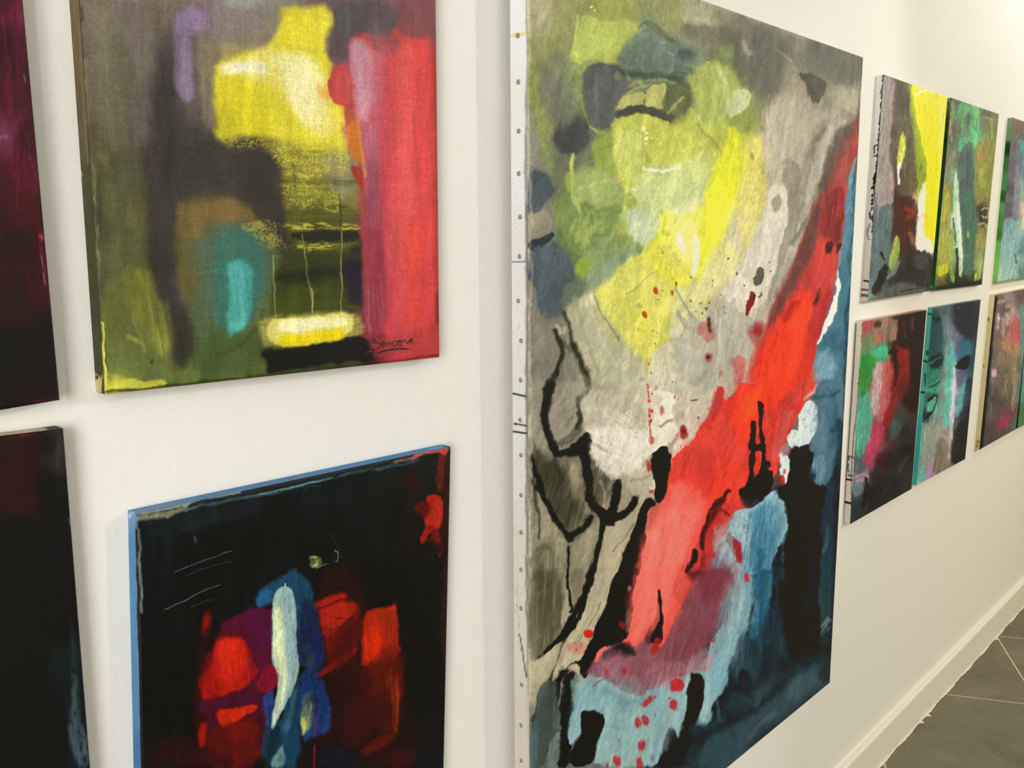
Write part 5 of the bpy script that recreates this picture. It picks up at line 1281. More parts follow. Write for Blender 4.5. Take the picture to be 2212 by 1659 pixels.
def art_black(A):            # far left, lower
    A.frame(0, 860, .48151)
    A.field('40,200,2c1512 120,200,2a1411 100,350,2c1a14 200,200,201b17 250,180,2a2420 40,400,281511 120,450,2c1912 200,400,161816 60,600,121613 250,500,141a19 280,280,2f2c28 100,800,0f1412 300,700,151a19 200,1000,111513 330,900,141716 100,1300,0f1412 340,1200,1b2422 380,1600,1b2024 200,1600,10110f -200,600,101010', power=1.8)
    A.frame(0, 860, .48151)
    A.poly('0,180 140,180 155,420 150,500 80,530 0,520', '2f1712', 14, .7, 10, tex=V1)
    A.line('100,170 135,168', '5e2018', 6, 5, .8, 5)
    A.poly('250,170 288,160 285,340 250,300', '38342f', 8, .7, 6, tex=(90, 14, 3, .2, .5, .6))
    A.poly('320,1230 345,1240 360,1450 395,1500 400,1659 340,1659 310,1500 325,1340', '46565c', 14, .8, 12, tex=((90, 10, 3, .2, .5, .9),))
    A.line('320,1000 330,1200', '26302e', 10, 12, .6, 6)
    A.line('310,540 316,570', '7a8c84', 3, 4, .8, 3)
    A.line('345,965 350,990', '6c2030', 4, 4, .7)
    A.line('395,1500 400,1540', '6a3a40', 3, 4, .7)
    A.line('335,800 350,900 360,1000', '2c2624', 3, 5, .8, 3)
    A.frame(0, 0, 1)
    A.lift(1.0, 1.0, 1.0)
    A.cloud(.20, 30, 9, 88, 25)
    A.cloud(.16, 8, 4, 80, 47)
    A.mottle(.14, 90, 12, 2, 3)


def edge_black(A):
    A.frame(0, 860, .48151)
    A.field('0,160,e0dac2 100,140,dcd4b8 180,135,cfc6aa 240,130,4c463e 285,135,4a4038 200,1000,201e1c', power=3)
    A.poly('170,128 290,120 290,170 200,160 230,140', '463f36', 6, .9, 6)
    A.line('0,172 60,165 120,160', 'b0903c', 4, 3, .7, 3)
    A.line('0,180 100,172 180,158', '2a2624', 4, 4, .8, 4)
    A.line('10,158 60,155', '98a094', 2, 3, .6, 2)


def art_blind(A):            # yellow shaft on grey, right group upper left
    K = .32544
    A.wobble((2.0, 40), (1.1, 10))
    A.frame(1800, 120, K)
    A.field('350,200,8b8078 380,400,857b74 350,600,7c736c 360,800,746d68 330,1000,6c6866 300,1100,56615f 320,1250,525b5a 280,1400,4f5c5e 260,1550,6a7472 430,200,5a5038 450,300,584d3c 420,500,544c3e 470,450,66604a 520,600,4c4634 500,300,54492f '
            '450,800,4c4132 500,800,45402c 430,950,44342a 480,1000,452c20 500,1100,4a2a1c 430,1150,3d2a24 480,1200,402a22 540,1200,4c3a34 500,1300,302c26 560,1350,3a3936 600,1400,42423e 520,1450,2a2822 400,1500,34332e 330,1550,44484a 450,1550,4a4c46 560,1530,4e504a 630,1500,3c4038 650,1350,4c4a48 '
            '560,300,e0d030 650,300,e8d42c 700,400,e4d438 640,600,e0d020 650,900,e2d428 640,1100,e6d628 600,1000,e8e0cc 590,1200,e6e0d8 650,1280,e4e0da', power=2, wob=6, ws=10)
    A.frame(1800, 120, K)
    A.poly('335,125 415,160 400,300 375,500 370,700 400,860 400,1000 350,980 300,1010 285,900 300,600 320,300 322,200', '8c8279', 6, .9, 6, tex=((92, 60, 8, -.1, .4, .3),))
    A.line('410,170 398,300 380,480', 'a0706a', 6, 6, .7, 4)
    A.poly('370,700 395,740 405,860 395,900 375,860', '9a7a72', 6, .8, 6)
    A.poly('300,1010 350,985 400,1010 405,1100 380,1200 370,1330 290,1500 250,1600 245,1500 270,1200', '566462', 8, .9, 8, tex=((88, 40, 7, .0, .5, .5),))
    A.poly('420,170 500,195 520,420 545,600 600,700 615,780 575,830 560,900 480,940 420,920 400,740 370,690 385,400', '534939', 10, .8, 8, tex=V1)
    A.poly('430,420 480,380 540,480 560,700 540,900 500,900 460,800 440,600 415,480', '666048', 14, .7, 10, tex=V1)
    A.poly('455,480 480,560 478,660 455,720 430,790 422,700 430,640 440,560', 'b8b84a', 6, .9, 7, tex=(88, 12, 4, .1, .4, .5))
    A.line('440,710 432,780 438,850', 'd8d8d8', 7, 4, .9, 4)
    A.poly('500,190 512,180 560,210 570,400 600,560 620,700 625,790 600,820 570,920 555,800 545,600 520,420', '92a032', 14, .85, 8)
    A.poly('515,185 600,205 745,262 752,300 735,500 720,760 700,1000 668,1330 655,1240 620,1215 600,1190 600,900 625,800 610,640 560,480 530,320', 'e8d822', 8, .97, 5)
    A.poly('540,220 680,260 700,500 660,800 640,600 560,420', 'eccb1c', 30, .6, 10)
    A.poly('700,300 750,300 720,760 690,1000 700,600', 'ece06c', 12, .7, 6)
    A.line('545,265 600,230 625,230', 'ece8d8', 7, 4, .9, 4)
    A.poly('565,920 600,830 612,860 605,1000 600,1190 625,1215 660,1240 665,1330 600,1300 540,1290 550,1100', 'ece8e2', 7, .97, 5)
    A.line('560,1080 600,1060', 'd89a8c', 12, 14, .7, 8)
    A.line('625,980 615,1160', 'e0b858', 7, 8, .6, 4)
    A.line('560,700 600,790 570,900', '7c8c38', 14, 14, .75, 8)
    A.poly('410,930 520,940 560,980 555,1100 550,1280 500,1330 440,1300 440,1200 400,1150 405,1000', '452d20', 14, .85, 10, tex=V1)
    A.line('480,1020 550,1040 490,1080', '8c3a20', 14, 14, .7, 10)
    A.line('510,1180 530,1240', '8c6458', 14, 12, .6, 8)
    A.poly('410,1185 435,1210 445,1300 425,1370 395,1425 360,1410 370,1340 395,1290', '8c9848', 6, .92, 7)
    A.poly('385,1390 440,1350 440,1420 370,1490 350,1480 370,1430', '6c7c62', 8, .8, 6)
    A.line('315,1310 335,1350', '16160f', 8, 3, .95, 3)
    A.poly('330,1380 365,1390 360,1440 310,1580 250,1600 260,1540', '26241f', 7, .92, 6)
    A.poly('440,1400 520,1310 600,1290 660,1330 668,1500 640,1560 560,1540 450,1500 380,1520', '2c2a26', 14, .85, 12, tex=(0, 16, 8, .1, .5, .6))
    A.poly('520,1330 620,1310 640,1400 560,1430', '484844', 14, .7, 10)
    A.poly('340,1560 450,1500 560,1530 640,1560 450,1610 250,1640 240,1600', '4c504c', 10, .8, 10, tex=(10, 20, 6, .2, .6, .7))
    A.line('450,1560 520,1555 560,1540', '1c1c18', 3, 3, .8, 5)
    A.frame(0, 0, 1)
    A.lift(1.08, 1.08, 1.06)
    A.cloud(.20, 30, 9, 88, 25)
    A.cloud(.16, 8, 4, 80, 47)
    A.mottle(.10, 90, 10, 3, 2)


def edge_blind(A):
    A.frame(1800, 120, .32544)
    A.field('310,200,f2ece0 250,900,e2d8c8 210,1600,d8ccba', power=2)
    P = '320,130 322,240 306,420 300,520 286,700 270,820 258,900 262,1000 248,1100 258,1300 236,1540'
    A.line('332,130 330,240 312,420 306,520 294,700 280,820 268,900 274,1000 262,1100 268,1300 246,1540', '1e1c16', 7, 2, .95, 6, ws=6)
    A.line('330,200 315,250', '6a6458', 7, 2, .9, 3)
    A.line('296,592 270,600 272,650', '15130e', 4, 2, .95, 2)
    A.line('290,664 270,668', '15130e', 4, 2, .95, 2)
    A.line('285,780 266,830 272,870 256,880', '15130e', 7, 2, .95, 5)
    A.line('262,920 254,960 262,1010 240,1040 250,1090', '15130e', 6, 2, .9, 6, ws=5)
    A.spots('262,945,5 258,1000,6 268,860,5', 'e4dccc', 2, .95, 2)
    A.line('268,900 262,1060', 'e8e4d8', 4, 3, .6, 6)
    A.line('240,1120 222,1180 235,1220', '7e8478', 7, 3, .8, 5)
    A.line('204,1494 240,1500', '2c2410', 6, 2, .95)
    A.line('186,1553 240,1556', '4c4838', 6, 2, .95)
    A.line('186,1590 240,1594', '5a6050', 10, 2, .95, 3)
    A.line('282,150 262,700 215,1200 180,1640', 'a09684', 2, 4, .5)


def art_forest(A):           # green, right group
    K = .32544
    A.wobble((2.0, 40), (1.1, 10))
    A.frame(1800, 120, K)
    A.field('830,310,5a5440 790,500,5c5646 780,700,6c6c56 760,900,808048 740,1100,8c8c48 720,1300,96963c 720,1450,7c7c34 720,1530,4c4c30 860,340,5c8a5e 900,420,5a7c58 950,380,6ea06a 880,520,5a7a58 930,560,62a070 1000,380,5e5648 1060,450,6c6c48 1060,600,78783c 1000,620,8c8048 '
            '1000,750,84843c 1040,800,74743a 1000,900,7c7c40 980,1030,44382c 1030,1040,7c7450 1000,1150,6c643c 970,1250,7c8050 960,1400,808a58 880,700,4f5a58 870,850,4c5a56 900,1000,446050 900,1150,4c6858 880,1300,4c6850 900,1430,3c4830 850,1500,2c2a20 820,800,7c9c84 830,1100,a8c0a0 850,1300,b8ccb4 780,1480,34341c 960,1500,34381c 1000,1500,3c3c20', power=2, wob=8, ws=8)
    A.frame(1800, 120, K)
    A.line('790,300 800,380 770,500 785,560', '8c9068', 8, 5, .7, 8)
    A.poly('800,600 815,640 800,760 780,820 750,860 745,780 770,680', '7c7e68', 8, .8, 8)
    A.poly('750,900 775,930 770,1060 745,1120 720,1100 735,1000', 'a09c38', 8, .85, 9, tex=V1)
    A.poly('710,1190 790,1100 800,1250 760,1440 690,1470 695,1320', '98984a', 10, .85, 10, tex=V1)
    A.poly('690,1400 760,1380 770,1430 720,1470 690,1460', 'b8b82c', 6, .85, 7)
    A.poly('790,1240 820,1300 800,1440 830,1500 790,1520 770,1440', '7c9850', 7, .85, 8)
    A.poly('840,310 900,330 975,345 970,480 955,580 930,600 910,560 900,440 860,500 850,440 860,380 830,350', '5f9668', 7, .9, 10, tex=(85, 14, 5, .0, .4, .6))
    A.poly('925,330 978,350 960,450 930,400', '76a866', 6, .85, 5)
    A.poly('915,480 960,520 950,610 925,600', '64b078', 5, .9, 5)
    A.poly('850,540 890,540 880,600 830,660 825,600', '5c9a70', 6, .9, 7)
    A.poly('880,400 910,360 920,440 880,500', '4c5c44', 8, .8, 7)
    A.poly('900,560 925,600 945,700 935,860 945,1020 945,1300 930,1440 870,1480 860,1300 840,1100 830,900 820,760 840,640', '4b5a56', 8, .85, 8, tex=((88, 40, 7, .0, .5, .4),))
    A.poly('850,900 930,880 945,1080 945,1300 900,1440 860,1420 850,1150', '44644f', 14, .8, 12, tex=V1)
    A.line('930,600 950,800 945,900', '5a8a5c', 8, 5, .8, 6)
    A.poly('890,1160 905,1160 900,1220 880,1200', '8c9850', 4, .9, 5)
    A.poly('815,765 830,800 835,960 850,1100 865,1420 850,1480 830,1440 805,1200 795,1000 800,860', 'a9c7a6', 5, .95, 5, tex=((86, 40, 7, -.1, .35, .3),))
    A.line('825,980 840,1150 850,1330', 'dce8dc', 9, 6, .9, 4)
    A.line('800,880 810,1000', '8cba90', 9, 5, .8, 4)
    A.line('800,1080 810,1180 812,1260', '2c5a50', 5, 4, .85, 4)
    A.line('820,1290 830,1440 812,1520', '1e2418', 10, 5, .9, 5)
    A.poly('950,600 975,550 1010,590 1075,580 1060,900 1000,960 950,1000 935,960 940,800', '7d7c3e', 8, .8, 10, tex=V1)
    A.poly('955,600 990,590 1000,700 960,720', 'a08450', 8, .7, 8)
    A.poly('955,760 1000,730 1010,880 970,880', '989c48', 8, .7, 10, tex=V1)
    A.poly('975,1000 1040,1000 1030,1100 990,1150 960,1080', '3c3226', 7, .8, 9)
    A.line('985,1030 1010,1010 1040,1020 1020,1080 990,1070', 'a09c78', 7, 4, .8, 8)
    A.line('960,1120 1000,1110 1020,1140', '94906a', 7, 4, .8, 7)
    A.poly('950,1150 1020,1150 1010,1300 960,1320', '857c48', 8, .7, 9, tex=V1)
    A.poly('950,1320 990,1300 995,1420 975,1500 940,1490', '8c9a5c', 7, .8, 9, tex=V1)
    A.poly('935,1450 960,1440 950,1500 930,1500', 'b4b838', 4, .9, 6)
    A.line('1010,410 1050,410 1055,560', '8c8c60', 8, 6, .7, 7)
    A.line('690,1545 850,1520 990,1505', '1c1c10', 14, 10, .8, 8)
    A.frame(0, 0, 1)
    A.lift(1.08, 1.08, 1.06)
    A.cloud(.20, 30, 9, 88, 25)
    A.cloud(.16, 8, 4, 80, 47)
    A.mottle(.16, 88, 8, 2.5, 2)


def edge_forest(A):
    A.frame(1800, 120, .32544)
    A.field('770,300,5c6c4c 750,450,3a4420 740,600,2c3c1c 715,900,28401e 700,1100,24421f 690,1300,203c20 670,1450,22502c 655,1550,2c5c38', power=2)
    A.mottle(.35, 90, 10, 4, 4)
    A.line('750,340 745,370', 'c8d0b0', 6, 4, .8, 4)
    A.line('768,290 775,300', '8c9c78', 10, 6, .8)
    A.line('650,1530 655,1540', '7cb08c', 5, 3, .8)


def art_mist(A):             # far right upper
    A.frame(2072, 240, .2410)
    A.field('500,80,70604e 540,200,64584e 500,300,5e554e 480,500,565052 460,700,4c484c 430,850,504c52 520,500,68646a 530,700,74787c 500,900,6c7078 450,930,4a4a52 420,1050,587074 480,1100,688084 540,1050,7c9894 440,1250,84a09a 480,1300,88a49c 540,1250,4c7070 400,1400,94ac9c 450,1450,98ac9c 500,1450,7c9890 560,1450,48685c 575,900,bcac88 575,300,4c8c88 575,700,7ca888 700,800,90a890 900,600,608080 1200,900,485050', power=1.7, wob=6)
    A.poly('510,470 545,500 555,700 540,900 510,1000 490,900 500,650', '78747c', 10, .75, 7, tex=V1)
    A.poly('400,980 460,940 500,1000 560,940 560,1200 500,1290 470,1480 370,1500 380,1200', '7c9c98', 14, .7, 10, tex=((80, 30, 8, .0, .5, .5),))
    A.line('500,1280 505,1380 520,1330', '3c5c50', 5, 4, .85, 4)
    A.line('570,280 575,600', '4c7c84', 10, 10, .8, 5)
    A.line('575,950 565,1050', 'd0b890', 10, 8, .8, 5)
    A.line('350,1530 581,1490 700,1470', '50703c', 4, 5, .8, 4)
    A.frame(0, 0, 1)
    A.lift(1.08, 1.08, 1.06)
    A.cloud(.20, 30, 9, 88, 25)
    A.cloud(.16, 8, 4, 80, 47)
    A.mottle(.10, 88, 9, 3, 2)


def edge_mist(A):
    A.frame(2072, 240, .2410)
    A.field('460,80,8ca890 440,200,7ca070 430,350,2c4c2c 420,450,4c7c50 400,650,5c9c5c 390,780,3c6834 380,850,6cac54 360,1000,5ca040 345,1120,4c8c34 340,1200,7cc858 320,1400,90d468 300,1520,8cc85c', power=2.4)
    A.line('430,352 445,356', '1c2c18', 6, 4, .9)
    A.line('385,775 402,775', '285020', 6, 4, .8)
    A.line('310,1535 350,1540', '5c7c2c', 6, 4, .7)


def art_ember(A):            # lower row, red and green
    K = .3315
    A.wobble((2.0, 40), (1.1, 10))
    A.frame(1790, 600, K)
    A.field('240,330,a85048 260,400,6c7c50 320,390,a86450 350,330,9a7a60 400,330,8c6450 380,290,967460 460,260,3c2820 520,300,5c2c20 600,280,241a16 560,400,2a1814 590,600,1c1412 350,480,3ca874 320,500,48a86c 280,540,3c9444 240,560,2c8030 240,650,2c7c2c 220,760,4c9470 210,900,4c9c7c 210,1050,5ca888 190,1150,4c6c64 '
            '320,600,a89890 310,700,c0686c 350,620,b05c54 400,600,a83c34 380,750,a05c60 320,800,b09090 340,900,a86068 380,900,8c1c24 330,1000,b03c50 280,1100,b04860 260,1190,a04458 400,1000,481c20 450,900,3c3c34 430,980,3c5c50 '
            '450,450,3c1410 500,520,8c2420 480,620,7c1c18 430,700,681818 500,700,54181a 540,800,241816 480,1000,28241e 520,1150,1e1c18 470,1250,2a2c20 400,1200,241c1a 340,1200,3c181a 300,1300,2a2422 200,1220,5c6668 230,1280,8c7c84 190,1320,6c7c7c 180,1400,3c4c50 200,1500,26302f 260,1400,141414 340,1350,241e20 300,1480,1e1c1c 420,1350,1c1c18 520,1350,2a2a26', power=2.2, wob=6, ws=8)
    A.frame(1790, 600, K)
    A.poly('228,285 295,285 300,330 240,360 225,420', 'a84c48', 5, .9, 5)
    A.spots('318,305,24', '463426', 8, .95, 8, asp=1)
    A.poly('300,370 340,350 370,380 350,410 310,410', 'b06a50', 7, .85, 6)
    A.poly('360,290 430,270 480,290 460,380 420,420 380,400 350,340', 'a08068', 9, .8, 8, tex=V1)
    A.line('395,290 390,400', '7c4c3c', 12, 8, .7, 8)
    A.poly('300,460 370,440 390,480 350,520 300,520', '44b484', 8, .9, 8)
    A.poly('210,520 300,500 290,600 260,760 200,780 195,600', '2f8434', 8, .85, 8, tex=V1)
    A.poly('190,790 260,760 290,900 270,1050 220,1180 170,1160 180,900', '52a384', 8, .85, 8, tex=V1)
    A.poly('300,560 350,530 360,600 330,760 330,900 290,900 275,800', 'b8a49c', 9, .8, 7, tex=V1)
    A.poly('350,560 400,520 430,620 400,760 380,860 340,900 330,780 350,680', 'b85c58', 9, .85, 8, tex=V1)
    A.poly('300,990 355,960 360,1000 320,1120 260,1230 245,1190 270,1100', 'b8405a', 7, .9, 6)
    A.poly('380,480 440,430 480,440 520,500 540,620 470,640 440,760 420,900 370,990 350,950 390,820 420,640 400,560', '841c1a', 8, .88, 9, tex=V1)
    A.line('500,500 520,560 460,640', 'a02c22', 13, 12, .8, 8)
    A.poly('390,480 430,440 450,480 440,520 470,600 440,700 430,620 415,520', '1c0e0c', 5, .9, 6)
    A.poly('455,265 480,245 545,240 530,290 550,380 570,430 500,470 430,440 450,340', '2e1a14', 6, .92, 7)
    A.line('500,300 505,400', '8c5444', 6, 4, .8, 3)
    A.line('535,260 530,350', '8c6050', 5, 4, .8, 3)
    A.poly('555,230 640,215 600,760 560,900 540,700 520,560 560,400', '1e1714', 10, .9, 8)
    A.poly('400,940 450,900 470,980 430,1060 390,1040', '3a5a4c', 12, .8, 9)
    A.line('520,1160 480,1230 460,1260', '34502c', 7, 6, .7, 7)
    A.poly('160,1290 240,1260 270,1290 250,1330 180,1340', 'a08c98', 7, .85, 6)
    A.line('170,1320 230,1290', 'a06068', 4, 5, .8, 3)
    A.poly('160,1180 230,1170 250,1260 170,1290', '4c5c60', 9, .85, 8)
    A.line('240,1300 248,1340 235,1420 225,1500', '0c0c0c', 9, 4, .92, 5)
    A.poly('155,1350 220,1340 230,1400 160,1440', '6c8080', 9, .8, 8)
    A.line('410,1320 380,1380 360,1420', '3c3c34', 4, 5, .6, 4)
    A.frame(1790, 600, .33228)
    A.poly('450,255 640,215 620,600 600,760 545,900 520,760 545,600 540,470 470,430 445,380', '261612', 22, .75, 10)
    A.poly('470,520 520,500 530,640 490,740 440,860 400,900 420,700 440,600', '7a201c', 18, .6, 10, tex=V1)
    A.poly('240,330 300,320 420,300 420,420 360,440 250,500', '64785e', 20, .45, 12, tex=(80, 14, 6, .25, .6, .9))
    A.poly('290,360 340,345 370,375 350,410 305,410', 'ac6656', 10, .7, 8)
    A.line('390,490 425,478 452,470', '1e0e0c', 4, 2, .9, 3)
    A.line('418,490 440,600 430,700', '1e0e0c', 5, 3, .85, 4)
    A.line('440,600 480,560', '3a1210', 4, 3, .8, 4)
    A.poly('296,560 340,540 350,640 335,780 320,900 290,900 290,720', 'b8a196', 12, .55, 7, tex=V1)
    A.line('480,290 500,330 490,380', '7c5044', 6, 6, .6, 6, tex=(80, 9, 4, .3, .55, 1))
    A.line('545,260 538,340', '805448', 4, 4, .7, 4)
    A.frame(0, 0, 1)
    A.lift(.98, .98, 1.0)
    A.cloud(.20, 30, 9, 88, 25)
    A.cloud(.16, 8, 4, 80, 47)
    A.mottle(.12, 88, 9, 3, 2)


def edge_ember(A):
    A.frame(1790, 600, .3315)
    A.field('200,300,e4dac4 170,700,dccfb8 140,1150,dcd2c0 120,1550,dcd0bc 400,240,e4c4b0 560,218,d08c7c 620,205,e09c8c', power=2.5)
    A.line('222,300 212,500 196,690 182,900 160,1050 150,1250 146,1600', '3c2c20', 3, 2, .8, 3, ws=5)
    A.line('178,300 155,700 118,1250 92,1600', '4a3a20', 4, 3, .8)
    A.spots('196,690,9', '7c4434', 3, .8)
    A.line('122,1165 160,1170', '70706c', 8, 3, .9, 4)
    A.line('128,1165 130,1290 150,1290', '56564e', 7, 3, .85, 5)
    A.spots('134,1200,9 138,1245,8 130,1270,6', 'e0d8cc', 3, .95, 2)
    A.line('105,1312 150,1318', '2c2014', 6, 2, .95, 1)
    A.line('102,1460 150,1472', '14120e', 7, 2, .95, 2)
    A.line('108,1606 140,1612', '14120e', 5, 2, .95, 1)
    A.line('555,215 600,200 640,208', 'cc6458', 6, 5, .8, 4)


def art_teal(A):             # lower row, turquoise
    K = .3315
    A.wobble((2.0, 40), (1.1, 10))
    A.frame(1790, 600, K)
    A.field('700,220,4c6464 760,210,54606c 850,210,343438 950,200,3c3c3a 700,280,2c4c4c 720,330,2c4c48 760,280,646c7c 800,350,6c7884 860,300,2c2c30 930,300,3c3a38 690,420,2c504c 740,420,3c6460 780,430,6c8c84 830,450,6c5c80 880,450,386070 940,420,34464c 720,530,203c38 770,540,5c9c90 820,540,8cb8b8 880,540,2c3c48 930,560,2c4c54 '
            '690,640,2c7c64 740,620,44746c 690,720,4c9478 680,780,2c5c4c 740,760,5c7c6c 780,700,58b8a8 815,720,c8c4dc 840,700,5c5878 880,700,54a098 930,700,28444c 700,860,50b090 640,900,1c3430 680,920,6c8078 780,850,64b8a4 810,850,a8a8b8 850,820,4c909c 880,900,343840 930,850,2c3034 '
            '640,1000,80a08c 700,1000,90988c 760,1000,989084 790,1050,a0a098 820,1020,3c4c54 880,1050,242420 610,1150,6ca094 660,1180,88887c 730,1180,7c7464 780,1180,888880 830,1180,28282a 600,1280,60a08c 650,1280,a884a4 700,1240,746c60 620,1320,7cb09c', power=2.2, wob=6, ws=7)
    A.frame(1790, 600, K)
    A.poly('660,240 700,190 740,260 720,360 740,400 700,480 650,470 655,350', '2c4a4a', 6, .85, 10, tex=(80, 12, 5, .0, .4, .6))
    A.poly('655,520 720,480 760,520 720,600 700,580 670,600 650,560', '1c302e', 4, .9, 8)
    A.line('670,560 730,530', '4c7c78', 5, 4, .7, 5)
    A.poly('650,700 720,660 730,700 700,740 660,760', '3c9c78', 5, .85, 6, tex=(30, 12, 4, .1, .4, .7))
    A.line('660,700 720,690 690,730', '1c4c3c', 3, 3, .8, 5)
    A.poly('640,820 700,760 715,780 690,860 640,880', '54b48c', 4, .92, 5)
    A.line('650,800 690,760 710,780 695,850 650,890 635,920', '14201c', 7, 3, .92, 5)
    A.poly('770,260 810,340 800,500 780,600 740,560 760,400', '6c8488', 12, .75, 8, tex=V1)
    A.poly('780,450 820,400 835,560 800,840 780,980 740,980 745,800 770,600', '5cbcae', 9, .85, 6, tex=V1)
    A.line('815,590 810,740 800,900 795,1040', 'd4d0e4', 11, 7, .85, 5)
    A.line('795,900 790,1050 780,1180', 'a8b0ac', 10, 8, .75, 6)
    A.poly('810,440 835,420 830,500 815,520', '705a84', 7, .8, 5)
    A.poly('850,430 940,400 930,520 870,560 820,560', '3e6c7c', 8, .85, 9, tex=(40, 14, 4, .1, .45, .7))
    A.poly('815,575 860,530 905,500 910,560 895,600 850,590', '1a1c24', 4, .92, 6)
    A.poly('840,600 880,600 900,660 870,720 850,680', '5c5878', 9, .8, 7)
    A.poly('860,700 890,660 885,740 865,820 840,920 825,900 850,790', '58a8a0', 5, .85, 7)
    A.poly('800,220 990,150 960,400 870,390 820,330', '302f33', 14, .75, 10, tex=V1)
    A.spots('850,200,14', '546464', 6, .8, 5)
    A.poly('830,960 930,880 920,1040 900,1180 790,1230 800,1120', '242422', 12, .85, 8)
    A.poly('620,980 700,920 760,900 740,1060 680,1180 600,1300 590,1240', '8c9c8c', 12, .75, 9, tex=V1)
    A.poly('700,1060 780,1050 780,1200 700,1290 690,1180', '78705f', 12, .8, 8, tex=V1)
    A.poly('630,1260 690,1150 680,1290 620,1320', 'a585ac', 8, .85, 7)
    A.poly('580,1290 640,1220 630,1320 580,1345', '5fae98', 8, .85, 7)
    A.frame(1790, 600, .33228)
    A.poly('655,240 735,240 745,380 730,480 700,600 650,600 640,460', '24484a', 10, .6, 10, tex=((60, 10, 5, .25, .5, .9),))
    A.line('680,260 700,290 720,260', '12201f', 8, 4, .85, 8)
    A.poly('655,520 700,500 755,510 730,560 690,595 655,575', '1a2c2c', 3, .85, 8, tex=((20, 12, 4, .15, .35, .8),))
    A.line('655,560 700,530 740,515', '4f8c88', 4, 3, .7, 5)
    A.line('650,710 690,700 725,670', '123a34', 5, 2, .85, 5)
    A.line('645,690 700,660 720,640', '2a6a5c', 5, 4, .7, 6)
    A.spots('680,645,10', '3f9484', 4, .7, 3)
    A.poly('735,600 775,560 770,760 745,952 650,952 690,850', '8b978b', 22, .6, 9, tex=V1)
    A.poly('770,440 812,400 820,560 800,760 790,952 745,952 750,760 765,600', '64bcae', 12, .5, 6, tex=V1)
    A.poly('740,240 800,260 800,400 760,420 740,330', '768890', 14, .5, 8, tex=V1)
    A.line('822,600 818,760 805,940', 'cfcfe2', 8, 5, .7, 4)
    A.poly('830,160 985,145 955,420 900,400 850,330 820,260', '2c2c31', 16, .6, 10, tex=V1)
    A.poly('840,420 950,390 945,500 880,540 840,510', '3a6474', 8, .55, 10, tex=(40, 10, 4, .3, .55, 1))
    A.poly('815,578 870,520 922,490 915,560 895,600 850,592', '16181f', 3, .9, 5)
    A.line('885,660 875,740 850,860', '5cada4', 10, 6, .6, 8, tex=(85, 12, 4, .25, .5, .9))
    A.poly('900,640 940,640 930,860 890,952 860,900', '262a30', 12, .6, 9)
    A.frame(0, 0, 1)
    A.lift(1.0, .97, .98)
    A.cloud(.20, 30, 9, 88, 25)
    A.cloud(.16, 8, 4, 80, 47)
    A.mottle(.12, 88, 9, 3, 2)


def edge_teal(A):
    A.frame(1790, 600, .3315)
    A.field('660,220,5cac96 630,500,58a890 610,800,58b09c 590,1000,3ca4a4 570,1200,3c9c9c 560,1340,48a890 760,190,9cb8a4 850,170,7c8c7c 960,140,a0b4ac 985,140,c0d0cc', power=2.4)
    A.line('642,236 670,238', '0f4a4a', 6, 2, .95, 1)
    A.line('618,540 645,548', '0c3c34', 6, 2, .95, 1)
    A.line('594,745 625,748', '0c3c3c', 6, 2, .95, 1)
    A.line('645,480 640,500', '1c4c40', 8, 3, .9, 3)
    A.line('630,620 628,700', '1c4c40', 5, 3, .9, 5, ws=4)
    A.line('680,190 780,172 900,160', '6c9c90', 4, 3, .6, 3)


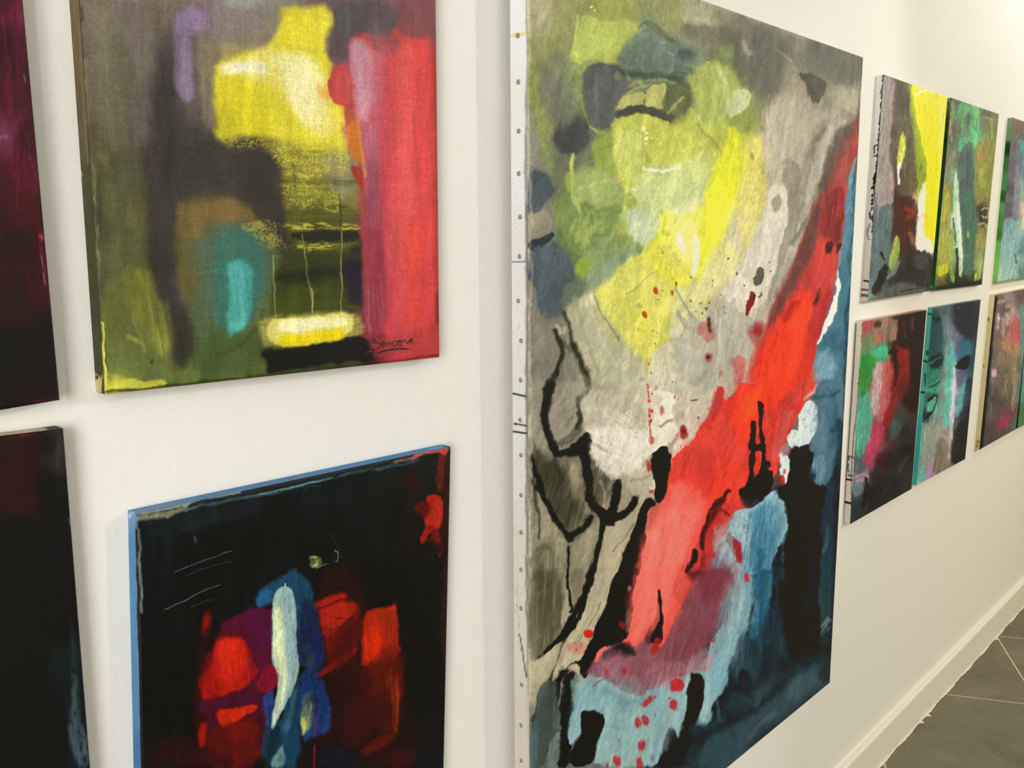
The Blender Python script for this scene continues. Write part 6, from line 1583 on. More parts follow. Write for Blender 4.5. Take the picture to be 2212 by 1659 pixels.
def art_dusk(A):             # far right lower
    K = .3315
    A.frame(1790, 600, K)
    A.field('1120,150,6c5c54 1180,130,8c807c 1240,120,5c4c4c 1150,220,5c5048 1100,300,6c5c58 1130,380,6c5c54 1180,250,9c9088 1200,330,8c5c50 1220,380,a84c58 1150,420,8c6c50 1200,450,9c8060 1130,520,7c6c5c 1100,500,6c6058 1060,500,54504c 1080,620,6c6460 1160,600,5c5c48 1210,600,8c7854 1250,600,4c6460 '
            '1060,750,504844 1100,800,4c4440 1160,750,6c6450 1200,780,54503c 1240,780,5c7470 1100,880,544e4c 1180,880,6c3c3c 1140,940,8c3c4c 1100,1000,4c4440 1050,1000,4c4442 1030,1080,443e3c 1200,900,4c504c 1220,940,446058 1160,1020,544c40', power=2, wob=6, ws=7)
    A.frame(1790, 600, K)
    for s in ('1110,160 1140,150', '1160,190 1195,180 1200,210', '1105,240 1100,330', '1160,230 1165,300', '1140,270 1135,380'):
        A.line(s, 'b8a8a4', 10, 6, .7, 8, tex=((88, 10, 3, .2, .5, .8),))
    A.spots('1108,262,9 1078,620,16', 'd8b0b0', 5, .9, 6, asp=1.7)
    A.poly('1190,250 1240,230 1235,380 1200,480 1170,420', 'a85c5c', 12, .8, 8, tex=V1)
    A.poly('1150,360 1180,340 1180,480 1140,480', 'a88c54', 12, .7, 9, tex=V1)
    A.line('1078,600 1065,760', 'a09494', 4, 6, .6, 6, tex=((88, 9, 3, .3, .6, 1),))
    A.line('1160,640 1150,740', 'b0a89c', 6, 7, .6, 8, tex=((88, 9, 3, .3, .6, 1),))
    A.line('1120,500 1112,560', '9c7c74', 8, 8, .6, 6)
    A.line('1235,400 1215,560 1195,840', 'b0903c', 3, 6, .6, 4)
    A.poly('1210,600 1235,620 1215,860 1190,880', '8c8c78', 10, .7, 8, tex=V1)
    A.poly('1100,940 1190,890 1190,920 1150,960 1090,1010', '8c3848', 8, .85, 8)
    A.line('1060,820 1050,920', '9c9894', 5, 7, .6, 8, tex=((88, 9, 3, .3, .6, 1),))
    A.line('1260,180 1262,520', '4c8c7c', 12, 8, .8, 8)
    A.line('1092,130 1075,240 1060,420 1040,660 1015,900 993,1110', '100c0a', 10, 3, .97, 4, ws=5)
    A.frame(0, 0, 1)
    A.lift(1.0, .96, .98)
    A.cloud(.20, 30, 9, 88, 25)
    A.cloud(.16, 8, 4, 80, 47)
    A.mottle(.22, 88, 6, 2.5, 2)


def edge_dusk(A):
    A.frame(1790, 600, .3315)
    A.field('1070,130,ecd8ac 1050,400,dccb94 1020,700,dcc898 980,1000,d8c890 960,1110,d4bc7c', power=2)
    A.spots('1040,270,8 1010,575,5 972,1070,8 965,1095,7', '8c6c1c', 4, .85, 4, asp=1.5)
    A.mottle(.06, 90, 8, 3, 4)


def art_sliver(A):           # barely in view at the right edge
    A.frame(1790, 600, .3315)
    A.field('1270,180,3c9c84 1270,400,4c8c7c 1270,700,54786c 1260,900,4c6444 1400,400,446c6c 1500,800,3c4c4c 1700,600,302c34', power=1.8, wob=6)
    A.frame(0, 0, 1)
    A.lift(1.08, 1.08, 1.06)
    A.cloud(.20, 30, 9, 88, 25)
    A.cloud(.16, 8, 4, 80, 47)
    A.mottle(.2, 88, 8, 3, 2)


def edge_sliver(A):
    A.field('2210,700,1c2420 2200,900,1c2018', power=2)

# ================================================================ helpers
COL = scene.collection


def cam_ray(px, py):
    return CF + CR * ((px - W_PX / 2) / F_PX) + CU * ((H_PX / 2 - py) / F_PX)


def on_plane(p, y):
    """point of the vertical plane Y = y seen at a pixel of the photograph"""
    d = cam_ray(*p)
    s = (y + CAM_DIST) / d[1]
    return np.array([d[0] * s, y, CAM_H + d[2] * s])


def to_px(P):
    """photograph pixel of world points (N,3)"""
    Q = P - np.array([0, -CAM_DIST, CAM_H])
    z = Q @ CF
    return W_PX / 2 + F_PX * (Q @ CR) / z, H_PX / 2 - F_PX * (Q @ CU) / z


def srgb_lin(c):
    return np.where(c <= .04045, c / 12.92, ((c + .055) / 1.055) ** 2.4)


def material(name, color=(.8, .8, .8), rough=.5, spec=.5, metal=0):
    m = bpy.data.materials.new(name)
    m.use_nodes = True
    b = m.node_tree.nodes['Principled BSDF']
    b.inputs['Base Color'].default_value = (*color, 1)
    b.inputs['Roughness'].default_value = rough
    b.inputs['Specular IOR Level'].default_value = spec
    b.inputs['Metallic'].default_value = metal
    return m


def nodes(m):
    nt = m.node_tree
    return nt, nt.nodes, nt.links, nt.nodes['Principled BSDF']


def paint_material(name, rough=.38, spec=.5, weave=.25, ior=1.5):
    """acrylic paint on woven canvas; colour from the mesh's paint attribute"""
    m = material(name, rough=rough, spec=spec)
    nt, N, L, b = nodes(m)
    b.inputs['IOR'].default_value = ior
    at = N.new('ShaderNodeVertexColor')
    at.layer_name = 'paint'
    tc = N.new('ShaderNodeTexCoord')
    # canvas weave: two crossed wave textures
    sep = N.new('ShaderNodeSeparateXYZ')
    L.new(tc.outputs['Object'], sep.inputs[0])

    def sine(out, freq):
        mu = N.new('ShaderNodeMath')
        mu.operation = 'MULTIPLY'
        mu.inputs[1].default_value = freq
        L.new(out, mu.inputs[0])
        s = N.new('ShaderNodeMath')
        s.operation = 'SINE'
        L.new(mu.outputs[0], s.inputs[0])
        return s.outputs[0]
    sx = sine(sep.outputs['X'], 2 * math.pi / .0013)
    sz = sine(sep.outputs['Z'], 2 * math.pi / .0013)
    mul = N.new('ShaderNodeMath')
    mul.operation = 'MULTIPLY'
    L.new(sx, mul.inputs[0])
    L.new(sz, mul.inputs[1])
    nz = N.new('ShaderNodeTexNoise')
    nz.inputs['Scale'].default_value = 420
    nz.inputs['Detail'].default_value = 3
    L.new(tc.outputs['Object'], nz.inputs['Vector'])
    nb = N.new('ShaderNodeTexNoise')
    nb.inputs['Scale'].default_value = 30
    nb.inputs['Detail'].default_value = 4
    L.new(tc.outputs['Object'], nb.inputs['Vector'])
    ad = N.new('ShaderNodeMath')
    ad.operation = 'MULTIPLY_ADD'
    ad.inputs[1].default_value = 1.6
    L.new(nz.outputs['Fac'], ad.inputs[0])
    L.new(mul.outputs[0], ad.inputs[2])
    ad2 = N.new('ShaderNodeMath')
    ad2.operation = 'MULTIPLY_ADD'
    ad2.inputs[1].default_value = 3.0
    L.new(nb.outputs['Fac'], ad2.inputs[0])
    L.new(ad.outputs[0], ad2.inputs[2])
    bp = N.new('ShaderNodeBump')
    bp.inputs['Strength'].default_value = weave
    bp.inputs['Distance'].default_value = .0004
    L.new(ad2.outputs[0], bp.inputs['Height'])
    L.new(bp.outputs['Normal'], b.inputs['Normal'])
    # pigment grain
    hs = N.new('ShaderNodeMix')
    hs.data_type = 'RGBA'
    hs.blend_type = 'MULTIPLY'
    hs.inputs['Factor'].default_value = 1.0
    mr = N.new('ShaderNodeMapRange')
    mr.inputs['From Min'].default_value = .25
    mr.inputs['From Max'].default_value = .75
    mr.inputs['To Min'].default_value = .90
    mr.inputs['To Max'].default_value = 1.10
    L.new(nz.outputs['Fac'], mr.inputs['Value'])
    L.new(at.outputs['Color'], hs.inputs['A'])
    L.new(mr.outputs['Result'], hs.inputs['B'])
    L.new(hs.outputs['Result'], b.inputs['Base Color'])
    return m


def obj(name, verts, faces, mat, parent=None, smooth=False):
    me = bpy.data.meshes.new(name)
    me.from_pydata([tuple(v) for v in verts], [], faces)
    me.update()
    if mat:
        me.materials.append(mat)
    if smooth:
        me.polygons.foreach_set('use_smooth', [True] * len(me.polygons))
    o = bpy.data.objects.new(name, me)
    COL.objects.link(o)
    if parent:
        o.parent = parent
    return o


def from_bm(name, bm, mat, parent=None, smooth=False):
    me = bpy.data.meshes.new(name)
    bm.to_mesh(me)
    bm.free()
    if mat:
        me.materials.append(mat)
    if smooth:
        me.polygons.foreach_set('use_smooth', [True] * len(me.polygons))
    o = bpy.data.objects.new(name, me)
    COL.objects.link(o)
    if parent:
        o.parent = parent
    return o


def box_bm(bm, x0, x1, y0, y1, z0, z1):
    vs = [bm.verts.new(p) for p in ((x0, y0, z0), (x1, y0, z0), (x1, y1, z0), (x0, y1, z0), (x0, y0, z1), (x1, y0, z1), (x1, y1, z1), (x0, y1, z1))]
    for f in ((0, 3, 2, 1), (4, 5, 6, 7), (0, 1, 5, 4), (1, 2, 6, 5), (2, 3, 7, 6), (3, 0, 4, 7)):
        bm.faces.new([vs[i] for i in f])


def struct(o):
    o['kind'] = 'structure'
    return o


# ================================================================ the room
X0, X1, YB, ZC = -2.6, 10.5, -4.3, 2.9
plaster = material('white_plaster', (.80, .79, .765), .55, .25)
nt, N, L, b = nodes(plaster)
tc = N.new('ShaderNodeTexCoord')
n1 = N.new('ShaderNodeTexNoise')
n1.inputs['Scale'].default_value = 170
n1.inputs['Detail'].default_value = 3
n2 = N.new('ShaderNodeTexNoise')
n2.inputs['Scale'].default_value = 24
n2.inputs['Detail'].default_value = 4
L.new(tc.outputs['Object'], n1.inputs['Vector'])
L.new(tc.outputs['Object'], n2.inputs['Vector'])
ad = N.new('ShaderNodeMath')
ad.operation = 'MULTIPLY_ADD'
ad.inputs[1].default_value = 3
L.new(n2.outputs['Fac'], ad.inputs[0])
L.new(n1.outputs['Fac'], ad.inputs[2])
bp = N.new('ShaderNodeBump')
bp.inputs['Strength'].default_value = .22
bp.inputs['Distance'].default_value = .0018
L.new(ad.outputs[0], bp.inputs['Height'])
L.new(bp.outputs['Normal'], b.inputs['Normal'])

struct(obj('wall_front', [(X0, 0, 0), (X1, 0, 0), (X1, 0, ZC), (X0, 0, ZC)], [(0, 1, 2, 3)], plaster))
struct(obj('wall_back', [(X1, YB, 0), (X0, YB, 0), (X0, YB, ZC), (X1, YB, ZC)], [(0, 1, 2, 3)], plaster))
struct(obj('wall_left', [(X0, YB, 0), (X0, 0, 0), (X0, 0, ZC), (X0, YB, ZC)], [(0, 1, 2, 3)], plaster))
struct(obj('wall_right', [(X1, 0, 0), (X1, YB, 0), (X1, YB, ZC), (X1, 0, ZC)], [(0, 1, 2, 3)], plaster))
ceil_m = material('white_ceiling', (.85, .83, .78), .7, .2)
struct(obj('ceiling', [(X0, YB, ZC), (X0, 0, ZC), (X1, 0, ZC), (X1, YB, ZC)], [(0, 1, 2, 3)], ceil_m))

# floor: grey stone tiles laid at an angle, pale joints (shader grid in floor metres)
tile = material('grey_stone_tile', (.12, .11, .09), .5, .4)
nt, N, L, b = nodes(tile)
tc = N.new('ShaderNodeTexCoord')
mp = N.new('ShaderNodeMapping')
mp.vector_type = 'TEXTURE'
TILE, TANG = 0.556, math.radians(28.2)
jx, jy = 3.755, -0.885 + 0.868
mp.inputs['Location'].default_value = (jx, jy, 0)
mp.inputs['Rotation'].default_value = (0, 0, TANG)
mp.inputs['Scale'].default_value = (TILE, TILE, 1)
L.new(tc.outputs['Object'], mp.inputs['Vector'])
sp = N.new('ShaderNodeSeparateXYZ')
L.new(mp.outputs['Vector'], sp.inputs[0])


def joint(out, width):
    f = N.new('ShaderNodeMath')
    f.operation = 'PINGPONG'
    f.inputs[1].default_value = .5
    L.new(out, f.inputs[0])
    c = N.new('ShaderNodeMath')
    c.operation = 'LESS_THAN'
    c.inputs[1].default_value = width
    L.new(f.outputs[0], c.inputs[0])
    return c.outputs[0]


ga, gb = joint(sp.outputs['X'], .0032), joint(sp.outputs['Y'], .0045)
mx = N.new('ShaderNodeMath')
mx.operation = 'MAXIMUM'
L.new(ga, mx.inputs[0])
L.new(gb, mx.inputs[1])
nf = N.new('ShaderNodeTexNoise')
nf.inputs['Scale'].default_value = 5
nf.inputs['Detail'].default_value = 6
nf.inputs['Roughness'].default_value = .65
L.new(tc.outputs['Object'], nf.inputs['Vector'])
cr = N.new('ShaderNodeValToRGB')
cr.color_ramp.elements[0].position = .3
cr.color_ramp.elements[0].color = (.115, .098, .075, 1)
cr.color_ramp.elements[1].position = .72
cr.color_ramp.elements[1].color = (.20, .185, .13, 1)
L.new(nf.outputs['Fac'], cr.inputs['Fac'])
ns = N.new('ShaderNodeTexNoise')
ns.inputs['Scale'].default_value = 130
L.new(tc.outputs['Object'], ns.inputs['Vector'])
m0 = N.new('ShaderNodeMix')
m0.data_type = 'RGBA'
m0.blend_type = 'OVERLAY'
m0.inputs['Factor'].default_value = .35
L.new(cr.outputs['Color'], m0.inputs['A'])
L.new(ns.outputs['Fac'], m0.inputs['B'])
m1 = N.new('ShaderNodeMix')
m1.data_type = 'RGBA'
m1.inputs['B'].default_value = (.58, .54, .42, 1)
L.new(mx.outputs[0], m1.inputs['Factor'])
L.new(m0.outputs['Result'], m1.inputs['A'])
L.new(m1.outputs['Result'], b.inputs['Base Color'])
bp = N.new('ShaderNodeBump')
bp.inputs['Strength'].default_value = .2
bp.inputs['Distance'].default_value = .002
L.new(nf.outputs['Fac'], bp.inputs['Height'])
L.new(bp.outputs['Normal'], b.inputs['Normal'])
struct(obj('floor', [(X0, YB, 0), (X1, YB, 0), (X1, 0, 0), (X0, 0, 0)], [(0, 1, 2, 3)], tile))

# skirting: plaster upstand with a softened top edge, and a thin pale sealant line at its foot
skirt_m = material('painted_skirting', (.78, .755, .70), .45, .4)
bm = bmesh.new()
SK_T, SK_H = .0195, .115
prof = [(0, 0), (-SK_T, 0), (-SK_T, SK_H - .006), (-SK_T + .0018, SK_H - .0018), (-SK_T + .006, SK_H), (-.003, SK_H), (0, SK_H + .003)]
ra = [bm.verts.new((X0, y, z)) for y, z in prof]
rb = [bm.verts.new((X1, y, z)) for y, z in prof]
for i in range(len(prof) - 1):
    bm.faces.new((ra[i], rb[i], rb[i + 1], ra[i + 1]))
bm.normal_update()
struct(from_bm('baseboard_front', bm, skirt_m))
rr = random.Random(3)
seal_m = material('floor_sealant', (.72, .68, .56), .5, .3)
vs, fs = [], []
n = 420
for i in range(n + 1):
    x = 1.5 + (6.5 - 1.5) * i / n
    w = .0030 + .0018 * math.sin(i * .37) + rr.random() * .002 + (.012 if rr.random() < .03 else 0)
    vs += [(x, -SK_T + .0005, .0035), (x, -SK_T - w, .0008)]
for i in range(n):
    a = i * 2
    fs.append((a, a + 1, a + 3, a + 2))
struct(obj('trim_1', vs, fs, seal_m))

# ================================================================ paintings
stretcher_m = material('pine_stretcher_wood', (.55, .40, .24), .6, .3)
nt, N, L, b = nodes(stretcher_m)
tc = N.new('ShaderNodeTexCoord')
wv = N.new('ShaderNodeTexWave')
wv.inputs['Scale'].default_value = 14
wv.inputs['Distortion'].default_value = 4
L.new(tc.outputs['Object'], wv.inputs['Vector'])
cr = N.new('ShaderNodeValToRGB')
cr.color_ramp.elements[0].color = (.42, .29, .16, 1)
cr.color_ramp.elements[1].color = (.62, .47, .29, 1)
L.new(wv.outputs['Fac'], cr.inputs['Fac'])
L.new(cr.outputs['Color'], b.inputs['Base Color'])
tack_m = material('dull_metal_tack', (.30, .27, .21), .45, .5, .5)


# what the room's light and gloss do to a colour on each canvas: (light r,g,b), veil at the top, veil at the bottom
TONE = {
    'large': ((.89, .87, .76), (.062, .050, .042), (.003, .002, .002)),
    'yellow': ((1.01, .99, .90), (.028, .026, .024), (.023, .022, .016)),
    'candle': ((1.04, 1.02, .90), (.009, .009, .007), (.007, .006, .005)),
    'blind': ((.79, .74, .66), (.055, .05, .03), (.018, .016, .014)),
    'forest': ((.79, .75, .64), (.035, .032, .025), (.02, .018, .012)),
    'ember': ((.86, .86, .74), (.012, .010, .008), (.006, .005, .003)),
    'teal': ((.78, .77, .68), (.02, .017, .013), (.012, .01, .008)),
    'mist': ((.77, .74, .64), (.035, .032, .025), (.02, .018, .012)),
    'dusk': ((.74, .72, .64), (.012, .01, .008), (.01, .008, .006)),
    'sliver': ((.66, .64, .55), (.04, .034, .027), (.03, .026, .018)),
    'magenta': ((1.12, 1.10, 1.02), (.03, .021, .018), (.01, .009, .008)),
    'black': ((1.07, 1.03, .95), (.01, .01, .008), (.008, .007, .006)),
}
EDGE_TONE = ((1.30, 1.28, 1.19), (.02, .018, .014), (.02, .018, .014))


def put_paint(me, rgb, tone, v):
    """pigment = (colour as seen - gloss veil) / light; v runs 0 at the top to 1 at the bottom"""
    g, h0, h1 = [np.array(t, np.float32) for t in (tone or ((1, 1, 1), (0, 0, 0), (0, 0, 0)))]
    at = me.color_attributes.new('paint', 'FLOAT_COLOR', 'POINT')
    c = np.ones((len(rgb), 4), np.float32)
    veil = h0 * (1 - v[:, None]) + h1 * v[:, None]
    lin = srgb_lin(np.clip(rgb, 0, 1))
    p = (lin - veil) / g
    c[:, :3] = np.clip(np.maximum(p, .10 * lin), 0.002, .93)
    at.data.foreach_set('color', c.ravel())


def grid_mesh(name, P, mat, parent, rgb, gain, v):
    """P: (rows, cols, 3)"""
    r, c = P.shape[:2]
    me = bpy.data.meshes.new(name)
    idx = np.arange(r * c).reshape(r, c)
    q = np.stack([idx[:-1, :-1], idx[:-1, 1:], idx[1:, 1:], idx[1:, :-1]], -1).reshape(-1, 4)
    me.vertices.add(r * c)
    me.vertices.foreach_set('co', P.reshape(-1).astype(np.float32))
    me.loops.add(q.size)
    me.loops.foreach_set('vertex_index', q.reshape(-1).astype(np.int32))
    me.polygons.add(len(q))
    me.polygons.foreach_set('loop_start', (np.arange(len(q)) * 4).astype(np.int32))
    me.update(calc_edges=True)
    me.polygons.foreach_set('use_smooth', np.ones(len(q), bool))
    me.materials.append(mat)
    put_paint(me, rgb, gain, v)
    o = bpy.data.objects.new(name, me)
    COL.objects.link(o)
    o.parent = parent
    return o


def painting(label, corners, t, art, edge, mat, gap=0.0, step=1.35, tone=None, edge_tone=None):
    """corners: front TL, TR, BR, BL as (X, Z) in metres; t = canvas depth"""
    TL, TR, BR, BL = [np.array(c, float) for c in corners]
    cen = (TL + TR + BR + BL) / 4
    y_f = -(t + gap)
    root = bpy.data.objects.new('painting', None)
    root.location = (cen[0], y_f, cen[1])
    root.empty_display_size = .1
    COL.objects.link(root)
    root['label'] = label
    root['category'] = 'painting'
    # fine grid, denser where the photograph sees it larger
    def grid(s, q):
        s, q = np.meshgrid(s, q)
        s, q = s[..., None], q[..., None]
        XZ = (TL * (1 - s) + TR * s) * (1 - q) + (BL * (1 - s) + BR * s) * q
        return XZ
    def spacing(a, b, axis):
        # parameter samples at about `step` px of the photo
        tt = np.linspace(0, 1, 400)
        XZ = (a * (1 - tt[:, None]) + b * tt[:, None])
        P = np.column_stack([XZ[:, 0], np.full(400, y_f), XZ[:, 1]])
        px, py = to_px(P)
        d = np.hypot(np.diff(px), np.diff(py))
        vis = (px[1:] > -30) & (px[1:] < W_PX + 30) & (py[1:] > -30) & (py[1:] < H_PX + 30)
        d = np.where(vis, d, np.minimum(d * .25, 1))
        cum = np.concatenate([[0], np.cumsum(d)])
        n = max(int(cum[-1] / step), 30)
        return np.interp(np.linspace(0, cum[-1], n), cum, tt)
    mid_v = (TL + TR) / 2, (BL + BR) / 2
    sx = spacing((TL + BL) / 2, (TR + BR) / 2, 0)
    sz = spacing(TL * .9 + TR * .1, BL * .9 + BR * .1, 1)
    # extra samples beside the rims for the soft fold
    wdt = np.linalg.norm(TR - TL)
    hgt = np.linalg.norm(BL - TL)
    rim = np.array([0, .0003, .0008, .0015, .0025])
    sx = np.unique(np.concatenate([sx, rim / wdt, 1 - rim / wdt]))
    sz = np.unique(np.concatenate([sz, rim / hgt, 1 - rim / hgt]))
    XZ = grid(sx, sz)
    R = .003
    d = np.minimum(np.minimum(sx, 1 - sx)[None, :] * wdt, np.minimum(sz, 1 - sz)[:, None] * hgt)
    k = np.clip(1 - d / R, 0, 1)
    back = R * .8 * (1 - np.sqrt(np.clip(1 - k * k, 0, 1)))
    P = np.empty(XZ.shape[:2] + (3,))
    P[..., 0] = XZ[..., 0]
    P[..., 2] = XZ[..., 1]
    P[..., 1] = y_f + back
    # paint positions use the flat plane
    F = P.reshape(-1, 3).copy()
    F[:, 1] = y_f
    px, py = to_px(F)
    A = Art(px, py, F[:, 0] - cen[0], F[:, 2] - cen[1])
    art(A)
    off = np.array([cen[0], y_f, cen[1]])
    Pl = P - off
    face = grid_mesh('painted_canvas', Pl[::-1], mat, root, A.c.reshape(P.shape)[::-1].reshape(-1, 3), tone,
                     np.repeat(sz[::-1], len(sx)))
    # wrapped sides: one strip running round the canvas
    ring = []
    def side(a, b, n):
        tt = np.linspace(0, 1, n, endpoint=False)[:, None]
        return a * (1 - tt) + b * tt
    n_h = max(int(hgt * 900), 20)
    n_w = max(int(wdt * 500), 20)
    ring = np.vstack([side(TL, BL, n_h), side(BL, BR, n_w), side(BR, TR, n_h // 3), side(TR, TL, n_w)])
    ring = np.vstack([ring, ring[:1]])
    dep = np.concatenate([[.0024], np.linspace(.003, t, 12)])
    E_ = np.empty((len(dep), len(ring), 3))
    for i, dd in enumerate(dep):
        E_[i, :, 0] = ring[:, 0]
        E_[i, :, 2] = ring[:, 1]
        E_[i, :, 1] = y_f + dd
    px, py = to_px(E_.reshape(-1, 3))
    AE = Art(px, py, E_[..., 0].ravel() + E_[..., 1].ravel() - cen[0], E_[..., 2].ravel() + E_[..., 1].ravel() - cen[1], 'cfc6b4')
    edge(AE)
    grid_mesh('canvas_edge', E_ - off, m_edge, root, AE.c, edge_tone or EDGE_TONE, np.zeros(E_.shape[0] * E_.shape[1]))
    # pine stretcher bars behind the canvas
    bm = bmesh.new()
    lo, hi = np.minimum(TL, BL) * 0, None
    xa, xb = max(TL[0], BL[0]) - cen[0] + .003, min(TR[0], BR[0]) - cen[0] - .003
    za, zb = max(BL[1], BR[1]) - cen[1] + .003, min(TL[1], TR[1]) - cen[1] - .003
    bw = .038
    y0, y1 = .004, t - .0006
    box_bm(bm, xa, xa + bw, y0, y1, za, zb)
    box_bm(bm, xb - bw, xb, y0, y1, za, zb)
    box_bm(bm, xa + bw, xb - bw, y0, y1, za, za + bw)
    box_bm(bm, xa + bw, xb - bw, y0, y1, zb - bw, zb)
    if wdt > .9:
        box_bm(bm, -bw / 2, bw / 2, y0, y1, za + bw, zb - bw)
    from_bm('stretcher_frame', bm, stretcher_m, root)
    if gap > .002:
        for z in (za + .12, zb - .12):
            bm = bmesh.new()
            box_bm(bm, xa + .15, xb - .15, t - .0006, t + gap - .0005, z - .02, z + .02)
            from_bm('hanging_rail', bm, stretcher_m, root)
    return root, cen, y_f


S = CAM_DIST


def fc(px_pts, t, gap=0.0):
    """front corners from where the photo shows them"""
    return [tuple(on_plane(p, -(t + gap))[[0, 2]]) for p in px_pts]


m_gloss = paint_material('acrylic_paint_gloss', .32, .35, .22, 1.38)
m_edge = paint_material('primed_canvas_edge', .6, .2, .12)
m_satin = paint_material('acrylic_paint_satin', .42, .38, .22, 1.38)
T = .0205

# --- painting with the yellow window and red column
c = fc([(172, 0), (943, 0), (951, 772), (229, 852.5)], .023)
bl, br = c[3], c[2]
hh = .55
tl = (c[0][0] + (c[0][0] - bl[0]) * ((bl[1] + hh - c[0][1]) / (c[0][1] - bl[1])), bl[1] + hh)
tr = (c[1][0], br[1] + hh)
p1, cen1, yf1 = painting('canvas with a yellow window shape and red right side, signed at the bottom right', [tl, tr, br, bl], .023, art_yellow, edge_yellow, m_satin, tone=TONE.get('yellow'))

# handwritten signature, thin brush strokes lying on the paint
sig = ['796.6,738.0 801.3,734.2 807.0,732.8 813.6,735.1 808.9,737.0 805.1,740.3', '805.1,740.3 811.7,739.4 819.3,740.3 822.6,743.2 820.2,749.3 816.5,752.1 804.2,756.9', '825.0,743.6 831.6,742.2 830.6,738.0 826.9,738.4 824.5,743.6 826.4,749.3 830.6,749.8 832.5,744.6', '832.5,744.6 835.4,740.8 837.7,743.6 837.7,748.8', '837.7,743.6 842.4,738.9 844.8,741.7 845.0,747.9', '855.2,735.6 849.5,737.0 848.6,744.6 851.4,748.3 857.1,745.5 858.0,738.0 855.2,735.6', '858.0,738.0 864.6,735.1 860.9,738.9 860.9,745.5 864.6,747.4 867.5,743.6 866.5,738.0 864.6,736.1', '864.6,736.5 871.3,737.5 875.0,733.2', '877.9,730.9 876.9,738.9 879.8,743.2 882.6,738.9 883.5,734.2', '889.7,729.9 884.5,736.1 884.5,741.7 889.2,736.1 889.7,729.9 889.2,738.9 893.9,742.7', '813.6,763.5 829.7,757.8 846.7,755.0 865.6,753.1 884.5,754.5', '790.0,761.6 799.4,759.2 808.9,756.4']
cd = bpy.data.materials.new('dark_ink')
ink = material('dark_ink', (.025, .018, .012), .5, .4)
bpy.data.materials.remove(cd)
bm = bmesh.new()
for si, s in enumerate(sig):
    Pp = chaikin([tuple(float(v) for v in q.split(',')) for q in s.split()], False, 2)
    W3 = np.array([on_plane(p, yf1 - .0003) for p in Pp]) - np.array([cen1[0], yf1, cen1[1]])
    wd = .0008 if si < 10 else .0013
    prev = None
    for i in range(len(W3)):
        a = W3[max(i - 1, 0)]
        b_ = W3[min(i + 1, len(W3) - 1)]
        tdir = (b_ - a) / (np.linalg.norm(b_ - a) + 1e-9)
        nrm = np.array([-tdir[2], 0, tdir[0]])
        w = wd * (.55 + .45 * math.sin(math.pi * (i + .5) / len(W3)))
        v1 = bm.verts.new(W3[i] + nrm * w)
        v2 = bm.verts.new(W3[i] - nrm * w)
        if prev:
            bm.faces.new((prev[0], v1, v2, prev[1]))
        prev = (v1, v2)
s_o = from_bm('signature', bm, ink, p1)
s_o['label'] = 'dark handwritten signature'

# --- candle painting with blue edges
c = fc([(295.5, 1111), (975, 965), (959.7, 1659), (307, 1659)], T)
hgt = .55
dl = (np.array(c[3]) - np.array(c[0]))
dl = dl / np.linalg.norm(dl) * hgt
dr = (np.array(c[2]) - np.array(c[1]))
dr = dr / np.linalg.norm(dr) * hgt
painting('black canvas with a pale candle shape, red patches and bright blue edges', [c[0], c[1], tuple(np.array(c[1]) + dr), tuple(np.array(c[0]) + dl)], T, art_candle, edge_candle, m_gloss, tone=TONE.get('candle'))

# --- far left pair, only their right ends in view
c = fc([(41, 0), (130.6, 864.7), (0, 887)], T)
rt, rb_, lb = c
wd_ = .46
painting('dark canvas streaked with magenta at the upper left edge of the view', [(rb_[0] - wd_ - .004, rb_[1] + .55), (rb_[0] - .006, rb_[1] + .55), rb_, (rb_[0] - wd_, rb_[1] + (lb[1] - rb_[1]) / (lb[0] - rb_[0]) * (-wd_))], T, art_magenta, lambda A: A.field('0,880,2c181c'), m_satin, tone=TONE.get('magenta'))
c = fc([(138, 926), (196.5, 1659), (0, 943)], T)
rt, rb_, lt = c
dr = (np.array(rb_) - np.array(rt))
dr = dr / np.linalg.norm(dr) * .55
painting('almost black canvas with a cream top edge, lower left below the magenta one', [(rt[0] - wd_, rt[1] + (lt[1] - rt[1]) / (lt[0] - rt[0]) * (-wd_)), rt, tuple(np.array(rt) + dr), (rt[0] - wd_, rt[1] - .55)], T, art_black, edge_black, m_satin, tone=TONE.get('black'))

# --- the large canvas
TB, GB = .033, .017
c = fc([(1141, 0), (1865, 123.5), (1793, 1475.5), (1146, 1659), (1517.6, 0), (1577, 1654.4)], TB, GB)
tr, br = c[1], c[2]
ts = (c[1][1] - c[4][1]) / (c[1][0] - c[4][0])
bs = (c[2][1] - c[5][1]) / (c[2][0] - c[5][0])
dx = (c[0][0] - c[3][0]) / (c[0][1] - c[3][1])
zt = tr[1] + ts * (c[0][0] - tr[0])
tl = (c[0][0] + dx * (zt - c[0][1]), zt)
zb = br[1] + bs * (c[3][0] - br[0])
bl = (c[3][0] + dx * (zb - c[3][1]), zb)
pb, cenb, yfb = painting('very large canvas with a red diagonal band, lime green cloud and black marks', [tl, tr, br, bl], TB, art_large, edge_large, m_satin, tone=TONE.get('large'), gap=GB, step=1.45)
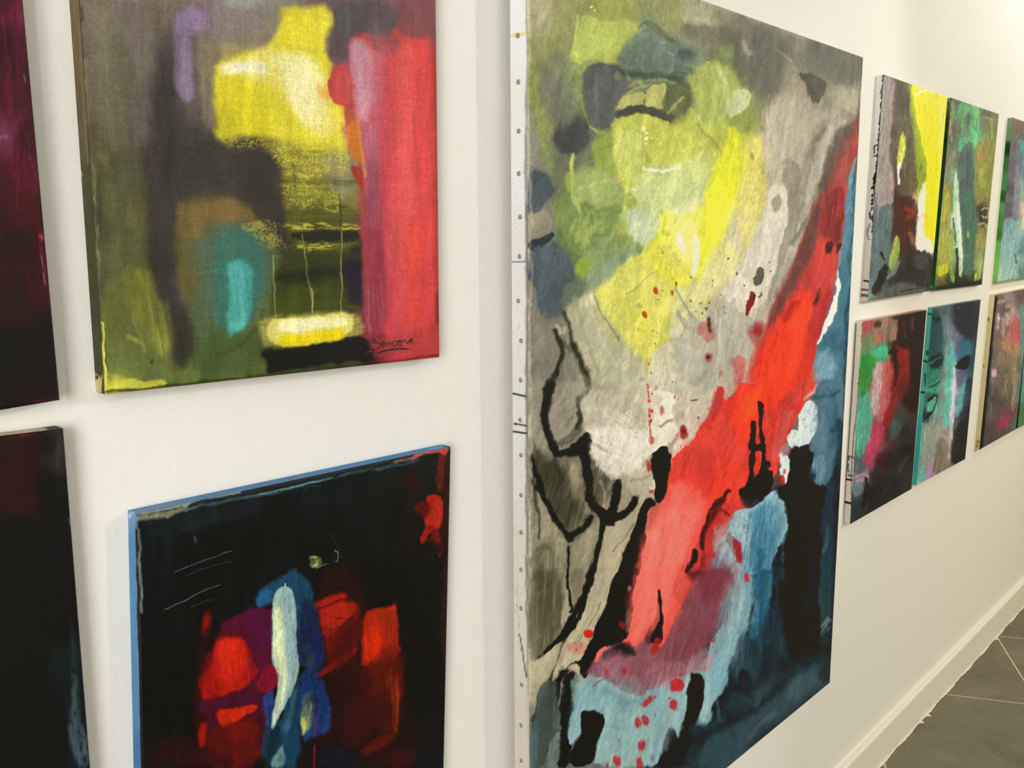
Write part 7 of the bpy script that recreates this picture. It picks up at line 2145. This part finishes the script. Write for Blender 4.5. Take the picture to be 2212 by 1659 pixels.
# tacks down its left side
tacks = [(1119, 77), (1120, 177), (1121, 283), (1121, 375), (1124, 469), (1122.5, 554), (1120, 650), (1126, 736), (1125, 821), (1124, 907), (1126, 983), (1126, 1069.5), (1126, 1150), (1126, 1230.5), (1126, 1314), (1128, 1402), (1127, 1479), (1126, 1567), (1126.5, 1643)]
bm = bmesh.new()
segs, rad = 16, .0034
rings = [(0, rad), (.0006, rad), (.0012, rad * .82), (.0016, rad * .45)]
prev = None
for hgt_, r_ in rings:
    ring = [bm.verts.new((-hgt_, r_ * math.cos(2 * math.pi * k / segs), r_ * math.sin(2 * math.pi * k / segs))) for k in range(segs)]
    if prev:
        for k in range(segs):
            bm.faces.new((prev[k], prev[(k + 1) % segs], ring[(k + 1) % segs], ring[k]))
    prev = ring
bm.faces.new(prev)
tack0 = None
for i, (qx, qy) in enumerate(tacks):
    # the left side is the plane through the front left edge, square to the wall
    d = cam_ray(qx, qy)
    z_guess = 0
    xs = c[0][0]
    for _ in range(5):
        s = xs / d[0]
        z_guess = CAM_H + d[2] * s
        tt = (tl[1] - z_guess) / (tl[1] - bl[1])
        xs = tl[0] * (1 - tt) + bl[0] * tt
    yy = -CAM_DIST + d[1] * s
    if tack0 is None:
        tack0 = from_bm('tack', bm, tack_m, pb)
        o = tack0
    else:
        o = tack0.copy()
        COL.objects.link(o)
        o.parent = pb
    o.location = (xs - .0002 - cenb[0], yy - yfb, z_guess - cenb[1])

# --- right hand group, two rows
painting('canvas with a bright yellow shaft beside grey, white edge with black drips', fc([(1911, 160.6), (2047.5, 209.5), (2010.5, 628.7), (1876, 650.4)], T), T, art_blind, edge_blind, m_satin, tone=TONE.get('blind'), step=1.0)
painting('dark green canvas with a pale mint sliver, right of the yellow shaft canvas', fc([(2057, 211), (2158.5, 245.4), (2121.4, 615.2), (2019.7, 628)], .014), .014, art_forest, edge_forest, m_satin, tone=TONE.get('forest'), step=1.0)
painting('red, green and black canvas with a cream left edge, below the yellow shaft canvas', fc([(1865.5, 694), (2002, 669.5), (1969.5, 1056.8), (1838, 1132.6)], T), T, art_ember, edge_ember, m_satin, tone=TONE.get('ember'), step=1.0)
painting('turquoise and dark canvas with a turquoise left edge, below the dark green one', fc([(2016, 665), (2119, 647), (2085.3, 992.3), (1981.5, 1048.5)], .015), .015, art_teal, edge_teal, m_satin, tone=TONE.get('teal'), step=1.0)


def extend(c, w):
    """corners TL, (point on top), (point on bottom), BL grown to the true width w"""
    TL_, a, b2, BL_ = [np.array(q) for q in c]
    ut = (a - TL_) / np.linalg.norm(a - TL_)
    ub = (b2 - BL_) / np.linalg.norm(b2 - BL_)
    return [tuple(TL_), tuple(TL_ + ut * w), tuple(BL_ + ub * w), tuple(BL_)]


painting('misty grey green canvas with a lime green left edge at the upper right border', extend(fc([(2190, 254), (2212, 261.5), (2212, 602.4), (2156, 611)], .018), .46), .018, art_mist, edge_mist, m_satin, tone=TONE.get('mist'), step=1.0)
painting('brown canvas with pink flecks and a pale yellow left edge, lower right', extend(fc([(2151, 637), (2212, 624.5), (2208, 920), (2117, 971.5)], .018), .455), .018, art_dusk, edge_dusk, m_satin, tone=TONE.get('dusk'), step=1.0)
q = on_plane((2208.3, 812), -.018)
z1, z0 = on_plane((2117, 971.5), -.018)[2], on_plane((2151, 637), -.018)[2]
painting('teal green canvas just showing at the right border, touching the brown one', [(q[0] + .012, z0 - .002), (q[0] + .47, z0 - .002), (q[0] + .47, z1), (q[0] + .012, z1)], .018, art_sliver, edge_sliver, m_satin, tone=TONE.get('sliver'), step=1.0)
